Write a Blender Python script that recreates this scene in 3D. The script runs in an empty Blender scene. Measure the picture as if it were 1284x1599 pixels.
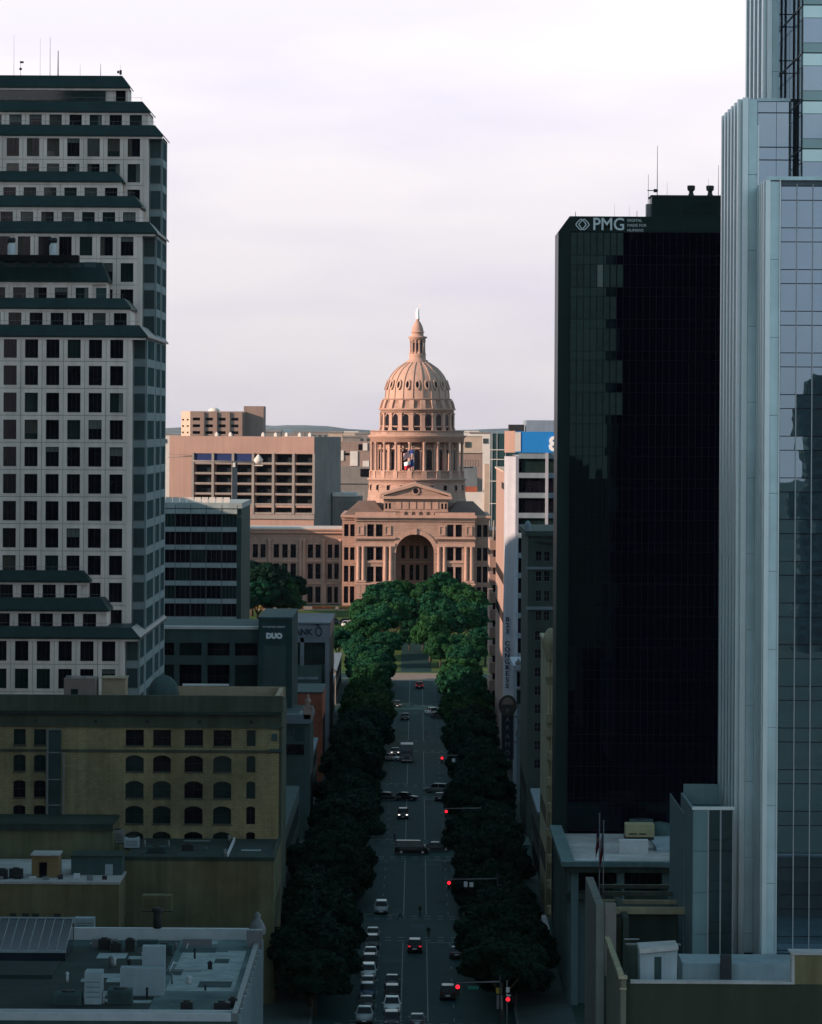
import bpy, math, random
import numpy as np
from mathutils import Vector, Matrix, noise as mnoise

random.seed(7)
R = math.radians
sc = bpy.context.scene
col = sc.collection

# ---------------------------------------------------------------- camera, sky, sun, exposure
F = 7000.0                       # focal length in pixels of the 1284 px wide photograph
CAMZ = 70.0                      # metres above the avenue at 5th street
cam_d = bpy.data.cameras.new('camera')
cam_d.sensor_fit = 'HORIZONTAL'; cam_d.sensor_width = 36.0
cam_d.lens = F / 1284 * 36.0
cam_d.shift_x = -10.0 / 1284
cam_d.shift_y = -131.5 / 1284
cam_d.clip_start = 1.0; cam_d.clip_end = 60000
cam = bpy.data.objects.new('camera', cam_d); col.objects.link(cam)
cam.location = (0, 0, CAMZ); cam.rotation_euler = (R(90), R(-0.33), 0)
sc.camera = cam

SUN_EL, SUN_AZ = 17.0, 247.5     # west, a little south
world = bpy.data.worlds.new('World'); sc.world = world; world.use_nodes = True
wn, wl = world.node_tree.nodes, world.node_tree.links
wn.clear()
w_out = wn.new('ShaderNodeOutputWorld'); w_bg = wn.new('ShaderNodeBackground')
w_bg.inputs['Strength'].default_value = 0.064
sky = wn.new('ShaderNodeTexSky'); sky.sky_type = 'NISHITA'; sky.sun_disc = False
sky.sun_elevation = R(SUN_EL); sky.sun_rotation = R(SUN_AZ)
sky.air_density = 1.0; sky.dust_density = 2.0; sky.ozone_density = 2.0
w_tc = wn.new('ShaderNodeTexCoord')
w_map = wn.new('ShaderNodeMapping'); w_map.inputs['Scale'].default_value = (7, 7, 30)
wl.new(w_tc.outputs['Generated'], w_map.inputs['Vector'])
w_ns = wn.new('ShaderNodeTexNoise'); w_ns.inputs['Scale'].default_value = 1.6
w_ns.inputs['Detail'].default_value = 5; w_ns.inputs['Roughness'].default_value = 0.45
wl.new(w_map.outputs['Vector'], w_ns.inputs['Vector'])
w_cr = wn.new('ShaderNodeValToRGB')
w_cr.color_ramp.elements[0].position = 0.40; w_cr.color_ramp.elements[0].color = (6.6, 6.3, 7.15, 1)
w_cr.color_ramp.elements[1].position = 0.60; w_cr.color_ramp.elements[1].color = (7.45, 7.05, 7.35, 1)
wl.new(w_ns.outputs['Fac'], w_cr.inputs['Fac'])
w_sep = wn.new('ShaderNodeSeparateXYZ'); wl.new(w_tc.outputs['Generated'], w_sep.inputs[0])
# haze veil: thick along the horizon, thinner overhead, the same all round
w_hz = wn.new('ShaderNodeMapRange'); w_hz.inputs['From Min'].default_value = 0.0; w_hz.inputs['From Max'].default_value = 0.17
w_hz.inputs['To Min'].default_value = 1.02; w_hz.inputs['To Max'].default_value = 1.95
wl.new(w_sep.outputs['Z'], w_hz.inputs['Value'])
w_cl = wn.new('ShaderNodeVectorMath'); w_cl.operation = 'SCALE'
wl.new(w_cr.outputs['Color'], w_cl.inputs[0]); wl.new(w_hz.outputs['Result'], w_cl.inputs['Scale'])
w_vf = wn.new('ShaderNodeMapRange'); w_vf.inputs['From Min'].default_value = 0.06; w_vf.inputs['From Max'].default_value = 0.55
w_vf.inputs['To Min'].default_value = 0.97; w_vf.inputs['To Max'].default_value = 0.22
w_vf.interpolation_type = 'SMOOTHSTEP'
wl.new(w_sep.outputs['Z'], w_vf.inputs['Value'])
w_mix = wn.new('ShaderNodeMix'); w_mix.data_type = 'RGBA'
wl.new(w_vf.outputs['Result'], w_mix.inputs['Factor'])
# away from the horizon the thin veil takes the cool tone of the clear sky behind it
w_cool = wn.new('ShaderNodeMapRange'); w_cool.inputs['From Min'].default_value = 0.08; w_cool.inputs['From Max'].default_value = 0.28; w_cool.interpolation_type = 'SMOOTHSTEP'
wl.new(w_sep.outputs['Z'], w_cool.inputs['Value'])
w_cm = wn.new('ShaderNodeMix'); w_cm.data_type = 'RGBA'; w_cm.blend_type = 'MULTIPLY'; w_cm.inputs['B'].default_value = (0.52, 0.96, 1.0, 1)
wl.new(w_cool.outputs['Result'], w_cm.inputs['Factor']); wl.new(w_cl.outputs['Vector'], w_cm.inputs['A'])
wl.new(sky.outputs['Color'], w_mix.inputs['A']); wl.new(w_cm.outputs['Result'], w_mix.inputs['B'])
wl.new(w_mix.outputs['Result'], w_bg.inputs['Color']); wl.new(w_bg.outputs['Background'], w_out.inputs['Surface'])

sun_d = bpy.data.lights.new('sun', 'SUN'); sun_d.energy = 5.0; sun_d.angle = R(0.6); sun_d.color = (1.0, 0.70, 0.52)
sun = bpy.data.objects.new('sun', sun_d); col.objects.link(sun)
_sd = Vector((math.sin(R(SUN_AZ)) * math.cos(R(SUN_EL)), math.cos(R(SUN_AZ)) * math.cos(R(SUN_EL)), math.sin(R(SUN_EL))))
sun.rotation_euler = _sd.to_track_quat('Z', 'Y').to_euler(); sun.location = (-300, 200, 300)

sc.view_settings.view_transform = 'Standard'; sc.view_settings.look = 'None'
sc.view_settings.exposure = 0.65; sc.view_settings.gamma = 1.0
sc.render.engine = 'CYCLES'
cy = sc.cycles
cy.use_denoising = True
cy.max_bounces = 5; cy.diffuse_bounces = 2; cy.glossy_bounces = 3; cy.transmission_bounces = 2
cy.volume_bounces = 0; cy.caustics_reflective = False; cy.caustics_refractive = False
cy.sample_clamp_indirect = 4.0

# ---------------------------------------------------------------- helpers
def X(px, D): return (px - 652.0) * D / F          # metres east of the avenue's axis at distance D
def Z(py, D): return CAMZ + (668.0 - py) * D / F   # height at distance D
_prof = [(-6000, 0.0), (300, -1.0), (511, 0.0), (619, 0.9), (727, 1.5), (835, 2.2), (943, 3.0), (1051, 4.0), (1150, 5.3), (1178, 5.7),
         (1260, 9.5), (1350, 14.6), (1372, 15.1), (1500, 16), (1800, 10), (4000, 5), (20000, 5)]
def gz(y): return float(np.interp(y, [p[0] for p in _prof], [p[1] for p in _prof]))

WL = {}
def reg(o, loc): WL[o.name] = Vector(loc)
def ob(name, me, parent=None, loc=(0, 0, 0), rz=0.0, scale=None):
    o = bpy.data.objects.new(name, me); col.objects.link(o)
    loc = Vector(loc)
    if parent is not None:
        o.parent = parent; o.location = loc - WL.get(parent.name, Vector((0, 0, 0)))
    else:
        o.location = loc
    if rz: o.rotation_euler = (0, 0, rz)
    if scale is not None: o.scale = (scale,) * 3 if not isinstance(scale, (tuple, list)) else scale
    WL[o.name] = loc
    return o
def tag(o, label=None, cat=None, group=None, kind=None):
    if label: o['label'] = label
    if cat: o['category'] = cat
    if group: o['group'] = group
    if kind: o['kind'] = kind
    return o
def thing(name, label, cat, loc=(0, 0, 0), group=None):
    o = bpy.data.objects.new(name, None); col.objects.link(o); o.location = loc
    o.empty_display_size = 0.5
    WL[o.name] = Vector(loc)
    return tag(o, label, cat, group)
def copy_tree(o, parent=None):
    c = o.copy(); col.objects.link(c); c.parent = parent
    for ch in KIDS.get(o.name, []): KIDS.setdefault(c.name, []).append(copy_tree(ch, c))
    return c
KIDS = {}

class MB:
    """collects shapes into one mesh; tf maps (u, depth, z) to the world"""
    def __init__(s, tf=None): s.v = []; s.f = []; s.m = []; s.s = []; s.tf = tf
    def add(s, vs, fs, mi=0, sm=False):
        b = len(s.v)
        s.v.extend([s.tf(*p) for p in vs] if s.tf else [tuple(p) for p in vs])
        for f in fs: s.f.append(tuple(i + b for i in f)); s.m.append(mi); s.s.append(sm)
        return s
    def box(s, x0, x1, y0, y1, z0, z1, mi=0):
        return s.add([(x0, y0, z0), (x1, y0, z0), (x1, y1, z0), (x0, y1, z0), (x0, y0, z1), (x1, y0, z1), (x1, y1, z1), (x0, y1, z1)],
                     [(0, 3, 2, 1), (4, 5, 6, 7), (0, 1, 5, 4), (1, 2, 6, 5), (2, 3, 7, 6), (3, 0, 4, 7)], mi)
    def quad(s, a, b, c, d, mi=0): return s.add([a, b, c, d], [(0, 1, 2, 3)], mi)
    def prism(s, poly, z0, z1, mi=0, top=True):            # poly in x,y
        n = len(poly)
        vs = [(p[0], p[1], z0) for p in poly] + [(p[0], p[1], z1) for p in poly]
        fs = [(i, (i + 1) % n, n + (i + 1) % n, n + i) for i in range(n)]
        if top: fs += [tuple(range(n, 2 * n)), tuple(reversed(range(n)))]
        return s.add(vs, fs, mi)
    def vprism(s, poly, y0, y1, mi=0):                     # poly in u,z swept along depth
        n = len(poly)
        vs = [(p[0], y0, p[1]) for p in poly] + [(p[0], y1, p[1]) for p in poly]
        return s.add(vs, [(i, (i + 1) % n, n + (i + 1) % n, n + i) for i in range(n)] + [tuple(range(n)), tuple(reversed(range(n, 2 * n)))], mi)
    def tube(s, p0, p1, r0, r1=None, n=8, mi=0, caps=True, sm=True):
        r1 = r0 if r1 is None else r1
        p0, p1 = Vector(p0), Vector(p1); d = (p1 - p0).normalized()
        a = d.orthogonal().normalized(); b = d.cross(a)
        vs = []
        for p, r in ((p0, r0), (p1, r1)):
            for i in range(n):
                t = 2 * math.pi * i / n
                vs.append(tuple(p + a * (r * math.cos(t)) + b * (r * math.sin(t))))
        s.add(vs, [(i, (i + 1) % n, n + (i + 1) % n, n + i) for i in range(n)], mi, sm)
        if caps:
            bse = len(s.v) - 2 * n
            s.f.append(tuple(bse + i for i in reversed(range(n)))); s.m.append(mi); s.s.append(False)
            s.f.append(tuple(bse + n + i for i in range(n))); s.m.append(mi); s.s.append(False)
        return s
    def lathe(s, prof, n=40, cx=0, cy=0, mi=0, sm=True, cap=True):
        vs = []
        for r, z in prof:
            for i in range(n):
                t = 2 * math.pi * i / n
                vs.append((cx + r * math.cos(t), cy + r * math.sin(t), z))
        fs = []
        for k in range(len(prof) - 1):
            for i in range(n):
                j = (i + 1) % n
                fs.append((k * n + i, k * n + j, (k + 1) * n + j, (k + 1) * n + i))
        s.add(vs, fs, mi, sm)
        if cap:
            b = len(s.v) - len(prof) * n
            s.f.append(tuple(b + (len(prof) - 1) * n + i for i in range(n))); s.m.append(mi); s.s.append(False)
        return s
    def mesh(s, name, mats):
        me = bpy.data.meshes.new(name); me.from_pydata(s.v, [], s.f)
        for m in (mats if isinstance(mats, (list, tuple)) else [mats]): me.materials.append(m)
        me.polygons.foreach_set('material_index', s.m); me.polygons.foreach_set('use_smooth', s.s)
        me.update(); return me
    def build(s, name, mats, parent=None, loc=(0, 0, 0), rz=0.0):
        """vertices are world coordinates when loc is left at 0: the object is moved to its base so it has a sensible origin"""
        return ob(name, s.mesh(name, mats), parent, loc, rz)

def face_s(D): return lambda u, d, z: (u, D + d, z)          # wall that looks south, to the camera
def face_w(Xw): return lambda u, d, z: (Xw + d, u, z)        # wall that looks west (east side of the avenue)
def face_e(Xe): return lambda u, d, z: (Xe - d, u, z)        # wall that looks east (west side of the avenue)
def rot_of(kind): return {'s': 0.0, 'w': R(-90), 'e': R(90)}[kind]

def wall_grid(mb, u0, u1, z0, z1, opens, depth, mi=0, arch=0.0):
    us = sorted({u0, u1, *[v for o in opens for v in o[:2] if u0 < v < u1]})
    zs = sorted({z0, z1, *[v for o in opens for v in o[2:4] if z0 < v < z1]})
    for i in range(len(us) - 1):
        for k in range(len(zs) - 1):
            cu, cz = (us[i] + us[i + 1]) / 2, (zs[k] + zs[k + 1]) / 2
            if any(o[0] < cu < o[1] and o[2] < cz < o[3] for o in opens): continue
            mb.quad((us[i], 0, zs[k]), (us[i + 1], 0, zs[k]), (us[i + 1], 0, zs[k + 1]), (us[i], 0, zs[k + 1]), mi)
    for o in opens:
        a, b, c, d = o[:4]
        mb.quad((a, 0, c), (a, depth, c), (a, depth, d), (a, 0, d), mi); mb.quad((b, 0, c), (b, 0, d), (b, depth, d), (b, depth, c), mi)
        mb.quad((a, 0, d), (a, depth, d), (b, depth, d), (b, 0, d), mi); mb.quad((a, 0, c), (b, 0, c), (b, depth, c), (a, depth, c), mi)
        rise = o[4] if len(o) > 4 else arch
        if rise:
            cu, hw = (a + b) / 2, (b - a) / 2
            pts = [(cu + hw * math.sin(t) / math.sin(1.0) * 1.0, d - rise * (1 - math.cos(t)) / (1 - math.cos(1.0))) for t in np.linspace(-1.0, 1.0, 9)]
            for p, q in zip(pts[:-1], pts[1:]):
                mb.quad((p[0], 0.002, p[1]), (q[0], 0.002, q[1]), (q[0], 0.002, d), (p[0], 0.002, d), mi)
                mb.quad((p[0], 0.002, p[1]), (p[0], depth, p[1]), (q[0], depth, q[1]), (q[0], 0.002, q[1]), mi)
    return mb

_win = {}
def win_mesh(w, h, frame, glass, nv=1, nh=0, fr=0.07, name='window'):
    k = (round(w, 2), round(h, 2), frame.name, glass.name, nv, nh, fr)
    if k in _win: return _win[k]
    mb = MB(); hw = w / 2
    mb.quad((-hw, 0.06, 0), (hw, 0.06, 0), (hw, 0.06, h), (-hw, 0.06, h), 1)
    mb.box(-hw, hw, 0.0, 0.055, 0, fr, 0); mb.box(-hw, hw, 0.0, 0.055, h - fr, h, 0)
    mb.box(-hw, -hw + fr, 0.0, 0.055, fr, h - fr, 0); mb.box(hw - fr, hw, 0.0, 0.055, fr, h - fr, 0)
    for i in range(nv):
        u = -hw + w * (i + 1) / (nv + 1); mb.box(u - fr * .4, u + fr * .4, 0.005, 0.05, fr, h - fr, 0)
    for i in range(nh):
        z = h * (i + 1) / (nh + 1); mb.box(-hw + fr, hw - fr, 0.008, 0.045, z - fr * .4, z + fr * .4, 0)
    _win[k] = mb.mesh(name, [frame, glass]); return _win[k]
def put_win(parent, kind, plane, u, z, w, h, frame, glass, inset=0.25, nv=1, nh=0, fr=0.07, name='window'):
    me = win_mesh(w, h, frame, glass, nv, nh, fr, name)
    loc = {'s': (u, plane + inset, z), 'w': (plane + inset, u, z), 'e': (plane - inset, u, z)}[kind]
    return ob(name, me, parent, loc, rot_of(kind))
def facade(parent, kind, plane, u0, u1, z0, z1, opens, wall_mat, frame, glass, depth=0.3, nv=1, nh=0, fr=0.07, arch=0.0, name='wall', core=None, win='window'):
    """a wall with real openings; every opening gets a window of its own.  opens: (u0,u1,z0,z1[,rise][,glass])"""
    tf = {'s': face_s, 'w': face_w, 'e': face_e}[kind](plane)
    mb = MB(tf); wall_grid(mb, u0, u1, z0, z1, opens, depth, 0, arch)
    w = mb.build(name, [wall_mat], parent)
    for i, o in enumerate(opens):
        g = glass[(i * 7 + int(o[0] * 3)) % len(glass)] if isinstance(glass, list) else glass
        put_win(parent, kind, plane, (o[0] + o[1]) / 2, o[2], o[1] - o[0], o[3] - o[2], frame, g, depth - 0.07, nv, nh, fr, win)
    return w
def body(parent, x0, x1, y0, y1, z0, z1, mat, name='body', skip=()):
    mb = MB(); mb.box(x0, x1, y0, y1, z0, z1); return mb.build(name, [mat], parent)

def text_mesh(s, size, mat, depth=0.05, align='CENTER', line=1.0, xs=1.0, bold=0.0):
    cu = bpy.data.curves.new('lettering', 'FONT'); cu.body = s; cu.size = size; cu.extrude = depth
    cu.align_x = align; cu.space_line = line; cu.offset = bold; cu.resolution_u = 3
    t = bpy.data.objects.new('lettering_tmp', cu); col.objects.link(t)
    dg = bpy.context.evaluated_depsgraph_get()
    me = bpy.data.meshes.new_from_object(t.evaluated_get(dg), depsgraph=dg)
    bpy.data.objects.remove(t); me.materials.clear(); me.materials.append(mat)
    n = len(me.vertices); co = np.zeros(n * 3); me.vertices.foreach_get('co', co); co = co.reshape(-1, 3)
    new = np.stack([co[:, 0] * xs, -co[:, 2], co[:, 1]], 1)      # stand upright, facing south
    me.vertices.foreach_set('co', new.ravel()); me.update(); me.name = 'lettering'
    return me

# ---------------------------------------------------------------- materials
def M(name, c, rough=0.8, var=0.18, scale=0.35, metal=0.0, streak=0.0, spec=0.12, bump=0.0, bscale=3.0, c2=None, fine=0.0):
    m = bpy.data.materials.new(name); m.use_nodes = True
    n, l = m.node_tree.nodes, m.node_tree.links
    b = n['Principled BSDF']; b.inputs['Roughness'].default_value = rough; b.inputs['Metallic'].default_value = metal
    b.inputs['Specular IOR Level'].default_value = spec
    g = n.new('ShaderNodeNewGeometry')
    t = n.new('ShaderNodeTexNoise'); t.inputs['Scale'].default_value = scale; t.inputs['Detail'].default_value = 5; t.inputs['Roughness'].default_value = 0.65
    l.new(g.outputs['Position'], t.inputs['Vector'])
    ra = n.new('ShaderNodeMapRange'); ra.inputs['From Min'].default_value = 0.28; ra.inputs['From Max'].default_value = 0.72
    ra.inputs['To Min'].default_value = 1 - var; ra.inputs['To Max'].default_value = 1 + var; l.new(t.outputs['Fac'], ra.inputs['Value'])
    val = ra.outputs['Result']
    def mul(a, bb):
        q = n.new('ShaderNodeMath'); q.operation = 'MULTIPLY'; l.new(a, q.inputs[0]); l.new(bb, q.inputs[1]); return q.outputs[0]
    if streak:
        mp = n.new('ShaderNodeMapping'); mp.inputs['Scale'].default_value = (1.1, 1.1, 0.06); l.new(g.outputs['Position'], mp.inputs['Vector'])
        t2 = n.new('ShaderNodeTexNoise'); t2.inputs['Scale'].default_value = 0.9; t2.inputs['Detail'].default_value = 4; l.new(mp.outputs['Vector'], t2.inputs['Vector'])
        r2 = n.new('ShaderNodeMapRange'); r2.inputs['From Min'].default_value = 0.3; r2.inputs['From Max'].default_value = 0.7
        r2.inputs['To Min'].default_value = 1 - streak; r2.inputs['To Max'].default_value = 1 + streak * 0.5; l.new(t2.outputs['Fac'], r2.inputs['Value'])
        val = mul(val, r2.outputs['Result'])
    if fine:
        t3 = n.new('ShaderNodeTexNoise'); t3.inputs['Scale'].default_value = scale * 9; t3.inputs['Detail'].default_value = 3; l.new(g.outputs['Position'], t3.inputs['Vector'])
        r3 = n.new('ShaderNodeMapRange'); r3.inputs['From Min'].default_value = 0.3; r3.inputs['From Max'].default_value = 0.7
        r3.inputs['To Min'].default_value = 1 - fine; r3.inputs['To Max'].default_value = 1 + fine; l.new(t3.outputs['Fac'], r3.inputs['Value'])
        val = mul(val, r3.outputs['Result'])
    vm = n.new('ShaderNodeVectorMath'); vm.operation = 'SCALE'
    if c2:
        mx = n.new('ShaderNodeMix'); mx.data_type = 'RGBA'; mx.inputs['A'].default_value = (*c, 1); mx.inputs['B'].default_value = (*c2, 1)
        t4 = n.new('ShaderNodeTexNoise'); t4.inputs['Scale'].default_value = scale * 0.37; t4.inputs['Detail'].default_value = 4; l.new(g.outputs['Position'], t4.inputs['Vector'])
        r4 = n.new('ShaderNodeMapRange'); r4.inputs['From Min'].default_value = 0.4; r4.inputs['From Max'].default_value = 0.6; l.new(t4.outputs['Fac'], r4.inputs['Value'])
        l.new(r4.outputs['Result'], mx.inputs['Factor']); l.new(mx.outputs['Result'], vm.inputs[0])
    else: vm.inputs[0].default_value = c
    l.new(val, vm.inputs['Scale']); l.new(vm.outputs['Vector'], b.inputs['Base Color'])
    if bump:
        bt = n.new('ShaderNodeTexNoise'); bt.inputs['Scale'].default_value = bscale; bt.inputs['Detail'].default_value = 2; l.new(g.outputs['Position'], bt.inputs['Vector'])
        bp = n.new('ShaderNodeBump'); bp.inputs['Strength'].default_value = bump; bp.inputs['Distance'].default_value = 0.05
        l.new(bt.outputs['Fac'], bp.inputs['Height']); l.new(bp.outputs['Normal'], b.inputs['Normal'])
    return m
def ME(name, c, strength):
    m = bpy.data.materials.new(name); m.use_nodes = True; b = m.node_tree.nodes['Principled BSDF']
    b.inputs['Base Color'].default_value = (*[x * .4 for x in c], 1); b.inputs['Emission Color'].default_value = (*c, 1); b.inputs['Emission Strength'].default_value = strength
    return m
def Mleaf(name, c, c2):
    m = bpy.data.materials.new(name); m.use_nodes = True; n, l = m.node_tree.nodes, m.node_tree.links
    b = n['Principled BSDF']; b.inputs['Roughness'].default_value = 0.65; b.inputs['Specular IOR Level'].default_value = 0.04
    g = n.new('ShaderNodeNewGeometry'); oi = n.new('ShaderNodeObjectInfo')
    t = n.new('ShaderNodeTexNoise'); t.inputs['Scale'].default_value = 0.55; t.inputs['Detail'].default_value = 4; l.new(g.outputs['Position'], t.inputs['Vector'])
    ad = n.new('ShaderNodeMath'); ad.operation = 'MULTIPLY_ADD'; l.new(oi.outputs['Random'], ad.inputs[0]); ad.inputs[1].default_value = 0.5; l.new(t.outputs['Fac'], ad.inputs[2])
    ad2 = n.new('ShaderNodeMath'); ad2.operation = 'MULTIPLY_ADD'; l.new(g.outputs['Random Per Island'], ad2.inputs[0]); ad2.inputs[1].default_value = 0.35; l.new(ad.outputs[0], ad2.inputs[2])
    r = n.new('ShaderNodeMapRange'); r.inputs['From Min'].default_value = 0.45; r.inputs['From Max'].default_value = 1.15; l.new(ad2.outputs[0], r.inputs['Value'])
    mx = n.new('ShaderNodeMix'); mx.data_type = 'RGBA'; mx.inputs['A'].default_value = (*c, 1); mx.inputs['B'].default_value = (*c2, 1)
    l.new(r.outputs['Result'], mx.inputs['Factor']); l.new(mx.outputs['Result'], b.inputs['Base Color'])
    return m

asphalt = M('asphalt', (0.007, 0.034, 0.036), 0.85, 0.22, 0.25, fine=0.15)
asphalt2 = M('asphalt_crossing', (0.010, 0.036, 0.037), 0.85, 0.2, 0.3, fine=0.15)
concrete = M('sidewalk_concrete', (0.05, 0.07, 0.07), 0.9, 0.2, 0.4, fine=0.12)
kerbm = M('kerb_concrete', (0.10, 0.12, 0.12), 0.9, 0.2, 0.6)
paint = M('road_paint', (0.10, 0.14, 0.14), 0.7, 0.35, 2.0)
paver = M('tan_pavers', (0.18, 0.15, 0.13), 0.9, 0.15, 0.5, fine=0.15)
grassm = M('lawn', (0.045, 0.095, 0.025), 0.95, 0.3, 0.12, c2=(0.05, 0.08, 0.025), fine=0.2)
landm = M('wooded_land', (0.018, 0.050, 0.046), 0.95, 0.45, 0.01, c2=(0.034, 0.066, 0.058), fine=0.3)
hillm = M('hazed_woods', (0.10, 0.15, 0.18), 0.95, 0.5, 0.004, c2=(0.17, 0.20, 0.22), fine=0.35)  # distance haze painted into the woods as a blue-grey colour
soil = M('dark_soil', (0.06, 0.05, 0.04), 0.95, 0.2, 0.5)

precast = M('pale_precast', (0.84, 0.69, 0.63), 0.82, 0.10, 0.22, streak=0.16)
precast_core = M('precast_core', (0.16, 0.15, 0.15), 0.85, 0.15, 0.3)
greenroof = M('dark_green_metal', (0.016, 0.036, 0.036), 0.45, 0.2, 0.3, streak=0.15)
winframe = M('dark_window_frame', (0.025, 0.027, 0.032), 0.45, 0.1, 1)
winframe_l = M('grey_window_frame', (0.11, 0.12, 0.125), 0.5, 0.1, 1)
glass_k = M('black_glass', (0.006, 0.006, 0.011), 0.06, 0.5, 0.15, spec=0.25)
glass_g = M('green_glass', (0.012, 0.026, 0.026), 0.06, 0.5, 0.2, spec=0.5)
glass_b = M('blinded_glass', (0.035, 0.05, 0.05), 0.15, 0.35, 0.3, spec=0.5)
glass_t = M('teal_glass', (0.02, 0.05, 0.054), 0.3, 0.35, 0.2, spec=0.2)
glass_dk = M('smoke_glass', (0.0018, 0.0012, 0.007), 0.012, 0.4, 0.3, spec=0.30, bump=0.01, bscale=0.35)
glass_m = M('mirror_glass', (0.20, 0.295, 0.365), 0.006, 0.06, 0.1, metal=0.86, bump=0.055, bscale=0.3)
glass_ms = M('mirror_spandrel', (0.26, 0.42, 0.44), 0.10, 0.06, 0.1, metal=1.0, bump=0.03, bscale=0.3)
glass_mc = M('mirror_corner', (0.18, 0.30, 0.32), 0.10, 0.1, 0.1, metal=0.45, bump=0.03, bscale=0.3)
alu = M('brushed_panels', (0.44, 0.60, 0.645), 0.38, 0.16, 0.2, metal=0.7, streak=0.12, spec=.4)
alu_l = M('bright_fins', (0.60, 0.72, 0.75), 0.3, 0.06, 0.4, metal=0.6)
alu_d = M('dark_grooves', (0.05, 0.055, 0.06), 0.5, 0.1, 0.4)
mullion = M('pale_mullion', (0.34, 0.36, 0.38), 0.4, 0.1, 0.5, metal=0.4)
mullion_d = M('dark_mullion', (0.006, 0.006, 0.013), 0.4, 0.1, 0.5)
pmg_clad = M('black_cladding', (0.007, 0.024, 0.025), 0.35, 0.2, 0.2)
brick_y = M('tan_brick', (0.36, 0.285, 0.15), 0.9, 0.22, 0.18, streak=0.22, fine=0.1, c2=(0.27, 0.24, 0.14))
trim_y = M('olive_stucco', (0.075, 0.088, 0.066), 0.9, 0.2, 0.25, streak=0.25)
tanstone = M('tan_coping', (0.33, 0.26, 0.18), 0.85, 0.2, 0.5)
olive = M('olive_wall', (0.165, 0.145, 0.08), 0.9, 0.25, 0.2, streak=0.25, c2=(0.125, 0.13, 0.08))
olive_d = M('dark_olive_wall', (0.040, 0.058, 0.050), 0.9, 0.25, 0.2, streak=0.25)
tealwall = M('teal_wall', (0.055, 0.10, 0.10), 0.85, 0.2, 0.25, streak=0.2)
roof_g = M('grey_roof', (0.16, 0.225, 0.235), 0.9, 0.35, 0.16, fine=0.12, c2=(0.09, 0.145, 0.15))
roof_w = M('white_roof', (0.44, 0.44, 0.44), 0.85, 0.22, 0.25, fine=0.1, c2=(0.36, 0.34, 0.34))
roof_d = M('dark_roof', (0.035, 0.050, 0.048), 0.9, 0.3, 0.2, fine=0.12)
white = M('white_paint', (0.55, 0.57, 0.6), 0.7, 0.12, 0.5)
bluewhite = M('blue_white_wall', (0.32, 0.39, 0.43), 0.8, 0.12, 0.4, streak=0.12)
duo_m = M('dark_teal_stucco', (0.030, 0.062, 0.062), 0.85, 0.18, 0.25, streak=0.15)
duo_w = M('teal_grey_stucco', (0.052, 0.085, 0.085), 0.85, 0.18, 0.25, streak=0.15)
bank_m = M('blue_grey_stone', (0.145, 0.175, 0.205), 0.8, 0.15, 0.3, streak=0.15)
redbrick = M('red_brick', (0.34, 0.105, 0.065), 0.9, 0.22, 0.3, fine=0.15, streak=0.15)
granite = M('sunset_red_granite', (0.345, 0.23, 0.19), 0.85, 0.14, 0.3, streak=0.10, fine=0.06)
granite_d = M('granite_trim', (0.39, 0.255, 0.21), 0.85, 0.12, 0.4, streak=0.08)
domem = M('dome_metal', (0.41, 0.275, 0.225), 0.6, 0.08, 0.3, streak=0.08)
cap_roof = M('copper_brown_roof', (0.15, 0.105, 0.09), 0.8, 0.2, 0.3, fine=0.1)
pinkcon = M('pink_concrete', (0.29, 0.20, 0.175), 0.88, 0.08, 0.08, streak=0.08)
greycon = M('grey_concrete', (0.20, 0.19, 0.185), 0.88, 0.12, 0.2, streak=0.12)
pinkcon2 = M('rose_concrete', (0.25, 0.19, 0.17), 0.88, 0.1, 0.2, streak=0.1)
cream = M('cream_wall', (0.42, 0.34, 0.28), 0.85, 0.1, 0.3, streak=0.1)
whitewall = M('white_wall', (0.55, 0.53, 0.51), 0.85, 0.1, 0.3)
stonebeige = M('beige_terracotta', (0.34, 0.30, 0.20), 0.85, 0.2, 0.4, streak=0.2)
hotelm = M('grey_brown_brick', (0.05, 0.068, 0.062), 0.88, 0.15, 0.3, streak=0.18)
c823 = M('white_concrete', (0.34, 0.36, 0.42), 0.85, 0.1, 0.3, streak=0.14)
c823d = M('blue_concrete', (0.19, 0.24, 0.28), 0.85, 0.12, 0.3, streak=0.15)
bluesign = M('blue_sign', (0.02, 0.20, 0.55), 0.5, 0.1, 0.1)
signwhite = M('white_letters', (0.75, 0.78, 0.80), 0.5, 0.03, 1)
signdark = M('dark_letters', (0.02, 0.025, 0.045), 0.5, 0.1, 1)
pmgletter = M('silver_letters', (0.62, 0.68, 0.70), 0.45, 0.03, 1)
steel = M('grey_steel', (0.20, 0.21, 0.22), 0.5, 0.15, 1, metal=0.3)
darksteel = M('dark_steel', (0.03, 0.033, 0.036), 0.5, 0.15, 1)
bark = M('bark', (0.06, 0.05, 0.04), 0.95, 0.3, 1.5, bump=0.4)
leaf_n = Mleaf('oak_leaves', (0.003, 0.014, 0.012), (0.007, 0.027, 0.017))
leaf_p = Mleaf('park_leaves', (0.004, 0.031, 0.021), (0.011, 0.060, 0.030))
leaf_q = Mleaf('warm_park_leaves', (0.006, 0.035, 0.018), (0.018, 0.068, 0.024))
tan_unit = M('tan_unit', (0.36, 0.33, 0.20), 0.6, 0.15, 0.6)
rubber = M('tyre_rubber', (0.02, 0.02, 0.02), 0.9, 0.1, 2)
glass_car = M('car_glass', (0.008, 0.012, 0.014), 0.08, 0.1, 1, spec=0.22)
chrome = M('chrome', (0.5, 0.52, 0.54), 0.25, 0.05, 1, metal=0.9)
lamp_w = ME('headlight_lit', (1.0, 0.93, 0.85), 1.3)
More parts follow.
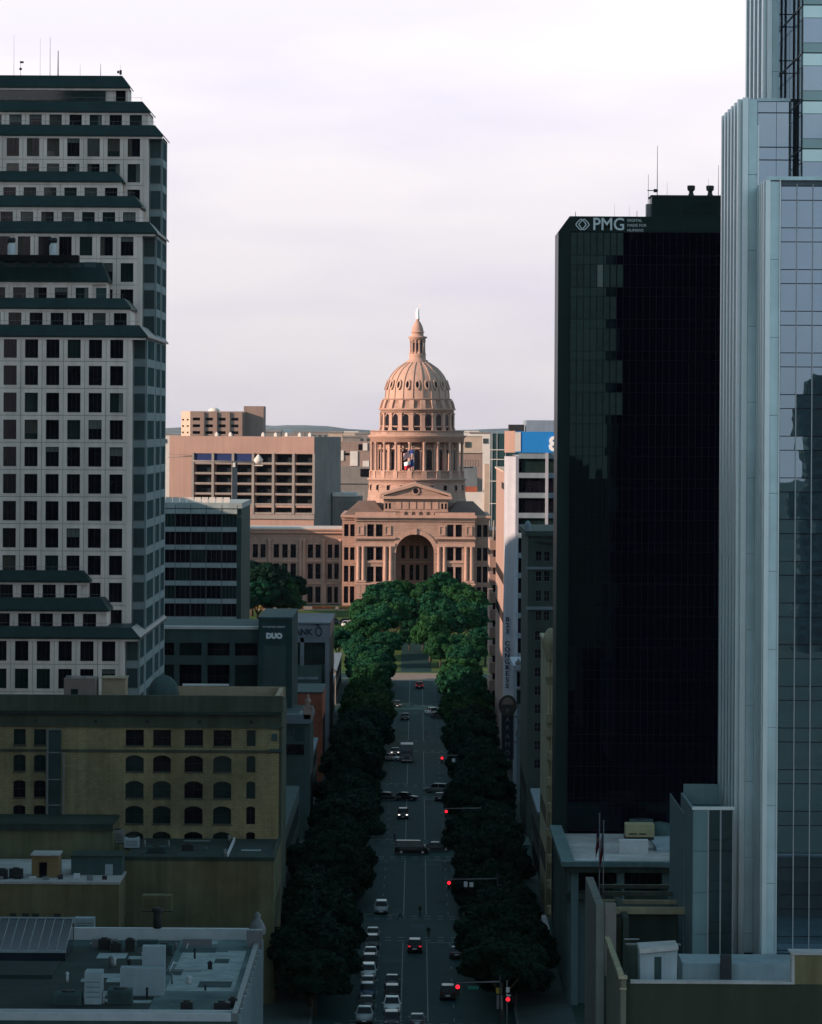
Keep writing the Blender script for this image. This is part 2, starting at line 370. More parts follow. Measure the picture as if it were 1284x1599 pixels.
lamp_off = M('headlight_off', (0.35, 0.37, 0.38), 0.3, 0.05, 1)
lamp_r = ME('taillight_lit', (0.9, 0.03, 0.05), 0.5)
lamp_rd = M('taillight_off', (0.16, 0.012, 0.016), 0.3, 0.05, 1)
signal_r = ME('signal_red_lit', (1.0, 0.015, 0.03), 1.2)
signal_off = M('signal_lens_off', (0.02, 0.03, 0.02), 0.4, 0.05, 1)
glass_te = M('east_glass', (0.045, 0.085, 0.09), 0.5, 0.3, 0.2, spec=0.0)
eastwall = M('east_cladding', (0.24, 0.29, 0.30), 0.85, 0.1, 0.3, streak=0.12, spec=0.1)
signdim = M('dim_letters', (0.17, 0.18, 0.17), 0.6, 0.1, 1)
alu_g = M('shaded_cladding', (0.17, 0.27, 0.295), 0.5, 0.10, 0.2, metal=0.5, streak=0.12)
tealpale = M('pale_teal_stucco', (0.10, 0.165, 0.175), 0.85, 0.18, 0.25, streak=0.2)
def coursed(m, cw, chh, dark):
    """stone courses: fine recessed joints in colour and relief"""
    n, l = m.node_tree.nodes, m.node_tree.links; b = n['Principled BSDF']
    g = n.new('ShaderNodeNewGeometry'); sp = n.new('ShaderNodeSeparateXYZ'); l.new(g.outputs['Position'], sp.inputs[0])
    ad = n.new('ShaderNodeMath'); ad.operation = 'ADD'; l.new(sp.outputs['X'], ad.inputs[0]); l.new(sp.outputs['Y'], ad.inputs[1])
    cb = n.new('ShaderNodeCombineXYZ'); l.new(ad.outputs[0], cb.inputs['X']); l.new(sp.outputs['Z'], cb.inputs['Y'])
    br = n.new('ShaderNodeTexBrick'); br.inputs['Scale'].default_value = 1.0; br.inputs['Brick Width'].default_value = cw; br.inputs['Row Height'].default_value = chh
    br.inputs['Mortar Size'].default_value = 0.06; br.inputs['Color1'].default_value = (1, 1, 1, 1); br.inputs['Color2'].default_value = (.86, .88, .9, 1); br.inputs['Mortar'].default_value = (dark, dark, dark, 1)
    l.new(cb.outputs[0], br.inputs['Vector'])
    old = b.inputs['Base Color'].links[0].from_socket
    mx = n.new('ShaderNodeMix'); mx.data_type = 'RGBA'; mx.blend_type = 'MULTIPLY'; mx.inputs['Factor'].default_value = 1.0
    l.new(old, mx.inputs['A']); l.new(br.outputs['Color'], mx.inputs['B']); l.new(mx.outputs['Result'], b.inputs['Base Color'])
coursed(granite, 1.6, 0.8, 0.72)
coursed(brick_y, 0.9, 0.32, 0.80); coursed(redbrick, 0.6, 0.25, 0.75); coursed(hotelm, 0.9, 0.35, 0.8)
glass_dk.node_tree.nodes['Principled BSDF'].inputs['Specular Tint'].default_value = (0.45, 1.0, 0.92, 1)
bandpale = M('pale_spandrel', (0.26, 0.32, 0.335), 0.85, 0.12, 0.3, streak=0.15)
# ---------------------------------------------------------------- setting: land, road, pavements
def sheet(name, mat, xs, ys, zf, kind='structure'):
    vs = [(x, y, zf(x, y)) for y in ys for x in xs]; n = len(xs)
    fs = [(j * n + i, j * n + i + 1, (j + 1) * n + i + 1, (j + 1) * n + i) for j in range(len(ys) - 1) for i in range(n - 1)]
    mb = MB(); mb.add(vs, fs, 0, False)
    return tag(mb.build(name, [mat]), kind=kind)
YS = [-6000, -3000, -1000, 0, 200] + list(range(300, 1160, 24)) + list(range(1160, 1400, 12)) + [1440, 1500, 1600, 1800, 2200, 3000, 4000, 6000, 9000, 13000, 20000]
XS = [-9000, -5000, -2500, -1200, -600, -300, -120, -60, -20, 0, 20, 60, 120, 300, 600, 1200, 2500, 5000, 9000]
sheet('ground', landm, XS, YS, lambda x, y: gz(y) - 0.02)

road_ys = [300] + [y for y in range(324, 1172, 24)] + [1178]
sheet('road', asphalt, [-12, -6, 0, 6, 12], road_ys, lambda x, y: gz(y) + 0.02)
STREETS = [511, 619, 727, 835, 943, 1051, 1164]
for i, y in enumerate(STREETS):
    sheet('cross_street', asphalt2, [-160, -60, -12, 12, 60, 160], [y - 8.5, y, y + 8.5], lambda x, yy: gz(yy) + 0.026)
# pavements with kerbs, block by block
for side in (-1, 1):
    edges = [300] + [e for y in STREETS for e in (y - 8.6, y + 8.6)]
    for a, b in zip(edges[0::2], edges[1::2]):
        mb = MB(); ys = list(np.linspace(a, b, max(2, int((b - a) / 12))))
        for p, q in zip(ys[:-1], ys[1:]):
            x0, x1 = side * 12.0, side * 19.0
            za, zb = gz(p) + 0.15, gz(q) + 0.15
            mb.quad((x0 + side * .3, p, za), (x1, p, za), (x1, q, zb), (x0 + side * .3, q, zb), 0)
            mb.quad((x0, p, za), (x0 + side * .3, p, za), (x0 + side * .3, q, zb), (x0, q, zb), 1)
            mb.quad((x0, p, za - .2), (x0, p, za), (x0, q, zb), (x0, q, zb - .2), 1)
        tag(mb.build('pavement', [concrete, kerbm]), kind='structure')
# repaired strips in the carriageway
patch_d = M('asphalt_patch_dark', (0.004, 0.020, 0.022), 0.85, 0.25, 0.6, fine=0.15); patch_l = M('asphalt_patch_worn', (0.014, 0.050, 0.053), 0.85, 0.25, 0.6, fine=0.15)
rp = random.Random(8)
for i in range(34):
    y = rp.uniform(528, 1130); x = rp.uniform(-9, 7); w, d = rp.choice([(rp.uniform(.8, 2.8), rp.uniform(4, 22)), (rp.uniform(2, 8), rp.uniform(1, 3))])
    x1 = min(x + w, 10); zz = .022 + .0012 * (i % 3)
    pm__ = MB(); ys = np.linspace(y, y + d, 4)
    for p, q in zip(ys[:-1], ys[1:]): pm__.quad((x, p, gz(p) + zz + .003), (x1, p, gz(p) + zz + .003), (x1, q, gz(q) + zz + .003), (x, q, gz(q) + zz + .003))
    tag(pm__.build('road_patch', [patch_d if i % 2 else patch_l]), kind='structure')
# painted markings
mk = MB()
def stripe(x0, x1, y0, y1):
    mk.quad((x0, y0, gz(y0) + .034), (x1, y0, gz(y0) + .034), (x1, y1, gz(y1) + .034), (x0, y1, gz(y1) + .034))
for (a, b) in zip([y + 16 for y in STREETS[:-1]], [y - 16 for y in STREETS[1:]]):
    y = a
    while y < b:
        e = min(y + 12, b)
        for xx in (-1.55, 1.65): stripe(xx - .07, xx + .07, y, e)
        y += 12
    y = a
    while y < b:
        for xx in (-4.6, 4.75): stripe(xx - .06, xx + .06, y, min(y + 3, b))
        y += 12
for s in STREETS[:-1]:
    for off in (-12.5, 12.5):
        # a crosswalk: two broken lines
        for dd in (-1.7, 1.7):
            for k in range(-5, 6):
                stripe(k * 1.78 - .42, k * 1.78 + .42, s + off + dd - .3, s + off + dd + .3)
    stripe(-7.6, -1.6, s + 16.2, s + 16.7); stripe(1.7, 7.6, s - 16.7, s - 16.2)
tag(mk.build('road_marking', [paint]), kind='structure')
sheet('gateway_paving', paver, [-6.5, 0, 6.5], [1146, 1156, 1166, 1176], lambda x, y: gz(y) + 0.045)

# capitol grounds
sheet('lawn', grassm, [-140, -70, -30, -5, 5, 30, 70, 140], [1173] + list(range(1180, 1366, 10)), lambda x, y: gz(y) + 0.03)
sheet('great_walk', asphalt2, [-4, 4], [1178] + list(range(1184, 1366, 10)), lambda x, y: gz(y) + 0.05)
sheet('capitol_drive', kerbm, [-75, -40, -12, -4], [1312, 1316, 1320], lambda x, y: gz(y) + 0.06)
sheet('forecourt', paver, [-110, -40, 40, 110], [1352, 1360, 1372], lambda x, y: gz(y) + 0.06)
# rows of flower beds on the forecourt
for i, (x0, x1) in enumerate([(-38.5, -34), (-31.5, -24.5), (-23.5, -18.5), (-50, -44)]):
    bed = thing('flower_bed', ['short flower bed of orange blooms beside the tree shade, left end of the forecourt', 'long orange flower bed before the west wing windows',
                               'orange flower bed nearest the portico on the left', 'small orange flower bed at the far left by the dark tree'][i], 'flower bed', ((x0 + x1) / 2, 1354, gz(1354)), 'orange beds along the forecourt')
    MB().box(x0, x1, 1352.5, 1354.5, gz(1353), gz(1353) + .45).build('border', [tanstone], bed)
    fl = MB(); rr = random.Random(i)
    for k in range(240):
        x, y, h = rr.uniform(x0 + .1, x1 - .1), rr.uniform(1352.6, 1354.4), rr.uniform(.3, .9); s = rr.uniform(.12, .25); z = gz(1353) + .45
        fl.add([(x - s, y, z + h), (x + s, y - s * .5, z + h), (x, y + s, z + h + .15), (x, y, z)], [(0, 1, 2), (0, 1, 3), (1, 2, 3)])
    tag(fl.build('blossoms', [M('orange_blossom_%d' % i, (0.55, 0.13, 0.06), 0.8, 0.5, 2.0, c2=(0.20, 0.16, 0.05))], bed), kind='stuff')

# far hills
def ridge(name, y0, depth, base, amp, seed, x0=-5000, x1=5000, step=60, mat=hillm):
    vs, fs = [], []; xs = list(range(x0, x1 + 1, step)); rows = 5
    for r in range(rows):
        t = r / (rows - 1)
        for x in xs:
            h = base + amp * (mnoise.fractal(Vector((x * .0028 + seed, r * .35, seed)), 1.0, 2.0, 5) )
            prof = math.sin(t * math.pi * .5) ** .8
            vs.append((x, y0 + depth * t, 2 + max(h, 10) * prof + 3 * mnoise.noise(Vector((x * .02, r * 2.0, seed)))))
    n = len(xs)
    for r in range(rows - 1):
        for i in range(n - 1): fs.append((r * n + i, r * n + i + 1, (r + 1) * n + i + 1, (r + 1) * n + i))
    mb = MB(); mb.add(vs, fs, 0, True); return tag(mb.build(name, [mat]), kind='structure')
ridge('hill_range', 7000, 1800, 50, 22, 3.1)
ridge('hill_range', 11000, 2500, 60, 24, 9.4)
ridge('wooded_rise', 3200, 900, 40, 22, 5.5, -900, 900, 25, landm)
# ---------------------------------------------------------------- the domed capitol
DC, DF = 1416.0, 1372.0
CXp = 651.5
cx0 = X(CXp, DC)
cap = thing('capitol', 'pink granite domed capitol closing the end of the avenue', 'capitol', (cx0, DF, gz(DF)))
def dz(py): return Z(py, DC)
def dr(hw): return hw * DC / F
NB = 20
# drum and dome, one lathe per storey
def drum(name, pts, mat, n=80): 
    return MB().lathe([(dr(h), dz(y)) for y, h in pts], n, cx0, DC).build(name, [mat], cap)
drum('lower_drum', [(812, 82), (790, 80), (783, 79), (782, 77.5), (776, 76.3), (757, 75), (750, 75), (749.5, 77.5), (747, 77.5), (746.5, 74)], granite)
drum('colonnade_floor', [(747, 74), (736, 73), (735.5, 74.2), (734.5, 74.2), (734.4, 60)], granite)
inner = drum('inner_drum', [(736, 60), (689, 60)], granite)
ent = drum('entablature', [(690.5, 60), (690.5, 73.5), (684, 73.5), (683.8, 75), (682.5, 75.3), (680.6, 77.6), (679.8, 77.6), (679.6, 72)], granite_d)
drum('gallery_balustrade', [(679.7, 73.6), (678.6, 73.6), (678.5, 72.9), (673.6, 72.9), (673.5, 73.8), (672.2, 73.8), (672.2, 72), (679, 72)], granite)
updrum = drum('upper_drum', [(680, 56), (641, 56)], granite)
drum('upper_cornice', [(645, 56), (644.8, 57.5), (640.5, 57.6), (640, 60.5), (638.6, 60.8), (638, 58.5)], granite_d)
attic = drum('attic', [(638.3, 57), (624.5, 52.5), (624, 54.2), (622.5, 54), (622.4, 50.3)], granite)
dprof = [(622.6, 50.2), (616.5, 49.7), (608, 48.9), (600, 47.2), (592, 44), (586, 40.6), (580, 35.9), (575, 31.0), (570.5, 24.5), (567.5, 20), (565.5, 17)]
dome = drum('dome', dprof, domem, 100)
# ribs: twenty raised bands following the dome
def on_dome(hw, py, ang, out=0.0): 
    r = dr(hw) + out
    return (cx0 + r * math.sin(ang), DC - r * math.cos(ang), dz(py) + out * .25)
fine_prof = []
for (ya, ha), (yb, hb) in zip(dprof[:-1], dprof[1:]):
    for t in (0, .34, .67): fine_prof.append((ya + (yb - ya) * t, ha + (hb - ha) * t))
fine_prof.append(dprof[-1])
def ring_copy(mb_fn, name, mats, phase=0.0, parent=None, n=NB, arc=None):
    """alike pieces round the drum: one mesh, turned about the dome's axis"""
    me = mb_fn().mesh(name, mats); out = []
    for i in range(n):
        a = 2 * math.pi * (i + phase) / n
        if arc is not None and math.cos(a) < arc: continue
        o = ob(name, me, parent or cap, (cx0, DC, 0), a); out.append(o)
    return out
def rib():
    mb = MB(); pts = []
    for py, hw in fine_prof:
        for s, o in ((-1, .0), (-1, .24), (1, .24), (1, .0)):
            r = dr(hw) + o; w = 0.28 * (0.45 + 0.55 * hw / 50)
            pts.append((s * w, -r, dz(py) + o * .3))
    n = len(fine_prof); fs = [(k * 4 + j, k * 4 + j + 1, k * 4 + 5 + j, k * 4 + 4 + j) for k in range(n - 1) for j in range(3)]
    mb.add(pts, fs, 0, False); return mb
ring_copy(rib, 'rib', [domem], 0.5, dome)
def oculus():
    mb = MB(); py = 601.0; r = dr(47.2); zc = dz(py); N = 14
    tilt = .30
    def P(u, v, o): return (u, -(r + o - v * tilt) , zc + v)
    for k in range(N):
        a, b = 2 * math.pi * k / N, 2 * math.pi * (k + 1) / N
        o_ = [(0.48 * math.cos(t), 1.1 * math.sin(t)) for t in (a, b)]; q = [(0.88 * math.cos(t), 1.6 * math.sin(t)) for t in (a, b)]
        mb.quad(P(*o_[0], .55), P(*q[0], .5), P(*q[1], .5), P(*o_[1], .55), 0)
        mb.quad(P(*q[0], -.3), P(*q[0], .5), P(*q[1], .5), P(*q[1], -.3), 0)
        mb.quad(P(*o_[0], .12), P(*o_[0], .55), P(*o_[1], .55), P(*o_[1], .12), 0)
        mb.add([P(0, 0, .16), P(*o_[0], .16), P(*o_[1], .16)], [(0, 1, 2)], 1)
    return mb
ring_copy(oculus, 'oval_window', [domem, glass_k], 0.0, dome)
# attic brackets
def bracket():
    mb = MB(); w = .75
    p = [(-dr(59.6), dz(638)), (-dr(58.0), dz(631)), (-dr(55.6), dz(624.8)), (-dr(52), dz(624.8)), (-dr(55), dz(638))]
    vs = [(-w, a, b) for a, b in p] + [(w, a, b) for a, b in p]; n = len(p)
    mb.add(vs, [(i, (i + 1) % n, n + (i + 1) % n, n + i) for i in range(n)] + [tuple(range(n)), tuple(reversed(range(n, 2 * n)))]); return mb
ring_copy(bracket, 'scroll_bracket', [granite_d], 0.5, attic)
# upper drum: pilasters, arched windows, balcony rail
def pil_up():
    mb = MB(); r0 = dr(56); mb.box(-.62, .62, -r0 - .55, -r0 + .3, dz(669), dz(645)); mb.box(-.8, .8, -r0 - .75, -r0 + .3, dz(674), dz(668.5)); mb.box(-.78, .78, -r0 - .72, -r0 + .3, dz(647), dz(645)); return mb
ring_copy(pil_up, 'pilaster', [granite_d], 0.5, updrum)
def arch_poly(w, z0, z1, n=8):
    return [(-w, z0), (w, z0)] + [(w * math.cos(t), z1 - w + w * math.sin(t)) for t in np.linspace(0, math.pi, n)]
def win_up():
    mb = MB(); r0 = dr(56); mb.vprism(arch_poly(.92, dz(665), dz(646.5)), -r0 - .10, -r0 + .3, 1)
    po, pi = arch_poly(1.22, dz(665.5), dz(645.2), 10), arch_poly(.92, dz(665), dz(646.5), 10)
    for i in range(1, len(po)): 
        j = (i + 1) % len(po)
        if j == 0 : continue
        mb.quad((pi[i][0], -r0 - .2, pi[i][1]), (po[i][0], -r0 - .2, po[i][1]), (po[j][0], -r0 - .2, po[j][1]), (pi[j][0], -r0 - .2, pi[j][1]), 0)
    mb.box(-1.3, 1.3, -r0 - .35, -r0, dz(666.4), dz(665), 0)
    mb.box(-.9, .9, -r0 - .12, -r0, dz(672), dz(667.6), 1)
    return mb
ring_copy(win_up, 'arched_window', [granite_d, glass_k], 0.0, updrum)
# colonnade
def column_mb(r, z0, z1, y, n=12):
    mb = MB(); h = z1 - z0
    mb.lathe([(r * 1.35, z0), (r * 1.35, z0 + .25), (r * 1.05, z0 + .45), (r, z0 + .5), (r * .86, z1 - .8), (r * 1.0, z1 - .7), (r * 1.3, z1 - .2), (r * 1.4, z1)], n, 0, y); return mb
ring_copy(lambda: column_mb(.46, dz(736), dz(690.3), -dr(71.3)), 'column', [granite_d], 0.5)
def pedestal():
    mb = MB(); mb.box(-.75, .75, -dr(74.6), -dr(70), dz(747.2), dz(735.3)); return mb
ring_copy(pedestal, 'pedestal', [granite_d], 0.5)
def win_in():
    mb = MB(); r0 = dr(60); mb.vprism(arch_poly(.95, dz(733), dz(702)), -r0 - .12, -r0 + .4, 1)
    mb.box(-1.3, -.97, -r0 - .3, -r0 + .3, dz(733), dz(706), 0); mb.box(.97, 1.3, -r0 - .3, -r0 + .3, dz(733), dz(706), 0); mb.box(-1.4, 1.4, -r0 - .4, -r0 + .3, dz(701), dz(699.5), 0); return mb
ring_copy(win_in, 'tall_window', [granite_d, glass_k], 0.0, inner)
def pil_in():
    mb = MB(); r0 = dr(60); mb.box(-.5, .5, -r0 - .4, -r0 + .3, dz(735), dz(691)); return mb
ring_copy(pil_in, 'wall_pilaster', [granite_d], 0.5, inner)
def win_low():
    mb = MB(); r0 = dr(75.2); mb.box(-.55, .55, -r0 - .12, -r0 + .4, dz(765), dz(757.2), 1)
    mb.box(-.8, .8, -r0 - .3, -r0 + .3, dz(766.2), dz(765.2), 0); mb.box(-.8, .8, -r0 - .3, -r0 + .3, dz(757), dz(756), 0)
    return mb
ring_copy(win_low, 'drum_window', [granite_d, glass_k], 0.0)
# lantern
lant = MB().lathe([(dr(16.5), dz(566)), (dr(16.5), dz(562.5)), (dr(13.4), dz(562)), (dr(12.8), dz(556)), (dr(13.6), dz(553)), (dr(12.8), dz(552.4)), (dr(7.4), dz(552.2)), (dr(7.0), dz(531))], 40, cx0, DC).build('lantern', [granite_d], cap)
MB().lathe([(dr(7), dz(532)), (dr(12.2), dz(531.5)), (dr(12.6), dz(529)), (dr(15.2), dz(527.2)), (dr(15.2), dz(525.9)), (dr(11.5), dz(525)), (dr(9.4), dz(524.4)), (dr(9.2), dz(519.6)), (dr(10.8), dz(519)), (dr(10.6), dz(517.8)), (dr(9.2), dz(517.4)),
            (dr(8.9), dz(514)), (dr(7.3), dz(509)), (dr(4.6), dz(503.5)), (dr(2.0), dz(500.5)), (dr(2.8), dz(499.6)), (dr(2.8), dz(498)), (dr(1.2), dz(497.6))], 40, cx0, DC).build('lantern_cap', [granite_d], lant)
ring_copy(lambda: column_mb(.30, dz(552.3), dz(531.3), -dr(11.2), 8), 'lantern_column', [granite_d], 0.5, lant, 12)
def lwin():
    mb = MB(); mb.box(-.42, .42, -dr(7.3), -dr(6.5), dz(550), dz(535), 0); return mb
ring_copy(lwin, 'lantern_window', [glass_k], 0.0, lant, 8)
# the robed figure with a raised star
st = MB(); st.lathe([(.62, dz(498)), (.55, dz(494)), (.42, dz(489)), (.5, dz(486.2)), (.30, dz(484.6)), (.14, dz(484)), (.27, dz(482.8)), (.22, dz(481.4)), (.02, dz(480.6))], 12, cx0, DC)
st.tube((cx0 + .35, DC, dz(485.6)), (cx0 + .62, DC, dz(480)), .16, .09, 6); st.tube((cx0 + .62, DC, dz(480)), (cx0 + .66, DC, dz(477.5)), .09, .06, 6)
st.tube((cx0 - .38, DC, dz(485.8)), (cx0 - .72, DC - .1, dz(490)), .15, .1, 6); st.tube((cx0 - .74, DC - .1, dz(487)), (cx0 - .80, DC - .1, dz(497)), .06, .03, 5)
star = [(cx0 + .66 + (.55 if k % 2 == 0 else .24) * math.sin(k * math.pi / 5), dz(476.3) + (.55 if k % 2 == 0 else .24) * math.cos(k * math.pi / 5)) for k in range(10)]
st.vprism(star, DC - .08, DC + .08)
st.build('statue', [M('white_statue', (0.8, 0.8, 0.82), .6, .05, 1)], cap)

# ---- south front
g0 = gz(DF)
def fx(px, D=DF): return X(px, D)
def fz(py, D=DF): return Z(py, D)
fc = 649.0
zc_top = fz(808)
# central block behind the pavilion
blk = MB(); D2 = DF + 8
blk.box(X(536, D2), X(557, D2), D2, D2 + 69.9, g0 - 1, Z(808, D2)); blk.box(X(741, D2), X(764, D2), D2, D2 + 69.9, g0 - 1, Z(808, D2)); blk.box(X(557, D2), X(741, D2), DF + 16, D2 + 70, g0 - 1, Z(808, D2) - .01); blk.build('central_block', [granite], cap)
# pavilion wall with openings, arch cut through it
pav = []
for x0, x1 in ((574.5, 598.5), (699.5, 722.5)):
    mid = (x0 + x1) / 2
    for a, b in ((x0, mid - 1.6), (mid + 1.6, x1)):
        pav += [(fx(a), fx(b), fz(838), fz(819)), (fx(a), fx(b), fz(875), fz(855)), (fx(a), fx(b), fz(909), fz(885)), (fx(a), fx(b), fz(942), fz(920))]
pv = MB(face_s(DF))
aw0, aw1 = fx(619.5), fx(679.0); ahw = (aw1 - aw0) / 2; amid = (aw0 + aw1) / 2; aspring = fz(864); atop = aspring + ahw
L0, L1 = fx(556), fx(742.5)
wall_grid(pv, L0, aw0, g0 - 1, zc_top, [o for o in pav if o[1] < aw0], .6); wall_grid(pv, aw1, L1, g0 - 1, zc_top, [o for o in pav if o[0] > aw1], .6)
# wall over the arch
arc = [(amid + ahw * math.cos(t), aspring + ahw * math.sin(t)) for t in np.linspace(math.pi, 0, 25)]
for p, q in zip(arc[:-1], arc[1:]):
    pv.quad((p[0], 0, p[1]), (q[0], 0, q[1]), (q[0], 0, zc_top), (p[0], 0, zc_top)); pv.quad((p[0], 0, p[1]), (p[0], 15.4, p[1]), (q[0], 15.4, q[1]), (q[0], 0, q[1]))
for a in (aw0, aw1): pv.quad((a, 0, g0 - 1), (a, 15.4, g0 - 1), (a, 15.4, aspring), (a, 0, aspring))
for a in (L0, L1): pv.quad((a, 0, g0 - 1), (a, 9, g0 - 1), (a, 9, zc_top), (a, 0, zc_top))
pv.quad((L0, 0, zc_top), (L1, 0, zc_top), (L1, 9, zc_top), (L0, 9, zc_top))
pavo = pv.build('pavilion_wall', [granite], cap)
for o in pav: put_win(cap, 's', DF, (o[0] + o[1]) / 2, o[2], o[1] - o[0], o[3] - o[2], winframe, glass_k, .5, 1, 1, .09)
# arch ring of voussoirs
def vous(t0, t1, r0, r1):
    mb = MB(); vs = []
    for d in (-.35, .3):
        for (r, t) in ((r0, t0), (r1, t0), (r1, t1), (r0, t1)): vs.append((amid + r * math.cos(t), DF + d, aspring + r * math.sin(t)))
    mb.add(vs, [(0, 1, 2, 3), (7, 6, 5, 4), (0, 4, 5, 1), (1, 5, 6, 2), (2, 6, 7, 3), (3, 7, 4, 0)]); return mb
NV = 21
for k in range(NV):
    t0, t1 = math.pi * k / NV + .006, math.pi * (k + 1) / NV - .006
    vous(t0, t1, ahw + .02, ahw + 1.35).build('voussoir', [granite_d], cap)
MB().box(amid - .55, amid + .55, DF - .7, DF + .2, atop - .1, atop + 1.7).build('keystone', [granite_d], cap)
# inside the great porch
bw = DF + 15.3
ipo = []
for a, b in ((628, 634), (641, 647), (650.5, 656.5), (663, 669)):
    ipo += [(X(a, bw), X(b, bw), Z(872, bw), Z(852, bw)), (X(a, bw), X(b, bw), Z(906, bw), Z(882, bw)), (X(a, bw), X(b, bw), Z(942, bw), Z(916, bw))]
facade(cap, 's', bw - .25, aw0 - .2, aw1 + .2, g0, fz(834), ipo, granite, winframe, glass_k, .2, 0, 1, .08, name='porch_wall')
MB().box(aw0 - .1, aw1 + .1, DF + 13.9, bw - .26, Z(879, bw), Z(876.5, bw)).box(aw0 - .1, aw1 + .1, DF + 13.9, bw - .26, Z(913, bw), Z(910, bw)).build('porch_balcony', [granite_d], cap)
# cornices and string courses (broken by the arch)
tr = MB()
def course(p0, p1, y0, y1, out): tr.box(fx(p0), fx(p1), DF - out, DF + .15, fz(y1), fz(y0))
course(553, 745.5, 804.5, 808.8, 1.5); course(554.5, 744, 808.8, 811.5, .8); course(555.2, 743.3, 811.5, 814, .45)
for a, b in ((554.6, 619), (680, 744)):
    course(a, b, 839, 841.5, .9); course(a + .6, b - .6, 841.5, 843.4, .5); course(a + .8, b - .8, 848.5, 853.5, .62); course(a, b, 910.6, 913.2, .8)
    course(a + .6, b - .6, 876.6, 879, .3)
tr.build('cornice', [granite_d], cap)
for a, b in ((556, 619), (680, 742.5)):
    MB().box(fx(a), fx(b), DF - .9, DF - .4, fz(804.6), fz(800)).build('parapet', [granite_d], cap)
# pilaster columns on the two upper storeys
me_c = None
for px in (561, 568.8, 603, 611.5, 687, 695.6, 729.5, 738):
    if me_c is None:
        mb = MB(); mb.box(-.75, .75, -.75, .1, fz(909.8) - 0, fz(906.5)); 
        mb.lathe([(.55, fz(906.5)), (.6, fz(903)), (.56, fz(880)), (.48, fz(857)), (.7, fz(854)), (.72, fz(853.6))], 12, 0, -.35); me_c = mb.mesh('pilaster', [granite_d])
    ob('pilaster', me_c, cap, (fx(px), DF, 0))
for px in (561, 568.8, 603, 611.5, 687, 695.6, 729.5, 738):
    MB().box(fx(px) - .72, fx(px) + .72, DF - .7, DF + .05, g0 - .5, fz(913.3)).build('plinth', [granite], cap)
for px in (564.5, 606.5, 691.5, 733.5):
    mb = MB(); a, b, c, d = fx(px - 5), fx(px + 5), fz(836), fz(821)
    mb.box(a, b, DF - .3, DF + .05, d - .35, d); mb.box(a, b, DF - .3, DF + .05, c, c + .35); mb.box(a, a + .35, DF - .3, DF + .05, c + .35, d - .35); mb.box(b - .35, b, DF - .3, DF + .05, c + .35, d - .35)
    mb.box(a + .36, b - .36, DF - .08, DF + .05, c + .36, d - .36)
    mb.build('relief_panel', [granite_d], cap)
# attic block with its pediment
ax0, ax1 = fx(598), fx(702); Da = DF + 1.5
at_o = []
for a in (602.5, 608, 690, 695.5): at_o.append((fx(a), fx(a + 3.2), fz(795), fz(786)))
facade(cap, 's', Da, ax0 + .4, ax1 - .4, zc_top - .5, fz(777), at_o, granite, winframe, glass_k, .3, 0, 0, .06, name='attic_block')
MB().box(ax0 + .4, ax1 - .4, Da + .4, Da + 14, zc_top - .5, fz(777)).build('attic_body', [granite], cap)
pz0, pz1 = fz(775.5), fz(755)
ped = MB(face_s(Da)); pxm = (ax0 + ax1) / 2
ped.vprism([(ax0 + .3, pz0), (ax1 - .3, pz0), (pxm, pz1 - .7)], -.25, 30); pedo = ped.build('pediment', [granite], cap)
rk = MB(face_s(Da))
for s in (-1, 1):
    e = ax0 - .7 if s < 0 else ax1 + .7
    rk.vprism([(e, pz0 + .1), (e, pz0 + .75), (pxm, pz1 + .3), (pxm, pz1 - .8)], -1.15, 30)
rk.box(ax0 - .9, ax1 + .9, -1.2, .5, pz0 - .75, pz0 + .08); rk.build('raking_cornice', [granite_d], pedo)
oc = MB()
for k in range(16):
    a, b = 2 * math.pi * k / 16, 2 * math.pi * (k + 1) / 16
    zc = pz0 + 1.7
    oc.quad((pxm + .85 * math.cos(a), Da - .55, zc + .85 * math.sin(a)), (pxm + 1.2 * math.cos(a), Da - .55, zc + 1.2 * math.sin(a)), (pxm + 1.2 * math.cos(b), Da - .55, zc + 1.2 * math.sin(b)), (pxm + .85 * math.cos(b), Da - .55, zc + .85 * math.sin(b)), 0)
    oc.quad((pxm + 1.2 * math.cos(a), Da - .55, zc + 1.2 * math.sin(a)), (pxm + 1.2 * math.cos(a), Da - .2, zc + 1.2 * math.sin(a)), (pxm + 1.2 * math.cos(b), Da - .2, zc + 1.2 * math.sin(b)), (pxm + 1.2 * math.cos(b), Da - .55, zc + 1.2 * math.sin(b)), 0)
    oc.add([(pxm, Da - .35, zc), (pxm + .85 * math.cos(a), Da - .35, zc + .85 * math.sin(a)), (pxm + .85 * math.cos(b), Da - .35, zc + .85 * math.sin(b))], [(0, 1, 2)], 1)
oc.build('roundel', [granite_d, glass_k], pedo)
for k in range(5):
    px = 629.5 + k * 11.6
    MB().box(fx(px) - .55, fx(px) + .55, Da - .5, Da + .1, fz(807), fz(800.5)).box(fx(px) - .75, fx(px) + .75, Da - .6, Da + .1, fz(800.4), fz(799.2)).build('stub_pier', [granite_d], cap)
for k in range(6):
    px = 623.0 + k * 11.6
    MB().box(fx(px) - .85, fx(px) + .85, Da - .16, Da + .1, fz(795), fz(784)).build('frieze_panel', [granite_d], cap)
tr2 = MB(); tr2.box(ax0 + .2, ax1 - .2, Da - .35, Da + .2, fz(799), fz(797.4)); tr2.box(ax0 + .2, ax1 - .2, Da - .3, Da + .2, fz(782), fz(780.6)); tr2.build('string_course', [granite_d], cap)
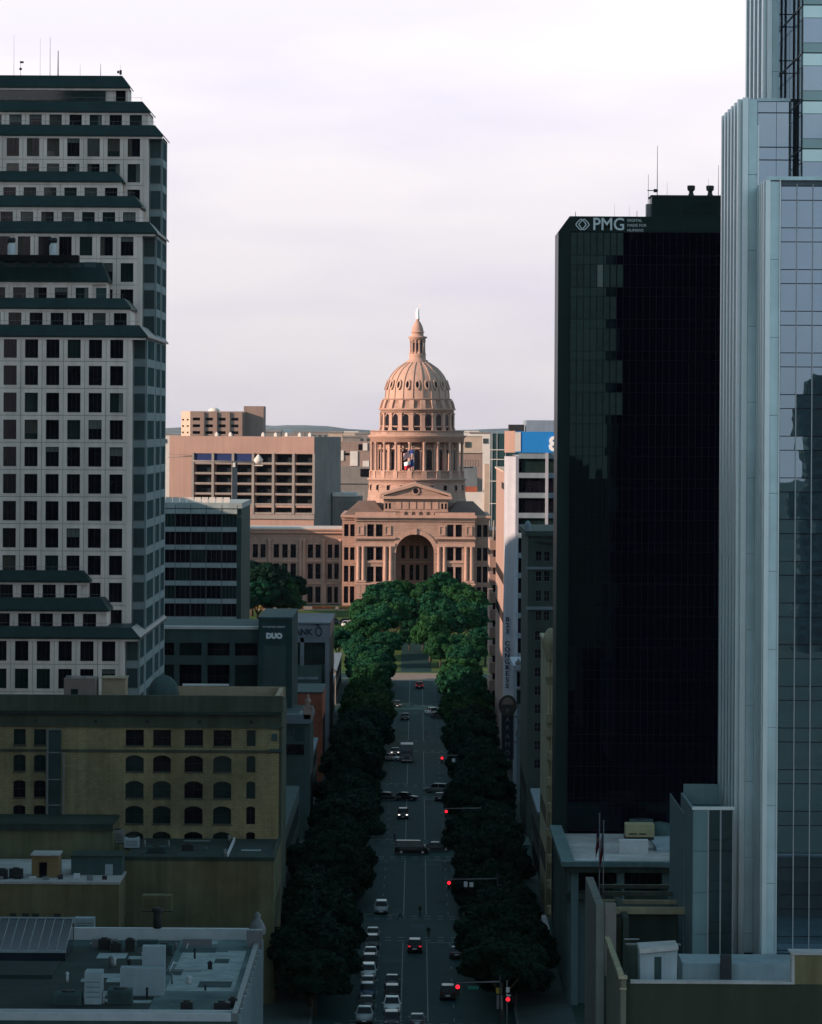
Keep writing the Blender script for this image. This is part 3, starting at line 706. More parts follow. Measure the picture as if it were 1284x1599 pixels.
# side windows of the central block, set back, and its cornice
so = [(X(a, D2), X(b, D2), Z(c, D2), Z(d, D2)) for a, b in ((538.5, 545.5), (548, 555)) for c, d in ((838, 819), (875, 855), (909, 884), (942, 916))]
so += [(X(1301 - b, D2), X(1301 - a, D2), Z(c, D2), Z(d, D2)) for a, b in ((538.5, 545.5), (548, 555)) for c, d in ((838, 819), (875, 855), (909, 884), (942, 916))]
for q0, q1 in ((535.5, 557.2), (740.8, 765)):
    facade(cap, 's', D2 - .45, X(q0, D2), X(q1, D2), g0 - 1, Z(808, D2), [o for o in so if X(q0, D2) < o[0] < X(q1, D2)], granite, winframe, glass_k, .4, 1, 1, .09, name='block_wall')
cb = MB(); cb.box(X(533, D2), X(767, D2), D2 - 1.6, D2 + 71, Z(808.3, D2), Z(804.5, D2)); cb.box(X(534.6, D2), X(765.6, D2), D2 - .9, D2 + 70.4, Z(812, D2), Z(808.4, D2)); cb.build('block_cornice', [granite_d], cap)
# hipped roofs either side of the attic
for a, b, c, d in ((X(538, D2), X(604, D2), X(560, D2), X(585, D2)), (X(697, D2), X(762, D2), X(716, D2), X(741, D2))):
    z0, z1 = Z(804.4, D2), Z(784, D2); mb = MB()
    mb.add([(a, D2 + .5, z0), (b, D2 + .5, z0), (b, D2 + 34, z0), (a, D2 + 34, z0), (c, D2 + 12, z1), (d, D2 + 12, z1), (d, D2 + 24, z1), (c, D2 + 24, z1)],
           [(0, 1, 5, 4), (1, 2, 6, 5), (2, 3, 7, 6), (3, 0, 4, 7), (4, 5, 6, 7)]); mb.build('hip_roof', [cap_roof], cap)
# west and east wings
Dw = DF + 16
for side in (-1, 1):
    def wx(px): return X(px if side < 0 else 1301 - px, Dw)
    a, b = sorted((wx(362), wx(536)))
    zt = Z(829, Dw)
    wo = []
    cols_ = [(366, 374), (378, 386), (396, 404), (408, 416), (428.5, 437), (442, 450.5), (455, 463.5), (482, 490), (494, 502), (513, 520), (523.5, 530.5)]
    for p, q in cols_:
        for c, d in ((872, 851), (905, 881), (942, 917)):
            u, v = sorted((wx(p), wx(q))); wo.append((u, v, Z(c, Dw), Z(d, Dw)))
    facade(cap, 's', Dw, a, b, g0 - 1, zt, wo, granite, winframe, glass_k, .4, 1, 1, .09, name='wing_wall')
    MB().box(a, b, Dw + .5, Dw + 30, g0 - 1, zt - .02).build('wing_body', [granite], cap)
    MB().box(a - .1, b, Dw - 1.3, Dw + 30.5, zt, zt + .5).box(a, b, Dw - .8, Dw + .1, zt - .9, zt - .02).build('wing_cornice', [granite_d], cap)
    for c, d in ((878.5, 875.5), (913, 910.4)): MB().box(a, b, Dw - .35, Dw + .05, Z(c, Dw), Z(d, Dw)).build('wing_string_course', [granite_d], cap)
    me_p = None
    for px in (390.5, 421.5, 470.5, 476, 507, 533.5):
        if me_p is None:
            mb = MB(); mb.box(-.8, .8, -.65, .1, g0 - .5, Z(913.2, Dw)); mb.lathe([(.62, Z(910.3, Dw)), (.58, Z(880, Dw)), (.5, Z(848, Dw)), (.78, Z(845, Dw)), (.8, Z(843, Dw))], 10, 0, -.25); me_p = mb.mesh('wing_pilaster', [granite_d])
        ob('wing_pilaster', me_p, cap, (wx(px), Dw, 0))
    mb = MB(); r0, r1 = zt + .5, zt + .9
    mb.add([(a, Dw - .8, r0), (b, Dw - .8, r0), (b, Dw + 30, r0), (a, Dw + 30, r0), (a + 1, Dw + 6, r1), (b, Dw + 6, r1), (b, Dw + 24, r1), (a + 1, Dw + 24, r1)], [(0, 1, 5, 4), (1, 2, 6, 5), (2, 3, 7, 6), (3, 0, 4, 7), (4, 5, 6, 7)])
    mb.build('wing_roof', [M('pale_metal_roof%d' % (side + 1), (0.5, 0.46, 0.44), .5, .1, .4)], cap)

# flags over the portico
def flag_mesh(w, h, bands, mats, seed, limp=0.0, nx=14, nz=8):
    """a waving cloth; bands(u,v) gives the material index"""
    mb = MB(); vs = []
    for k in range(nz + 1):
        for i in range(nx + 1):
            u, v = i / nx, k / nz
            x = u * w * (1 - .55 * limp); y = .16 * w * math.sin(u * 7 + seed + v * 1.5) * u ** .7
            z = (v - 1) * h - limp * u * u * h * 1.0 + .05 * w * math.sin(u * 5 + seed)
            vs.append((x, y, z))
    b = nx + 1
    for k in range(nz):
        for i in range(nx):
            mb.add([vs[k * b + i], vs[k * b + i + 1], vs[(k + 1) * b + i + 1], vs[(k + 1) * b + i]], [(0, 1, 2, 3)], bands((i + .5) / nx, (k + .5) / nz), True)
    return mb.mesh('cloth', mats)
fl_red = M('flag_red', (0.55, 0.03, 0.05), .8, .05, 1); fl_white = M('flag_white', (0.75, 0.75, 0.75), .8, .05, 1); fl_blue = M('flag_blue', (0.03, 0.05, 0.2), .8, .05, 1)
us_bands = lambda u, v: 2 if (u < .42 and v > .46) else (0 if int(v * 13) % 2 == 0 else 1)
tx_bands = lambda u, v: 2 if u < .34 else (1 if v > .5 else 0)
pole_x, pole_y = X(647, DF + 3), DF + 3
fp = thing('flagpole', 'tall pole above the portico pediment flying the national flag over the state flag', 'flagpole', (pole_x, pole_y, pz1))
MB().tube((pole_x, pole_y, pz1 - .5), (pole_x, pole_y, Z(698, pole_y)), .11, .06, 8).lathe([(.16, Z(698, pole_y)), (.16, Z(697, pole_y)), (.01, Z(696.4, pole_y))], 8, pole_x, pole_y).build('pole', [steel], fp)
ob('national_flag', flag_mesh(4.2, 2.3, us_bands, [fl_red, fl_white, fl_blue], 0.3, .35, 18, 13), fp, (pole_x, pole_y, Z(703, pole_y)), R(190))
ob('state_flag', flag_mesh(4.0, 2.3, tx_bands, [fl_red, fl_white, fl_blue], 1.9, .45), fp, (pole_x, pole_y, Z(717.5, pole_y)), R(195))
# ---------------------------------------------------------------- pale stepped tower, left
tw = thing('stepped_tower', 'tall pale precast office tower with dark green stepped terraces, left edge', 'tower', (-55, 640, gz(640)))
BAY, FLR, XC, ZT0 = 2.97, 3.78, -42.0, 112.4
XL = -86.0
TI = [  # key, front distance, right-end pixel, band top y, band bottom y, full-height mass
    ('A', 668.0, 197, 120, 138, 0), ('B', 664.0, 230, 160, 176, 0), ('C', 660.0, 262, 197, 213, 1), ('T1', 655.0, 187, 270, 285, 0), ('T2', 650.5, 216, 308, 324, 0),
    ('T3', 646.0, 248, 348, 365, 1), ('T4', 639.0, 165, 412, 441, 0), ('T5', 632.0, 200, 468, 483, 0), ('T6', 625.0, 237, 510, 527, 1),
    ('T7', 621.0, 138, 895, 910, 0), ('T8', 616.5, 168, 938, 955, 0), ('T9', 612.0, 220, 983, 998, 1)]
tiers = []
for i, (k, D, rp, bt, bb, full) in enumerate(TI):
    xe = X(rp, D) if not full else -38.0
    xe = {'A': X(197, 668), 'B': X(229, 664)}.get(k, xe)
    if full: xs_end = -39.9                               # south wall stops at the notched corner
    else: xs_end = xe
    ztop = Z(bb, D)
    zbot = gz(640) if full else Z(TI[i + 1][4], TI[i + 1][1]) + .2
    back = 677.0 if full else {'A': 676, 'B': 676.5}.get(k, TI[[t[0] for t in TI].index({'T1': 'C', 'T2': 'C', 'T4': 'T3', 'T5': 'T3', 'T7': 'T6', 'T8': 'T6'}.get(k, 'C'))][1] + .5)
    tiers.append(dict(k=k, D=D, xe=xe, xs=xs_end, ztop=ztop, zbot=zbot, full=full, bt=Z(bt, D), back=back))
def panel_mesh(w, h, ww, wz0, wz1, dpt=.42, g=.03):
    mb = MB(); a, b, c, d = -w / 2 + g, w / 2 - g, g, h - g
    wall_grid(mb, a, b, c, d, [(-ww / 2, ww / 2, wz0, wz1)], dpt)
    for p, q in (((a, c), (a, d)), ((b, c), (b, d)), ((a, c), (b, c)), ((a, d), (b, d))):
        mb.quad((p[0], 0, p[1]), (q[0], 0, q[1]), (q[0], .3, q[1]), (p[0], .3, p[1]))
    # raised border round the window
    e = .10
    mb.box(-ww / 2 - e, ww / 2 + e, -.04, .0, wz1, wz1 + e); mb.box(-ww / 2 - e, ww / 2 + e, -.06, .0, wz0 - e, wz0)
    return mb.mesh('panel', [precast])
WW, WH = 1.84, 2.72
PM = panel_mesh(BAY, FLR, WW, FLR - .62 - WH, FLR - .62)
wv = [win_mesh(WW, WH, winframe, g, nv, 0, .06) for g, nv in ((glass_k, 2), (glass_k, 1), (glass_g, 2), (glass_b, 1), (glass_k, 2))]
blindm = M('pale_blind', (0.13, 0.145, 0.14), 0.7, 0.2, 0.8); warm_room = M('curtain', (0.075, 0.07, 0.06), 0.8, 0.3, 0.6)
def blind_win(frac, bm, gl, u0=-1.0, u1=1.0):
    mb = MB(); me = win_mesh(WW, WH, winframe, gl, 2, 0, .06); me2 = me.copy(); me2.name = 'window'
    mb.v = [tuple(v.co) for v in me.vertices]; mb.f = [tuple(p.vertices) for p in me.polygons]; mb.m = [p.material_index for p in me.polygons]; mb.s = [False] * len(mb.f)
    mb.box(u0 * (WW / 2 - .07), u1 * (WW / 2 - .07), .050, .057, WH * (1 - frac), WH - .07, 2); bpy.data.meshes.remove(me2)
    return mb.mesh('window', [winframe, gl, bm])
wv += [blind_win(.45, blindm, glass_k), blind_win(.25, blindm, glass_k), blind_win(.97, warm_room, glass_k, -1, -.3), blind_win(.97, blindm, glass_g, .35, 1), blind_win(.7, warm_room, glass_g)]
rw = random.Random(4)
def covered(ti, x, z):
    for t in tiers:
        if t['D'] < tiers[ti]['D'] - .1 and x < t['xe'] - .4 and z < t['ztop'] - .3 and z > t['zbot'] - .1: return True
    return False
for ti, t in enumerate(tiers):
    k = t['k']
    # body of the tier
    mb = MB(); mb.box(XL, t['xs'] - .02 if t['full'] else t['xe'], t['D'] + .42, t['back'], t['zbot'], t['ztop'])
    if t['full']:
        mb.box(t['xs'] - 1, t['xe'] - .3, t['D'] + 3.1, t['back'] - .02, t['zbot'], t['ztop'] - .02)
    mb.build('tier_body', [precast_core if t['full'] else precast], tw)
    if t['full']:   # narrow notch wall at the corner (looks south) and the pier beside it
        MB().box(t['xs'] - .6, t['xs'], t['D'] + .02, t['D'] + 3.0, t['zbot'], t['ztop'] - .01).build('corner_pier', [precast], tw)
    jmax = 8
    if k == 'A': continue
    zlo = 24.0
    kk = -1
    while True:
        ztopw = ZT0 - FLR * kk; zp1 = ztopw + .62; zp0 = zp1 - FLR
        kk += 1
        if zp1 < zlo: break
        if zp1 > t['ztop'] + 1.2 or (zp0 < t['zbot'] - 3.0 and not t['full']): continue
        zc = ztopw - WH / 2
        if zc > t['ztop'] or zc < t['zbot'] - 1.5: continue
        for j in range(0, jmax):
            x = XC - BAY * j
            if x + BAY / 2 > t['xs'] + .75: continue
            if covered(ti, x + BAY * .3, zc): continue
            p = ob('panel', PM, tw, (x, t['D'], zp0))
            top = kk - 1 < 8
            g = rw.choice([2, 2, 3, 0, 4]) if top and kk < 5 else (rw.choice([0, 0, 1, 2, 3, 4, 0]) if top else rw.choice([0, 0, 1, 4, 0, 1, 4, 0, 2]))
            if rw.random() < (.30 if top else .16): g = rw.choice([5, 6, 7, 8, 9])
            ob('window', wv[g], p, (x, t['D'] + .33, zp0 + FLR - .62 - WH))
        # strip of wall right of the last bay
        if not t['full']:
            # corner window that looks out of the tier's end
            xr = max([XC - BAY * j for j in range(jmax) if XC - BAY * j + BAY / 2 <= t['xs'] + .75] or [t['xs'] - 2]) + BAY / 2
            if t['xe'] - xr > .9: put_win(tw, 's', t['D'], (xr + t['xe']) / 2 + .25, zc - WH / 2, min(1.5, t['xe'] - xr - .3), WH, winframe_l, glass_t, .30, 0, 0, .05)
        else:
            ip = ob('corner_window', win_mesh(1.55, WH, winframe_l, glass_t, 0, 0, .06), tw, (-38.95, t['D'] + 2.9, zc - WH / 2)) if not covered(ti, -38.8, zc) else None
    if t['full']:
        nb = {'C': (664, 676.5), 'T3': (650, 663), 'T6': (628.6, 649), 'T9': (615.6, 627.5)}[k]
        # wall of the notch with its horizontal joints, behind the corner windows
        MB().box(t['xs'], t['xe'] - .02, t['D'] + 3.02, t['D'] + 3.09, 24, t['ztop'] - .03).build('notch_wall', [eastwall], tw)
        opens = []; kk = 0
        while True:
            z1 = ZT0 - FLR * kk; kk += 1
            if z1 < 26: break
            if z1 > t['ztop']: continue
            w = nb[1] - nb[0]
            opens.append((nb[0] + w * .10, nb[1] - w * .12, z1 - WH, z1))
        facade(tw, 'e', t['xe'], nb[0], nb[1], 24, t['ztop'] - .02, opens, eastwall, winframe_l, glass_te, .12, 2, 0, .05, name='east_wall', win='ribbon_window')
# plain strips between bays and edges
for t in tiers:
    if t['full']: MB().box(t['xs'] - .62, t['xs'] - .01, t['D'] + .05, t['D'] + .4, t['zbot'], t['ztop'] - .02).build('edge_strip', [precast], tw)
    # fascia under the green band
    MB().box(XL, t['xe'] + .05, t['D'] - .12, t['D'] + .45, t['ztop'] - .55, t['ztop'] - .01).build('fascia', [precast], tw)
    # sloped green band: hip on the front and the right end
    h = t['bt'] - t['ztop']; sb = 2.4 if h < 2 else 3.0
    x1 = t['xe'] + .35; y0 = t['D'] - .35
    mb = MB(); yb = t['back'] - .5; z0, z1 = t['ztop'] - .0, t['bt']
    tpx = x1 - (1.3 if t['full'] or t['k'] in 'AB' else 1.1)
    mb.add([(XL, y0, z0), (x1, y0, z0), (x1, yb, z0), (tpx, yb, z1), (tpx, y0 + sb * .55, z1), (XL, y0 + sb * .55, z1), (XL, yb, z1)], [(0, 1, 4, 5), (1, 2, 3, 4), (5, 4, 3, 6)])
    mb.quad((XL, y0, z0 - .25), (x1, y0, z0 - .25), (x1, y0, z0), (XL, y0, z0)); mb.quad((x1, y0, z0 - .25), (x1, yb, z0 - .25), (x1, yb, z0), (x1, y0, z0))
    mb.quad((XL, y0, z0 - .25), (x1, y0, z0 - .25), (x1, t['D'] + .3, z0 - .25), (XL, t['D'] + .3, z0 - .25))
    mb.build('green_band', [greenroof], tw)
    if t['k'] not in ('A',):     # terrace rail standing on the band
        rl = MB(); zr = z1; yr = y0 + sb * .55 + .1
        rl.tube((XL, yr, zr + .55), (tpx, yr, zr + .55), .025, n=4, caps=False)
        for i in range(0, 16): rl.tube((tpx - .2 - i * 2, yr, zr), (tpx - .2 - i * 2, yr, zr + .55), .02, n=4, caps=False)
        rl.build('terrace_rail', [steel], tw)
# penthouse strip window, panel and end window under the top band
tA = tiers[0]
MB().box(XL, X(162, 668), tA['D'] - .05, tA['D'] + .3, Z(160, 668), Z(145, 668)).build('strip_window', [glass_g], tw)
put_win(tw, 's', tA['D'], X(185.5, 668), Z(160, 668), X(193, 668) - X(178, 668), 1.6, winframe, glass_k, .2, 0, 0, .05)
# dark canopy, glazed screen and bell lamps on the fourth terrace
D4 = 637.5
MB().box(XL, X(122, D4), D4 - 2, D4 + 1.2, Z(412, D4), Z(402, D4)).build('canopy', [M('canopy_black', (.006, .007, .009), .6, .1, 1)], tw)
scr = MB()
for i in range(6): scr.box(X(5 + i * 25, D4), X(23 + i * 25, D4), D4 + .2, D4 + .26, Z(420, D4), Z(412, D4))
scr.build('glass_screen', [glass_t], tw)
for px in (17.5, 82.5):
    xx = X(px, 645); bl = thing('bell_vent', 'white bell-shaped roof vent with dark cap, ' + ('nearer the left edge' if px < 50 else 'right one of the pair') + ' on the tower terrace', 'vent', (xx, 643.6, Z(412, 645)), 'white vents on the tower terrace')
    MB().lathe([(.55, Z(402, 645)), (.55, Z(388, 645)), (.4, Z(384, 645)), (.25, Z(382.5, 645))], 14, xx, 643.6).build('bell', [white], bl)
    MB().lathe([(.5, Z(383, 645)), (.62, Z(381, 645)), (.62, Z(376, 645)), (.3, Z(375, 645))], 14, xx, 643.6).build('cap', [darksteel], bl)
# antennas and roof drums on top
ztp = tA['bt']
def mast(name, label, px, ptop, D, zb, r=.05, extra=None, group='masts on the stepped tower'):
    x = X(px, D); m = thing(name, label, 'antenna', (x, D, zb), group)
    MB().tube((x, D, zb - .3), (x, D, Z(ptop, D)), r, r * .5, 6).build('mast', [steel if r < .08 else darksteel], m)
    if extra: extra(x, D, m)
    return m
def clus(x, D, m):
    mb = MB(); mb.lathe([(.05, Z(113, D)), (.22, Z(112, D)), (.22, Z(110, D)), (.05, Z(109, D))], 10, x, D); mb.box(x - .1, x + .45, D - .1, D + .1, Z(102, D), Z(99, D)); mb.build('instrument', [darksteel], m)
def clus2(x, D, m): MB().box(x - .5, x - .2, D - .1, D + .1, Z(117, D), Z(113, D)).box(x - .15, x + .2, D - .1, D + .1, Z(119, D), Z(112, D)).build('antenna_head', [darksteel], m)
mast('antenna', 'thin faint whip antenna farthest left on the tower roof', 18.5, 58, 676, ztp, .03)
mast('weather_mast', 'short weather mast with round instrument on the tower roof', 29, 98, 674, ztp, .04, clus)
mast('antenna', 'faint thin whip antenna between weather mast and tall whip', 59.5, 62, 676, ztp, .025)
mast('antenna', 'tallest whip antenna on the tower roof', 75, 61, 676, ztp, .05)
mast('antenna', 'thick dark mast on the tower roof', 87.5, 82, 676, ztp, .11)
mast('antenna', 'low thin aerial right of the thick mast', 122, 103, 676, ztp, .03)
mast('antenna', 'short dark aerial above the right roof drum', 154, 102, 676, ztp, .06)
mast('antenna', 'antenna with small boxes at the right end of the tower roof', 185, 104, 674, ztp, .03, clus2)
for i, (a, b) in enumerate(((18, 41), (57, 81), (100, 122), (136, 160))):
    rd = MB(); D = 678; rd.lathe([((X(b, D) - X(a, D)) / 2, ztp - .2), ((X(b, D) - X(a, D)) / 2, ztp + .28), ((X(b, D) - X(a, D)) / 2.3, ztp + .42), (.1, ztp + .45)], 20, X((a + b) / 2, D), D)
    tag(rd.build('roof_drum', [greenroof]), ['first low round roof drum from the left on the tower', 'second low round roof drum from the left on the tower', 'third low round roof drum from the left on the tower', 'rightmost low round roof drum on the tower'][i], 'roof drum', 'round drums on the tower roof')
# low podium along the avenue
pod = thing('podium', 'low dark podium of the stepped tower along the left pavement', 'building', (-28, 670, gz(670)))
MB().box(-60, -18.4, 632, 712, gz(632) - .5, 13).build('wall', [duo_w], pod)
for i in range(12): put_win(pod, 'e', -18.35, 637 + i * 6.2, 2.2, 4.6, 4, winframe, glass_k, .02, 2, 0); put_win(pod, 'e', -18.35, 637 + i * 6.2, 8.0, 4.6, 3, winframe, glass_k, .02, 2, 0)

# ---------------------------------------------------------------- tan brick building with arched windows
DB = 570.0; zr = Z(1088, DB)
sb_ = thing('brick_building', 'tan brick block with rows of arched windows, lower left', 'building', (-40, DB, gz(DB)))
XB1 = X(443, DB); XB0 = -66.0
def bx(p): return X(p, DB)
def bz(p): return Z(p, DB)
ops = []
rows_b = [(1142, 1167, 0), (1182, 1208, .45), (1222, 1249, .45), (1261, 1289, .45), (1301, 1327, .45)]
for (a, b) in ((-22, 2), (24, 43), (56, 74.5), (199, 227.5), (242, 270), (291, 320), (336, 364.5), (388, 402)):
    for (t, bt, rise) in rows_b:
        ops.append((bx(a), bx(b), bz(bt), bz(t), rise if b - a > 16 and a > 100 else (.2 if rise else 0)))
mb = MB(face_s(DB)); wall_grid(mb, XB0, XB1 - .35, gz(DB) - .5, bz(1137), ops, .35); mb.build('wall', [brick_y], sb_)
for o in ops: put_win(sb_, 's', DB, (o[0] + o[1]) / 2, o[2], o[1] - o[0], o[3] - o[2], winframe, [glass_k, glass_k, glass_g][int(o[0] * 7 + o[2]) % 3], .26, 1, 1 if o[1] - o[0] > 1.3 else 0, .06)
for o in ops:
    if o[1] - o[0] > 1.2: MB().box(o[0] - .08, o[1] + .08, DB - .1, DB + .1, o[2] - .16, o[2] - .003).build('sill', [trim_y], sb_)
body(sb_, XB0, XB1 - .05, DB + .36, 590, gz(DB) - .5, zr - 1.3, trim_y)
up = MB(); up.box(XB0, XB1 - .33, DB - .02, DB + .35, bz(1136.9), bz(1118)); up.build('frieze', [trim_y], sb_)
ct = MB(); ct.box(XB0, XB1 - .1, DB - .5, DB + .34, bz(1117.9), bz(1113)); ct.build('shadow_strip', [roof_d], sb_)  # dark strip painted in for the shadow line under the cornice
cp = MB(); cp.box(XB0, XB1 + .15, DB - .55, DB + .33, bz(1112.9), zr); cp.build('cornice_wall', [trim_y], sb_)
MB().box(XB0, XB1 + .2, DB - .2, DB + .05, bz(1138.5), bz(1136.2)).box(XB0, XB1, DB - .1, DB + .05, bz(1177.5), bz(1173)).build('string_course', [trim_y], sb_)
for px in (58.5, 152, 233, 314, 395):
    MB().box(bx(px) - .22, bx(px) + .22, DB - .045, DB + .1, bz(1132), bz(1126.5)).build('vent', [darksteel], sb_)
# east side towards the avenue, and the corner pier with its carved panel
MB().box(XB1 - .34, XB1, DB + .05, 590, gz(DB) - .5, bz(1113)).build('east_wall', [trim_y], sb_)
cpn = MB(); cpn.box(bx(424), XB1 + .1, DB - .25, DB + .04, bz(1175), bz(1171)); cpn.box(bx(425), bx(438), DB - .18, DB + .04, bz(1140), bz(1134)); cpn.box(bx(427), bx(436), DB - .16, DB + .04, bz(1158), bz(1147)); cpn.build('carved_panel', [tealwall], sb_)
# roof, parapet behind, penthouses
MB().box(bx(268), XB1 - .1, 588.6, 589.2, zr - 1.25, zr + .05).box(XB1 - .9, XB1 - .35, DB + .4, 588.5, zr - 1.25, zr - .02).build('back_parapet', [tanstone], sb_)
MB().box(bx(275), X(360, 590), 589.5, 589.9, zr + .1, zr + .35).build('coping', [white], sb_)
ph = thing('penthouse', 'small pink-grey rooftop hut on the tan brick building', 'rooftop hut', (X(128, 582), 582, zr - 1.2))
MB().box(X(104, 582), X(153, 582), 580, 586, zr - 1.29, Z(1061, 582)).build('wall', [pinkcon2], ph); MB().box(X(115, 582), X(126, 582), 579.9, 580.05, Z(1088, 580), Z(1079, 580)).build('window', [glass_g], ph)
MB().box(X(106, 582), X(114, 582), 581, 582, Z(1061, 582), Z(1058, 582)).box(X(131, 582), X(138, 582), 581, 582, Z(1061, 582), Z(1059, 582)).build('roof_vent', [steel], ph)
tag(MB().box(X(162, 584), X(199, 584), 583, 588, zr - 1.29, Z(1062, 584)).box(X(160.5, 584), X(200.5, 584), 582.8, 588.2, Z(1062, 584) + .003, Z(1060.4, 584)).build('rooftop_box', [tanstone]), 'beige rooftop box beside the pink-grey hut', 'rooftop box')
tag(MB().lathe([(2.0, zr - 1.3), (2.0, zr - .6), (1.7, zr + .6), (1.0, zr + 1.4), (.2, zr + 1.7)], 20, X(258, 586), 586).build('roof_dome', [duo_w]), 'small teal domed vent behind the tan parapet', 'roof vent')
# glazed stair bay with steel bracing
stb = thing('stair_bay', 'glazed steel-framed stair bay climbing the tan brick wall', 'stair bay', (bx(92), DB - .4, gz(DB)))
MB().box(bx(79.5), bx(98.5), DB - .75, DB - .02, gz(DB), bz(1141)).build('glass', [glass_t], stb)
for py in (1141, 1177, 1219, 1259, 1300): MB().box(bx(78), bx(104 if py > 1150 else 99), DB - .95, DB - .77, bz(py + 1.6), bz(py)).build('floor_beam', [steel], stb)
for px in (78, 103.5): MB().box(bx(px) - .09, bx(px) + .09, DB - .97, DB - .78, gz(DB), bz(1141 if px < 90 else 1177)).build('post', [steel], stb)

# ---------------------------------------------------------------- roofs in the lower left corner
lb = thing('low_building', 'low olive-walled building with plain blank side wall, in front of tan brick block', 'building', (-30, 552, gz(552)))
D1 = 541.0; z1_ = Z(1340, D1)
MB().box(X(196, D1), X(432, D1), D1, 569.4, gz(D1) - .5, z1_ - .5).build('wall', [olive], lb)
MB().box(X(196, D1), X(432, D1), D1 - .05, D1 + .3, z1_ - .49, z1_).box(X(432, D1) - .35, X(432, D1) + .03, D1 + .31, 569, z1_ - .49, z1_).build('parapet', [olive_d], lb)
MB().box(X(196, D1) + .1, X(432, D1) - .4, D1 + .35, 569.2, z1_ - .48, z1_ - .4).build('roof', [roof_d], lb)
MB().box(X(362, 552), X(364, 552), 545, 566, z1_ - .39, z1_ + .12).build('roof_seam', [white], lb)
for i in range(5): put_win(lb, 'e', X(432, D1), 545 + i * 5, 2.0, 3.2, 3, winframe, glass_k, -.02, 1, 0); put_win(lb, 'e', X(432, D1), 545 + i * 5, 9.0, 2.2, 3.5, winframe, glass_k, -.02, 1, 1)
rd = random.Random(12)
def unit(name, label, cat, x, y, z, w, d, h, mat, group=None, fan=True):
    u = thing(name, label, cat, (x, y, z), group)
    MB().box(x - w / 2, x + w / 2, y - d / 2, y + d / 2, z + .12, z + h).build('casing', [mat], u)
    MB().box(x - w / 2 - .05, x + w / 2 + .05, y - d / 2 - .05, y + d / 2 + .05, z, z + .12).build('base', [darksteel], u)
    lv = MB()
    for k in range(4): lv.box(x - w * .4, x + w * .4, y - d / 2 - .03, y - d / 2 + .01, z + h * (.25 + .15 * k), z + h * (.25 + .15 * k) + .05)
    lv.build('louvre', [darksteel], u)
    if fan: MB().lathe([(min(w, d) * .32, z + h), (min(w, d) * .32, z + h + .15), (min(w, d) * .1, z + h + .16)], 14, x, y).build('fan', [darksteel], u)
    return u
unit('condenser', 'pale grey roof unit at the left end of the olive building roof', 'roof unit', X(186, 562), 562, z1_ - .4, 1.9, 1.6, 1.7, steel)
unit('condenser', 'rounded grey roof unit second from left on the olive roof', 'roof unit', X(210, 556), 556, z1_ - .4, 1.8, 1.8, 1.3, bluewhite)
unit('condenser', 'low flat roof unit in the middle of the olive roof', 'roof unit', X(248, 550), 550, z1_ - .4, 2.4, 1.6, .8, tealwall)
unit('condenser', 'small dark roof unit toward the right of the olive roof', 'roof unit', X(297, 553), 553, z1_ - .4, 1.4, 1.2, .8, darksteel)
unit('roof_hatch', 'slanted olive hatch box at the foot of the blank olive wall', 'hatch', X(250, 520), 520, Z(1425, 520), 3.4, 2.2, 1.9, olive, fan=False)
gb = thing('green_building', 'dark green-grey block with ridged roof edge, far lower left', 'building', (-47, 556, gz(556)))
D3 = 556.0; z3 = Z(1294, D3)
MB().box(-64, X(178, D3), D3, 569.5, gz(D3) - .5, z3).build('wall', [olive], gb); MB().box(-64, X(179, D3), D3 - .2, 569.6, z3 + .003, z3 + .35).box(-64, X(180, D3), D3 - .35, D3 + .4, z3 - .5, z3 - .003).build('roof_edge', [olive_d], gb)
for i, px in enumerate((4, 40, 150)): put_win(gb, 's', D3, X(px, D3), 11, 1.6, 2.2, winframe, glass_k, -.04, 1, 0)
ob_ = thing('olive_building', 'olive building with pale roof edge carrying a tan stair hut, lower left', 'building', (-43, 535, gz(535)))
D4_ = 528.0; z4 = Z(1384, D4_)
MB().box(-62, X(190, D4_), D4_, 555.5, gz(D4_) - .5, z4 - .02).build('wall', [olive], ob_); MB().box(-62, X(190.5, D4_), D4_ - .12, 555.4, z4 - .01, z4 + .3).build('roof', [roof_w], ob_)
for i, px in enumerate((25, 44, 60, 94)): MB().box(X(px, D4_) - .4, X(px, D4_) + .4, D4_ - .04, D4_ + .1, Z(1437, D4_), Z(1430, D4_)).build('vent', [darksteel], ob_)
for i in range(3): put_win(ob_, 'e', X(190, D4_), 533 + i * 6, 9, 1.6, 2, winframe, glass_k, -.02, 1, 0)
hut = thing('stair_hut', 'tan rooftop stair hut with dark doorway and pale roof edge', 'rooftop hut', (X(76, 534), 534, z4 + .3))
MB().box(X(55, 534), X(97, 534), 532.5, 537, z4 + .3, Z(1338, 534)).build('wall', [M('tan_hut', (.23, .16, .085), .9, .15, .5, streak=.15)], hut)
MB().box(X(53.5, 534), X(98.5, 534), 532.2, 537.2, Z(1338, 534) + .003, Z(1335.5, 534)).build('roof', [roof_w], hut)
MB().box(X(67, 534), X(79, 534), 532.4, 532.6, z4 + .32, Z(1348, 534)).build('door', [glass_k], hut)
hut2 = thing('plant_room', 'teal rooftop plant room with lighter door panel', 'plant room', (X(156, 538), 538, z4 + .3))
MB().box(X(117, 538), X(196, 538), 536, 543, z4 + .3, Z(1339, 538)).build('wall', [tealwall], hut2); MB().box(X(116, 538), X(197, 538), 535.8, 543.2, Z(1339, 538) + .003, Z(1336.6, 538)).build('roof', [olive_d], hut2)
MB().box(X(170, 538), X(182, 538), 535.9, 536.05, z4 + .32, Z(1350, 538)).build('door', [bluewhite], hut2)
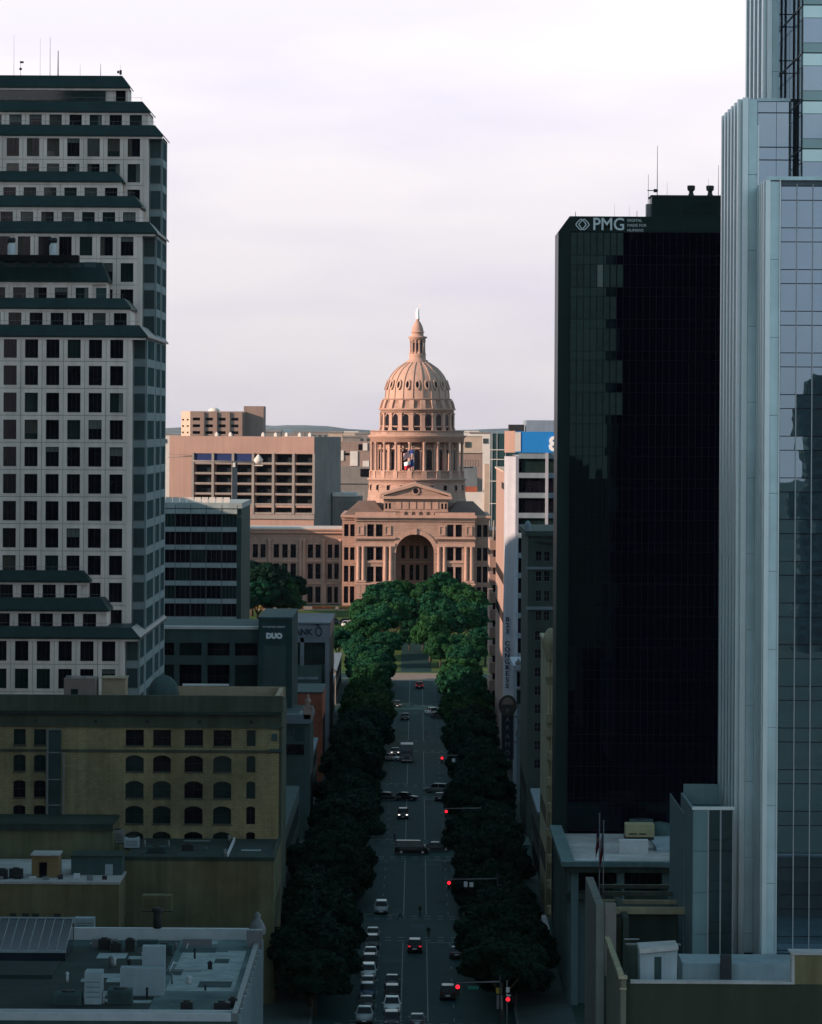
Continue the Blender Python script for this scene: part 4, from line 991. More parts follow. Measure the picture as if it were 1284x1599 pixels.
for i, (px, w) in enumerate(((8, 1.2), (28, 1.6))):
    unit('condenser', ['small dark roof unit at the photo left edge by the stair hut', 'dark roof unit just left of the tan stair hut'][i], 'roof unit', X(px, 531), 531 + i, z4 + .3, w, 1.2, 1.1, darksteel)
unit('roof_box', 'pale blue-white box against the olive wall', 'box', X(137, 520), 520, Z(1462, 520), 2.3, 2.0, 1.95, bluewhite, fan=False)

wb = thing('white_parapet_building', 'low building with grey flat roof and long white parapet, bottom left corner', 'building', (-35, 470, gz(470)))
zw = 13.0; Dn, Dfz = 434.0, 503.0
xR = -17.2
MB().box(-60, xR, Dn, Dfz, gz(470) - 1, zw - .6).build('wall', [tealwall], wb)
MB().box(X(262, 470), xR - .5, Dn + .5, Dfz - .5, zw - .59, zw - .5).build('roof', [roof_g], wb)
MB().box(-60, X(262, 470) - .003, Dn + 5.2, Dfz - 8, zw - .59, zw - .48).build('lower_roof', [roof_d], wb)
MB().box(X(118, 500), xR - .45, Dfz - .9, Dfz, zw - .59, zw + .75).build('far_parapet', [white], wb)
MB().box(-60, xR - .5, Dn - .1, Dn + .5, zw - .59, zw + .15).box(-60, xR - .5, Dn + 4.2, Dn + 4.7, zw - .59, zw - .1).build('near_parapet', [white], wb)
MB().box(xR - .45, xR + .1, Dn - .1, Dfz, zw - .59, zw + .2).build('side_parapet', [steel], wb)
for i in range(14): MB().box(xR + .02, xR + .35, Dn + 1.5 + i * 4.9, Dn + 2.3 + i * 4.9, gz(470), zw - .2).build('pier', [bluewhite], wb)
for i in range(13): put_win(wb, 'e', xR, Dn + 4.4 + i * 4.9, 4.5, 3.2, 3.8, winframe, glass_k, -.03, 1, 1); put_win(wb, 'e', xR, Dn + 4.4 + i * 4.9, .8, 3.4, 2.8, winframe, glass_k, -.03, 1, 0)
# patched membrane, pipes, vents and kerbs on the roofs
membrane = M('roof_patch_pale', (.30, .36, .37), .9, .3, .4, fine=.15); membrane_d = M('roof_patch_dark', (.05, .08, .084), .9, .3, .4, fine=.15)
rc = random.Random(31)
for i in range(26):
    px, D = rc.uniform(120, 372), rc.uniform(446, 498); w, d = rc.uniform(.8, 4.2), rc.uniform(.8, 5)
    if X(px, D) + w > xR - 1: continue
    MB().box(X(px, D), X(px, D) + w, D, D + d, zw - .475, zw - .462 + i * .0006).build('roof_patch', [membrane if i % 3 else membrane_d], wb)
MB().box(X(268, 462), xR - 1.2, 456, 490, zw - .4735, zw - .468).build('roof_membrane', [membrane], wb)
for i in range(9):
    x0 = X(rc.uniform(130, 330), 470); y0 = rc.uniform(444, 496); L_ = rc.uniform(3, 9)
    p1 = (x0 + L_, y0, zw - .25) if i % 2 else (x0, min(498, y0 + L_), zw - .25)
    if p1[0] > xR - .8: continue
    MB().tube((x0, y0, zw - .25), p1, .06 if i % 3 else .12, n=6).tube((x0, y0, zw - .5), (x0, y0, zw - .25), .06, n=6).build('roof_pipe', [steel if i % 2 else white], wb)
for i in range(16):
    x0, y0 = X(rc.uniform(118, 350), 470), rc.uniform(440, 500); h = rc.uniform(.3, 1.1); r_0 = rc.uniform(.1, .28)
    if x0 > xR - 1: continue
    MB().tube((x0, y0, zw - .5), (x0, y0, zw - .5 + h), r_0, n=8).lathe([(r_0 * 1.5, zw - .5 + h), (r_0 * 1.5, zw - .45 + h), (.02, zw - .4 + h + r_0)], 8, x0, y0).build('roof_vent_pipe', [[darksteel, steel, white][i % 3]], wb)
for i in range(3): MB().box(X(150 + 70 * i, 496), X(150 + 70 * i, 496) + rc.uniform(1.5, 4), 494 + i, 495.2 + i, zw - .5, zw + rc.uniform(.0, .5)).build('duct_run', [tealwall if i % 2 else steel], wb)
MB().box(-60, X(110, 480) - .5, 466, 478, zw - .475, zw - .1).build('roof_step', [roof_d], wb)
# the same clutter on the olive roof
for i in range(10):
    x0, y0 = X(rc.uniform(215, 420), 552), rc.uniform(543, 566)
    if i % 2: MB().tube((x0, y0, z1_ - .4), (x0, y0, z1_ + rc.uniform(0, .7)), rc.uniform(.08, .2), n=8).build('roof_vent_pipe', [steel], lb)
    else: MB().box(x0, min(x0 + rc.uniform(1, 4), X(428, D1)), y0, y0 + rc.uniform(.6, 2.5), z1_ - .395, z1_ - .38 + i * .001).build('roof_patch', [membrane if i % 4 else membrane_d], lb)
for i in range(8): MB().box(X(2 + i * 23, 530), X(2 + i * 23, 530) + rc.uniform(.3, .9), 529.5 + i % 3, 530.2 + i % 3, z4 + .3, z4 + rc.uniform(.5, .9)).build('roof_vent_box', [[steel, darksteel, white][i % 3]], ob_)
# corner scroll ornament at the far right end of the parapet
orn = MB(); orn.lathe([(.9, zw + .2), (.95, zw + .9), (.6, zw + 1.6), (.3, zw + 2.0), (.42, zw + 2.3), (.05, zw + 2.7)], 14, xR - .4, Dfz - 1.0); orn.box(xR - 1.3, xR + .4, Dfz - 9, Dfz - 7.5, zw - .5, zw + 1.5); orn.build('corner_ornament', [steel], wb)
sk = thing('skylight', 'long glazed skylight with pale bars on the bottom left roof', 'skylight', (-46, 486, zw - .5))
s0, s1, ya, yb_ = -62.0, X(110, 484), 481.0, 492.0; zs0, zs1 = Z(1489, ya), Z(1438, yb_)
MB().add([(s0, ya, zs0), (s1, ya, zs0), (s1, yb_, zs1), (s0, yb_, zs1), (s0, ya, zw - .6), (s1, ya, zw - .6), (s1, yb_, zw - .6), (s0, yb_, zw - .6)], [(0, 1, 2, 3), (4, 5, 1, 0), (5, 6, 2, 1), (6, 7, 3, 2)]).build('glazing', [M('skylight_glass', (.02, .03, .045), .12, .3, .4, spec=.4)], sk)
for i in range(14):
    x = s1 - i * 1.0; MB().tube((x, ya, zs0 + .05), (x, yb_, zs1 + .05), .045, n=5).build('glazing_bar', [mullion], sk)
MB().box(s0, s1 + .1, ya - .2, ya, zs0 - .15, zs0 + .12).box(s0, s1 + .1, yb_, yb_ + .25, zs1 - .5, zs1 + .15).build('frame', [bluewhite], sk)
lw = thing('roof_screen', 'L-shaped pale blue-white rooftop wall on the grey roof', 'roof screen', (X(225, 452), 452, zw - .5))
MB().box(X(227, 455), X(262, 455), 455, 457, zw - .5, Z(1481, 455)).build('tall_panel', [bluewhite], lw); MB().box(X(193, 453), X(261.5, 453), 452.6, 454.9, zw - .5, Z(1514, 453)).build('low_panel', [bluewhite], lw)
unit('duct_box', 'upright pale duct box standing on the dark lower roof', 'duct', X(152, 446), 446, zw - .5, 1.7, 3.0, 3.3, bluewhite, fan=False)
unit('condenser', 'teal boxy roof unit right of the upright duct', 'roof unit', X(193, 446), 446, zw - .5, 2.4, 2.2, 1.5, tealwall)
unit('condenser', 'wide teal roof unit left of the upright duct', 'roof unit', X(112, 445), 445, zw - .5, 2.7, 2.2, 1.3, tealwall)
unit('condenser', 'dark roof unit behind the white far parapet, left one of the row', 'roof unit', X(168, 492), 492, zw - .5, 1.3, 1.2, 1.2, darksteel)
unit('condenser', 'dark roof unit behind the far parapet, middle of the row', 'roof unit', X(186, 490), 490, zw - .5, 1.1, 1.2, 1.0, darksteel)
unit('condenser', 'dark roof unit behind the far parapet, right one of the row', 'roof unit', X(208, 491), 491, zw - .5, 1.0, 1.2, 1.3, darksteel)
unit('condenser', 'teal roof unit below the middle of the white parapet', 'roof unit', X(262, 488), 488, zw - .5, 1.8, 1.5, 1.1, tealwall)
unit('condenser', 'small dark finned unit near the bottom right of the grey roof', 'roof unit', X(297, 441.8), 441.8, zw - .5, 1.2, 1.1, .8, darksteel)
unit('condenser', 'dark louvred unit at the right end of the grey roof', 'roof unit', X(352, 441.6), 441.6, zw - .5, 1.6, 1.2, .8, darksteel)
unit('condenser', 'thin dark fan unit at the far right corner of the grey roof', 'roof unit', X(369, 444), 444, zw - .5, .9, .9, .9, darksteel)
tag(MB().tube((X(250, 502), 502.5, zw + .7), (X(250, 502), 502.5, zw + 2.6), .5, .45, 12).lathe([(.65, zw + 2.6), (.65, zw + 2.9), (.1, zw + 3.1)], 12, X(250, 502), 502.5).build('roof_vent', [darksteel]), 'dark round vent standing on the white parapet', 'vent')

# ---------------------------------------------------------------- buildings up the left side of the avenue
cn = thing('cornice_building', 'small blue-grey building with pale cornice beside the tan brick block', 'building', (-24, 750, gz(750)))
DA = 742.0
def a_(p): return X(p, DA)
MB().box(a_(400), a_(487), DA, 768, gz(DA) - .5, Z(1117, DA)).build('wall', [duo_w], cn)
MB().box(a_(400), a_(489), DA - .5, 768, Z(1131, DA), Z(1124, DA)).box(a_(400), a_(488), DA - .3, DA + 2, Z(1123.9, DA), Z(1117, DA) + .01).build('cornice', [bank_m], cn)
for p in (446, 474): MB().lathe([(.35, Z(1117, DA)), (.4, Z(1114, DA)), (.12, Z(1111, DA)), (.02, Z(1110, DA))], 10, a_(p), DA + .4).build('finial', [white], cn)
pn = MB(); pn.box(a_(477), a_(491), DA - .3, DA + .6, Z(1126, DA), Z(1110, DA)); pn.box(a_(479.5), a_(487), DA - .1, DA + .5, Z(1109.9, DA), Z(1097, DA)); pn.lathe([(.5, Z(1097, DA)), (.55, Z(1094, DA)), (.2, Z(1090, DA)), (.28, Z(1088, DA)), (.02, Z(1085, DA))], 12, a_(483.5), DA + .2)
for s in (477.5, 490.5): pn.lathe([(.25, Z(1110, DA)), (.3, Z(1107, DA)), (.05, Z(1104, DA))], 8, a_(s), DA)
pn.build('ornate_gable', [M('rose_terracotta', (.32, .22, .19), .85, .2, 1)], cn)
for (a, b, t, bt) in ((444, 460, 1136, 1150), (464, 478, 1136, 1158), (446, 478, 1163, 1180)): put_win(cn, 's', DA, a_((a + b) / 2), Z(bt, DA), a_(b) - a_(a), (bt - t) * DA / F, winframe, glass_k if bt > 1170 else glass_t, -.08, 1, 0)
for i in range(4): put_win(cn, 'e', a_(487), 746 + i * 5.5, 3.0, 3.4, 9, winframe, glass_k, -.05, 1, 2)
du = thing('hotel_building', 'dark teal stucco hotel with deep square windows and small white sign letters', 'building', (-30, 762, gz(762)))
DD = 760.0
def d_(p): return X(p, DD)
do = []
for (a, b) in ((240, 274), (282, 317), (325.6, 360.6), (368.5, 404)):
    for (t, bt) in ((1006, 1026), (1040, 1075)): do.append((d_(a), d_(b), Z(bt, DD), Z(t, DD)))
facade(du, 's', DD, -56, d_(406), gz(DD) - .5, Z(984.5, DD), do, duo_w, winframe, [glass_k, glass_k, glass_g], .7, 2, 1, .08)
MB().box(-56, d_(406), DD + .75, 800, gz(DD) - .5, Z(984, DD)).build('body', [duo_w], du)
MB().box(-56, d_(405.9), DD - .2, DD + 2, Z(984.4, DD), Z(980, DD)).build('coping', [whitewall], du)
MB().box(d_(406), d_(458.5), DD - 1.2, 795, gz(DD) - .5, Z(968, DD)).build('stair_tower', [duo_m], du)
MB().box(d_(414), d_(449), DD - 1.32, DD - 1.1, gz(DD) + 2, Z(1009, DD)).build('tower_panel', [duo_w], du)
MB().box(d_(405.5), d_(459), DD - 1.35, 795.2, Z(967.9, DD), Z(964.5, DD)).build('tower_cap', [duo_w], du)
ob('sign_lettering', text_mesh('DUO', 1.18, signwhite, .08, bold=.10), du, (d_(430.5), DD - 1.32, Z(997.3, DD)))
ob('sign_small_lettering', text_mesh('WYNDHAM GRANT', .42, signwhite, .05), du, (d_(430), DD - 1.32, Z(981, DD)))
bk = thing('brick_annex', 'narrow red brick side wall above the left trees', 'building', (-21, 860, gz(860)))
DK = 852.0
def k_(p): return X(p, DK)
MB().box(k_(420), k_(506), DK, 880, gz(DK) - .5, Z(1083, DK)).build('wall', [redbrick], bk); MB().box(k_(420), k_(507), DK - .2, 880.2, Z(1083, DK) + .003, Z(1081.5, DK)).build('coping', [duo_w], bk)
for i in range(4): put_win(bk, 'e', k_(506), 856 + i * 6, 4.5, 3.6, 10, winframe, glass_k, -.05, 1, 2)
bn = thing('bank_building', 'blue-grey bank building with framed windows and sign band', 'building', (-20, 935, gz(935)))
DN = 930.0
def n_(p): return X(p, DN)
MB().box(n_(430), n_(517), DN + .3, 975, gz(DN) - .5, Z(975, DN)).build('wall', [duo_m], bn)
MB().box(n_(430), n_(517.5), DN - .6, 975.2, Z(996.5, DN), Z(975, DN)).build('sign_band', [bank_m], bn)
MB().box(n_(430), n_(519), DN - .9, 975.4, Z(974.9, DN), Z(972.5, DN)).build('coping', [bank_m], bn)
ob('sign_lettering', text_mesh('BANK', 1.75, signdark, .08, align='RIGHT', bold=.04), bn, (n_(490), DN - .68, Z(992, DN)))
rg = MB()
for k in range(20):
    a, b = 2 * math.pi * k / 20, 2 * math.pi * (k + 1) / 20; c0, zc = n_(499.5), Z(987, DN)
    rg.quad((c0 + .5 * math.cos(a), DN - .68, zc + .75 * math.sin(a)), (c0 + .75 * math.cos(a), DN - .68, zc + 1.05 * math.sin(a)), (c0 + .75 * math.cos(b), DN - .68, zc + 1.05 * math.sin(b)), (c0 + .5 * math.cos(b), DN - .68, zc + .75 * math.sin(b)))
rg.add([(c0 - .8, DN - .68, Z(977, DN)), (c0 + .1, DN - .68, Z(974, DN)), (c0 + .15, DN - .68, Z(979, DN))], [(0, 1, 2)]); rg.build('sign_emblem', [signdark], bn)
for a, b in ((455, 459), (471, 477), (510, 516.6)): MB().box(n_(a), n_(b), DN - .5, DN + .29, gz(DN), Z(996.6, DN)).build('pier', [bank_m], bn)
MB().box(n_(430), n_(509.9), DN - .5, DN + .29, Z(1004, DN), Z(996.7, DN)).build('beam', [bank_m], bn)
for a, b in ((459, 471), (477, 510)): put_win(bn, 's', DN, n_((a + b) / 2), Z(1038, DN), n_(b) - n_(a), 34 * DN / F, winframe, glass_g, .18, 1 if b - a < 20 else 2, 1, .07)
MB().box(n_(440), n_(504), DN - 2.5, DN - .6, gz(DN), Z(1040, DN)).build('lower_block', [duo_w], bn)
MB().box(n_(440), n_(505), DN - 2.7, DN - .6, Z(1072, DN), Z(1069, DN)).box(n_(440), n_(500), DN - 2.75, DN - 2.5, Z(1061, DN), Z(1057, DN)).build('ledge', [bank_m], bn)
for i in range(6): put_win(bn, 'e', n_(517), 936 + i * 6.2, 5, 4.2, 14, winframe, glass_k, -.05, 2, 3)
bs = thing('blade_sign', 'tall cream blade sign above the trees beside the bank building', 'sign', (X(520, 1000), 1000, gz(1000)))
xs_ = X(520.5, 1000)
MB().box(xs_ - .6, xs_ + .5, 999.7, 1000.3, Z(1040, 1000), Z(1022, 1000)).build('panel', [cream], bs); MB().tube((xs_, 1000, gz(1000)), (xs_, 1000, Z(1016, 1000)), .18, .14, 8).box(xs_ - .2, xs_ + .6, 999.8, 1000.2, Z(1050, 1000), Z(1046, 1000)).build('post', [whitewall], bs)
lp = thing('banner_post', 'slim pale banner post at the edge of the left trees', 'post', (X(490, 800), 800, gz(800)))
xs_ = X(490, 800); MB().tube((xs_, 800, gz(800)), (xs_, 800, Z(1168, 800)), .16, .12, 8).build('pole', [steel], lp); MB().lathe([(.2, Z(1168, 800)), (.5, Z(1164, 800)), (.45, Z(1160, 800)), (.05, Z(1157, 800))], 12, xs_, 800).build('lamp_head', [whitewall], lp)

# banded office block behind
bo = thing('banded_office', 'dark glass office block with pale horizontal bands, left of the dark trees', 'building', (-45, 960, gz(960)))
DO = 960.0
def o_(p): return X(p, DO)
xo1 = o_(378); xo0 = -66.0
MB().box(xo0, xo1, DO + .1, 1010, gz(DO) - .5, Z(788, DO)).build('body', [duo_m], bo)
bayo = 24.2 * DO / F
for k in range(12):
    zt = Z(825 - 6 + 0 + k * 28.0 - 22, DO)
    zs = Z(797 + 28.0 * k, DO)
    for j in range(6):
        xr = o_(371.5) - j * bayo
        MB_ = MB(); 
        if k == 0 and j == 0:
            sp_me = MB().box(.04, bayo - .04, -.35, .1, 0, 7.2 * DO / F).mesh('spandrel', [bandpale])
            gw_me = win_mesh(bayo - .16, 20.4 * DO / F, winframe_l, glass_k, 2, 0, .05)
            gw_me2 = win_mesh(bayo - .16, 20.4 * DO / F, winframe_l, glass_g, 3, 0, .05)
        ob('spandrel', sp_me, bo, (xr - bayo, DO, zs - 7.2 * DO / F))
        ob('window', gw_me if (j * 3 + k) % 4 else gw_me2, bo, (xr - bayo / 2, DO - .02, zs - 27.7 * DO / F))
for j in range(7): MB().box(o_(371.5) - j * bayo - .05, o_(371.5) - j * bayo + .05, DO - .42, DO - .36, gz(DO), Z(790, DO)).build('fin', [darksteel], bo)
MB().box(xo0, xo1 + .1, DO - .4, 1010.2, Z(795.5, DO), Z(787, DO)).build('parapet', [bandpale], bo)
for j in range(9):
    MB().box(o_(259 + j * 11.3), o_(268.8 + j * 11.3), DO + 1.0, DO + 1.2, Z(786.9, DO), Z(778.5, DO)).build('screen_panel', [whitewall], bo)
# ---------------------------------------------------------------- far blocks behind the capitol
def rotbox(parent, cxy, rz, w, d, z0, z1, mat, name):
    mb = MB(); mb.box(-w / 2, w / 2, -d / 2, d / 2, z0, z1); return mb.build(name, [mat], parent, (cxy[0], cxy[1], 0), rz)
# pink parking block
DG = 1480.0
ga = thing('parking_block', 'large plain pink concrete block with a grid of dark open bays, left of the dome', 'building', (X(376, DG), DG, gz(DG)))
ang = R(-15)            # turned so that its east side shows
cA = Vector((X(491, DG), DG, 0))       # near right corner
ca, sa = math.cos(ang), math.sin(ang)
wG = (491 - 258) * DG / F / ca * .985; dG = 32.0
def gp(u, d): return (cA.x - u * ca + d * math.sin(-ang) * 1.0, cA.y - u * sa * -1 * -1 + d * ca, 0)
# local frame: u leftwards along the south face, d into the block
ux, uy = -ca, -sa; nx_, ny_ = -sa, ca
def gtf(u, d, z): return (cA.x + ux * u + nx_ * d, cA.y + uy * u + ny_ * d, z)
zg1, zg0 = Z(683, DG), gz(DG) - 1
s_ = DG / F
bays = []
for j in range(6):
    for k in range(5):
        u1 = (491 - (301.5 + 31.9 * j)) * s_ / ca - .0; u0 = u1 - 27.5 * s_ / ca
        z1 = Z(710 + 16.0 * k + (0 if k == 0 else 1.2), DG); z0 = Z(710 + 16.0 * (k + 1) - 1.2, DG)
        if j < 2 and k == 4: pass
        bays.append((u0, u1, z0, z1))
for j in range(3, 6):
    u1 = (491 - (301.5 + 31.9 * j)) * s_ / ca; bays.append((u1 - 27.5 * s_ / ca, u1, Z(803, DG), Z(794, DG)))
mb = MB(gtf); wall_grid(mb, 0, wG, zg0, zg1, bays, 2.5)
gw = mb.build('wall', [pinkcon], ga)
mb = MB(gtf); mb.box(0.05, wG, 2.52, dG, zg0, zg1 - .01, 0); mb.build('deck_core', [M('bay_shade', (.012, .018, .024), .9, .2, .2)], ga)  # near-black block stands in for the shade inside the open bays
mb = MB(gtf); mb.quad((-.01, 0, zg0), (-.01, dG, zg0), (-.01, dG, zg1), (-.01, 0, zg1)); mb.quad((0, 0, zg1), (wG, 0, zg1), (wG, dG, zg1 + .01), (0, dG, zg1 + .01)); mb.quad((wG + .01, 0, zg0), (wG + .01, dG, zg0), (wG + .01, dG, zg1), (wG + .01, 0, zg1)); mb.build('side_wall', [greycon], ga)  # greyer colour puts the shade of the unlit east face into the wall
for b in bays:
    mb = MB(gtf); mb.box(b[0] + .02, b[1] - .02, -.18, .35, b[2] - .35, b[2] + .28); mb.build('bay_rail', [greycon], ga)
for j in range(7):
    u = (491 - (299.3 + 31.9 * j)) * s_ / ca
    mb = MB(gtf); mb.box(u - .42, u + .42, -.4, -.02, Z(804 if j > 2 else 792, DG), Z(709, DG)); mb.build('pier', [greycon], ga)
mb = MB(gtf); mb.box(-.3, (491 - 378) * s_ / ca, -.6, -.02, Z(812, DG), Z(805.5, DG)); mb.build('ledge', [greycon], ga)
for i, px in enumerate((404, 424, 441, 462, 478, 330, 352)):
    u = (491 - px) * s_ / ca; mb = MB(gtf); mb.box(u - .5, u + .5, 4, 5.5, zg1 + .02, zg1 + .9); mb.lathe([(.45, zg1 + .9), (.3, zg1 + 1.3), (.02, zg1 + 1.4)], 10, u, 4.7)
    tag(mb.build('roof_vent', [whitewall]), ['first', 'second', 'third', 'fourth', 'fifth', 'sixth', 'seventh'][[5, 6, 0, 1, 2, 3, 4].index(i)] + ' small white vent from the left on the pink block roof', 'vent', 'white vents on the pink block')
# construction crane hanging in front of the bays
ck = thing('site_crane', 'slim dark site crane with white counterweight crossing the dark bays', 'crane', (X(365, DG - 40), DG - 40, gz(DG)))
bluem = M('crane_blue', (.012, .026, .095), .5, .1, .5); Dk = DG - 40
for j in range(3):
    u1 = (491 - (301.5 + 31.9 * j)) * (DG / F) / ca; mb = MB(gtf); mb.box(u1 - 27.3 * (DG / F) / ca, u1 - .05, .3, .5, Z(723, DG), Z(710.3, DG)); mb.build('blue_screen', [bluem], ga)
MB().tube((X(300, Dk), Dk, Z(721, Dk)), (X(404, Dk), Dk, Z(723, Dk)), .16, n=6).build('jib', [greycon], ck)
MB().box(X(363, Dk), X(371, Dk), Dk - .3, Dk + 1, gz(Dk), Z(722.1, Dk)).build('tower', [M('crane_dark', (.03, .05, .07), .6, .2, .5)], ck)
MB().lathe([(.2, Z(726, Dk)), (1.2, Z(724, Dk)), (1.5, Z(719, Dk)), (.8, Z(715, Dk)), (.3, Z(711, Dk))], 12, X(404, Dk), Dk).build('counterweight', [whitewall], ck)
MB().box(X(398, Dk), X(411, Dk), Dk - .2, Dk + .5, Z(729, Dk), Z(727.4, Dk)).box(X(364, Dk), X(368, Dk), Dk - .8, Dk - .35, Z(731, Dk), Z(724, Dk)).build('cab', [whitewall], ck)
MB().tube((X(262, Dk), Dk, Z(716.5, Dk)), (X(300, Dk), Dk, Z(714.5, Dk)), .12, n=5).tube((X(262, Dk), Dk, Z(711, Dk)), (X(300, Dk), Dk, Z(713, Dk)), .07, n=5).tube((X(300, Dk), Dk, Z(722.5, Dk)), (X(396, Dk), Dk, Z(724.5, Dk)), .1, n=5).build('stay_cable', [greycon], ck)

# rose tower behind the garage
DT = 1750.0; s_ = DT / F
rt = thing('rose_tower', 'rose concrete slab with short window slots above the pink block', 'building', (X(350, DT), DT, gz(DT)))
to = []
for px in (301, 321, 341, 361):
    for py in (654, 664.5, 675): to.append((X(px, DT), X(px + 11.5, DT), Z(py + 4.5, DT), Z(py, DT)))
facade(rt, 's', DT, X(297, DT), X(382, DT), gz(DT) - 5, Z(644, DT), to, pinkcon2, winframe, glass_k, .8, 1, 0, .08)
MB().box(X(297, DT) + .01, X(382, DT), DT + .85, DT + 40, gz(DT) - 5, Z(644, DT)).build('body', [pinkcon2], rt)
for px in (317.5, 337.5, 357.5, 377): MB().box(X(px, DT) - .4, X(px, DT) + .4, DT - .7, DT, gz(DT), Z(645, DT)).build('fin', [pinkcon2], rt)
# its angled west end, sunlight painted in with the lighter cream
mb = MB(); a = (X(283, DT + 18), DT + 18); b = (X(297, DT), DT)
mb.add([(a[0], a[1], gz(DT) - 5), (b[0], b[1], gz(DT) - 5), (b[0], b[1], Z(644, DT)), (a[0], a[1], Z(644, DT)), (b[0] + 2, b[1] + 30, Z(644, DT)), (a[0] + 2, a[1] + 30, Z(644, DT))], [(0, 1, 2, 3), (3, 2, 4, 5)]); mb.build('west_wall', [cream], rt)
for t in (.28, .8):
    for py in (656, 666, 676):
        xx, yy = a[0] + (b[0] - a[0]) * t, a[1] + (b[1] - a[1]) * t; MB().box(xx - .6, xx + .3, yy - .5, yy + .2, Z(py + 2.5, DT), Z(py, DT)).build('slot_window', [glass_k], rt)
MB().box(X(380, DT), X(411, DT), DT + 4, DT + 30, gz(DT) - 5, Z(635.5, DT)).build('lift_tower', [pinkcon2], rt)
MB().lathe([(2.2, Z(644, DT)), (2.2, Z(641.5, DT)), (1.2, Z(639, DT)), (.05, Z(638, DT))], 14, X(333, DT), DT + 6).build('roof_dome', [whitewall], rt)

# low offices between garage and dome
lo = thing('stacked_office', 'mauve-grey low office with white upper windows between pink block and dome', 'building', (X(554, 1900), 1900, gz(1900)))
DL = 1900.0
def l_(p): return X(p, DL)
MB().box(l_(500), l_(590), DL, DL + 40, gz(DL) - 6, Z(690, DL)).build('wall', [pinkcon2], lo)
MB().box(l_(500), l_(592), DL - 14, DL - .1, gz(DL) - 6, Z(729, DL)).build('lower_wing', [greycon], lo)
MB().box(l_(500), l_(592), DL - 14.6, DL - 14.05, Z(755, DL), Z(752, DL)).build('ledge', [greycon], lo)
for a, b, t, bt in ((531, 537, 704, 720), (547, 559, 705, 728), (567, 574, 692, 704), (567, 577, 720, 730)): MB().box(l_(a), l_(b), DL - .35, DL + .1, Z(bt, DL), Z(t, DL)).build('white_bay', [whitewall], lo)
for a, b, t, bt in ((538, 546, 708, 711), (560, 566, 694, 703), (564, 578, 732, 744)): MB().box(l_(a), l_(b), DL - 14.3 if t > 730 else DL - .3, DL - 13.9 if t > 730 else DL + .1, Z(bt, DL), Z(t, DL)).build('window', [glass_k], lo)
lo2 = thing('grey_annex', 'low grey annex with bright white roof strip left of the dome base', 'building', (X(545, 1500), 1500, gz(1500)))
D5 = 1500.0
MB().box(X(520, D5), X(566, D5), D5, D5 + 25, gz(D5) - 1, Z(776, D5)).build('wall', [greycon], lo2); MB().box(X(520, D5), X(559, D5), D5 - .3, D5 + 20, Z(775.9, D5), Z(770, D5)).build('roof_strip', [whitewall], lo2)
for i in range(4): put_win(lo2, 's', D5, X(534 + i * 7, D5), Z(796, D5), 1.0, 2.6, winframe, glass_k, -.04, 0, 0)
# right of the dome
ro = thing('beige_office', 'beige office with ribbon windows right of the dome', 'building', (X(742, 1800), 1800, gz(1800)))
D6 = 1800.0
MB().box(X(700, D6), X(754, D6), D6, D6 + 40, gz(D6) - 6, Z(707, D6)).build('wall', [pinkcon2], ro); MB().box(X(700, D6), X(755, D6), D6 - .5, D6 + 40.5, Z(707, D6) + .01, Z(705, D6)).build('parapet', [cream], ro)
for i in range(3): put_win(ro, 's', D6, X(729 + i * 8, D6), Z(728, D6), 1.2, 2.6, winframe, glass_k, -.05, 0, 0)
gb2 = thing('grey_box_building', 'small slate-grey box building at the right foot of the drum', 'building', (X(735, 1620), 1620, gz(1620)))
MB().box(X(715, 1620), X(746, 1620), 1620, 1640, gz(1620) - 4, Z(729, 1620)).build('wall', [bank_m], gb2); MB().box(X(715, 1620), X(735, 1620), 1619.5, 1641, Z(728.9, 1620), Z(727.5, 1620)).build('coping', [greycon], gb2)
wh2 = thing('white_building', 'bright white low building with red roof right of the dome base', 'building', (X(745, 1560), 1560, gz(1560)))
D7 = 1560.0
MB().box(X(716, D7), X(757, D7), D7, D7 + 20, gz(D7) - 2, Z(768, D7)).build('wall', [whitewall], wh2); MB().box(X(716, D7), X(746, D7), D7 + 2, D7 + 18, Z(767.9, D7), Z(760, D7)).build('roof', [redbrick], wh2)
MB().box(X(757.1, D7), X(765, D7), D7 - 1, D7 + 16, gz(D7) - 2, Z(724, D7)).build('lift_tower', [cream], wh2)
dt = thing('dark_glass_tower', 'dark teal glass tower with thin white lines behind the white office', 'tower', (X(785, 1600), 1600, gz(1600)))
D8 = 1600.0
MB().box(X(768.5, D8), X(830, D8), D8, D8 + 40, gz(D8) - 3, Z(676, D8)).build('glass_body', [glass_t], dt)
for px in (768.8, 776.5, 790): MB().box(X(px, D8) - .15, X(px, D8) + .15, D8 - .25, D8, gz(D8), Z(675.5, D8)).build('mullion', [mullion], dt)
for py in (701, 716, 750, 785): MB().box(X(764, D8), X(790, D8), D8 - .35, D8 - .27, Z(py + 1.2, D8), Z(py, D8)).build('floor_line', [whitewall], dt)
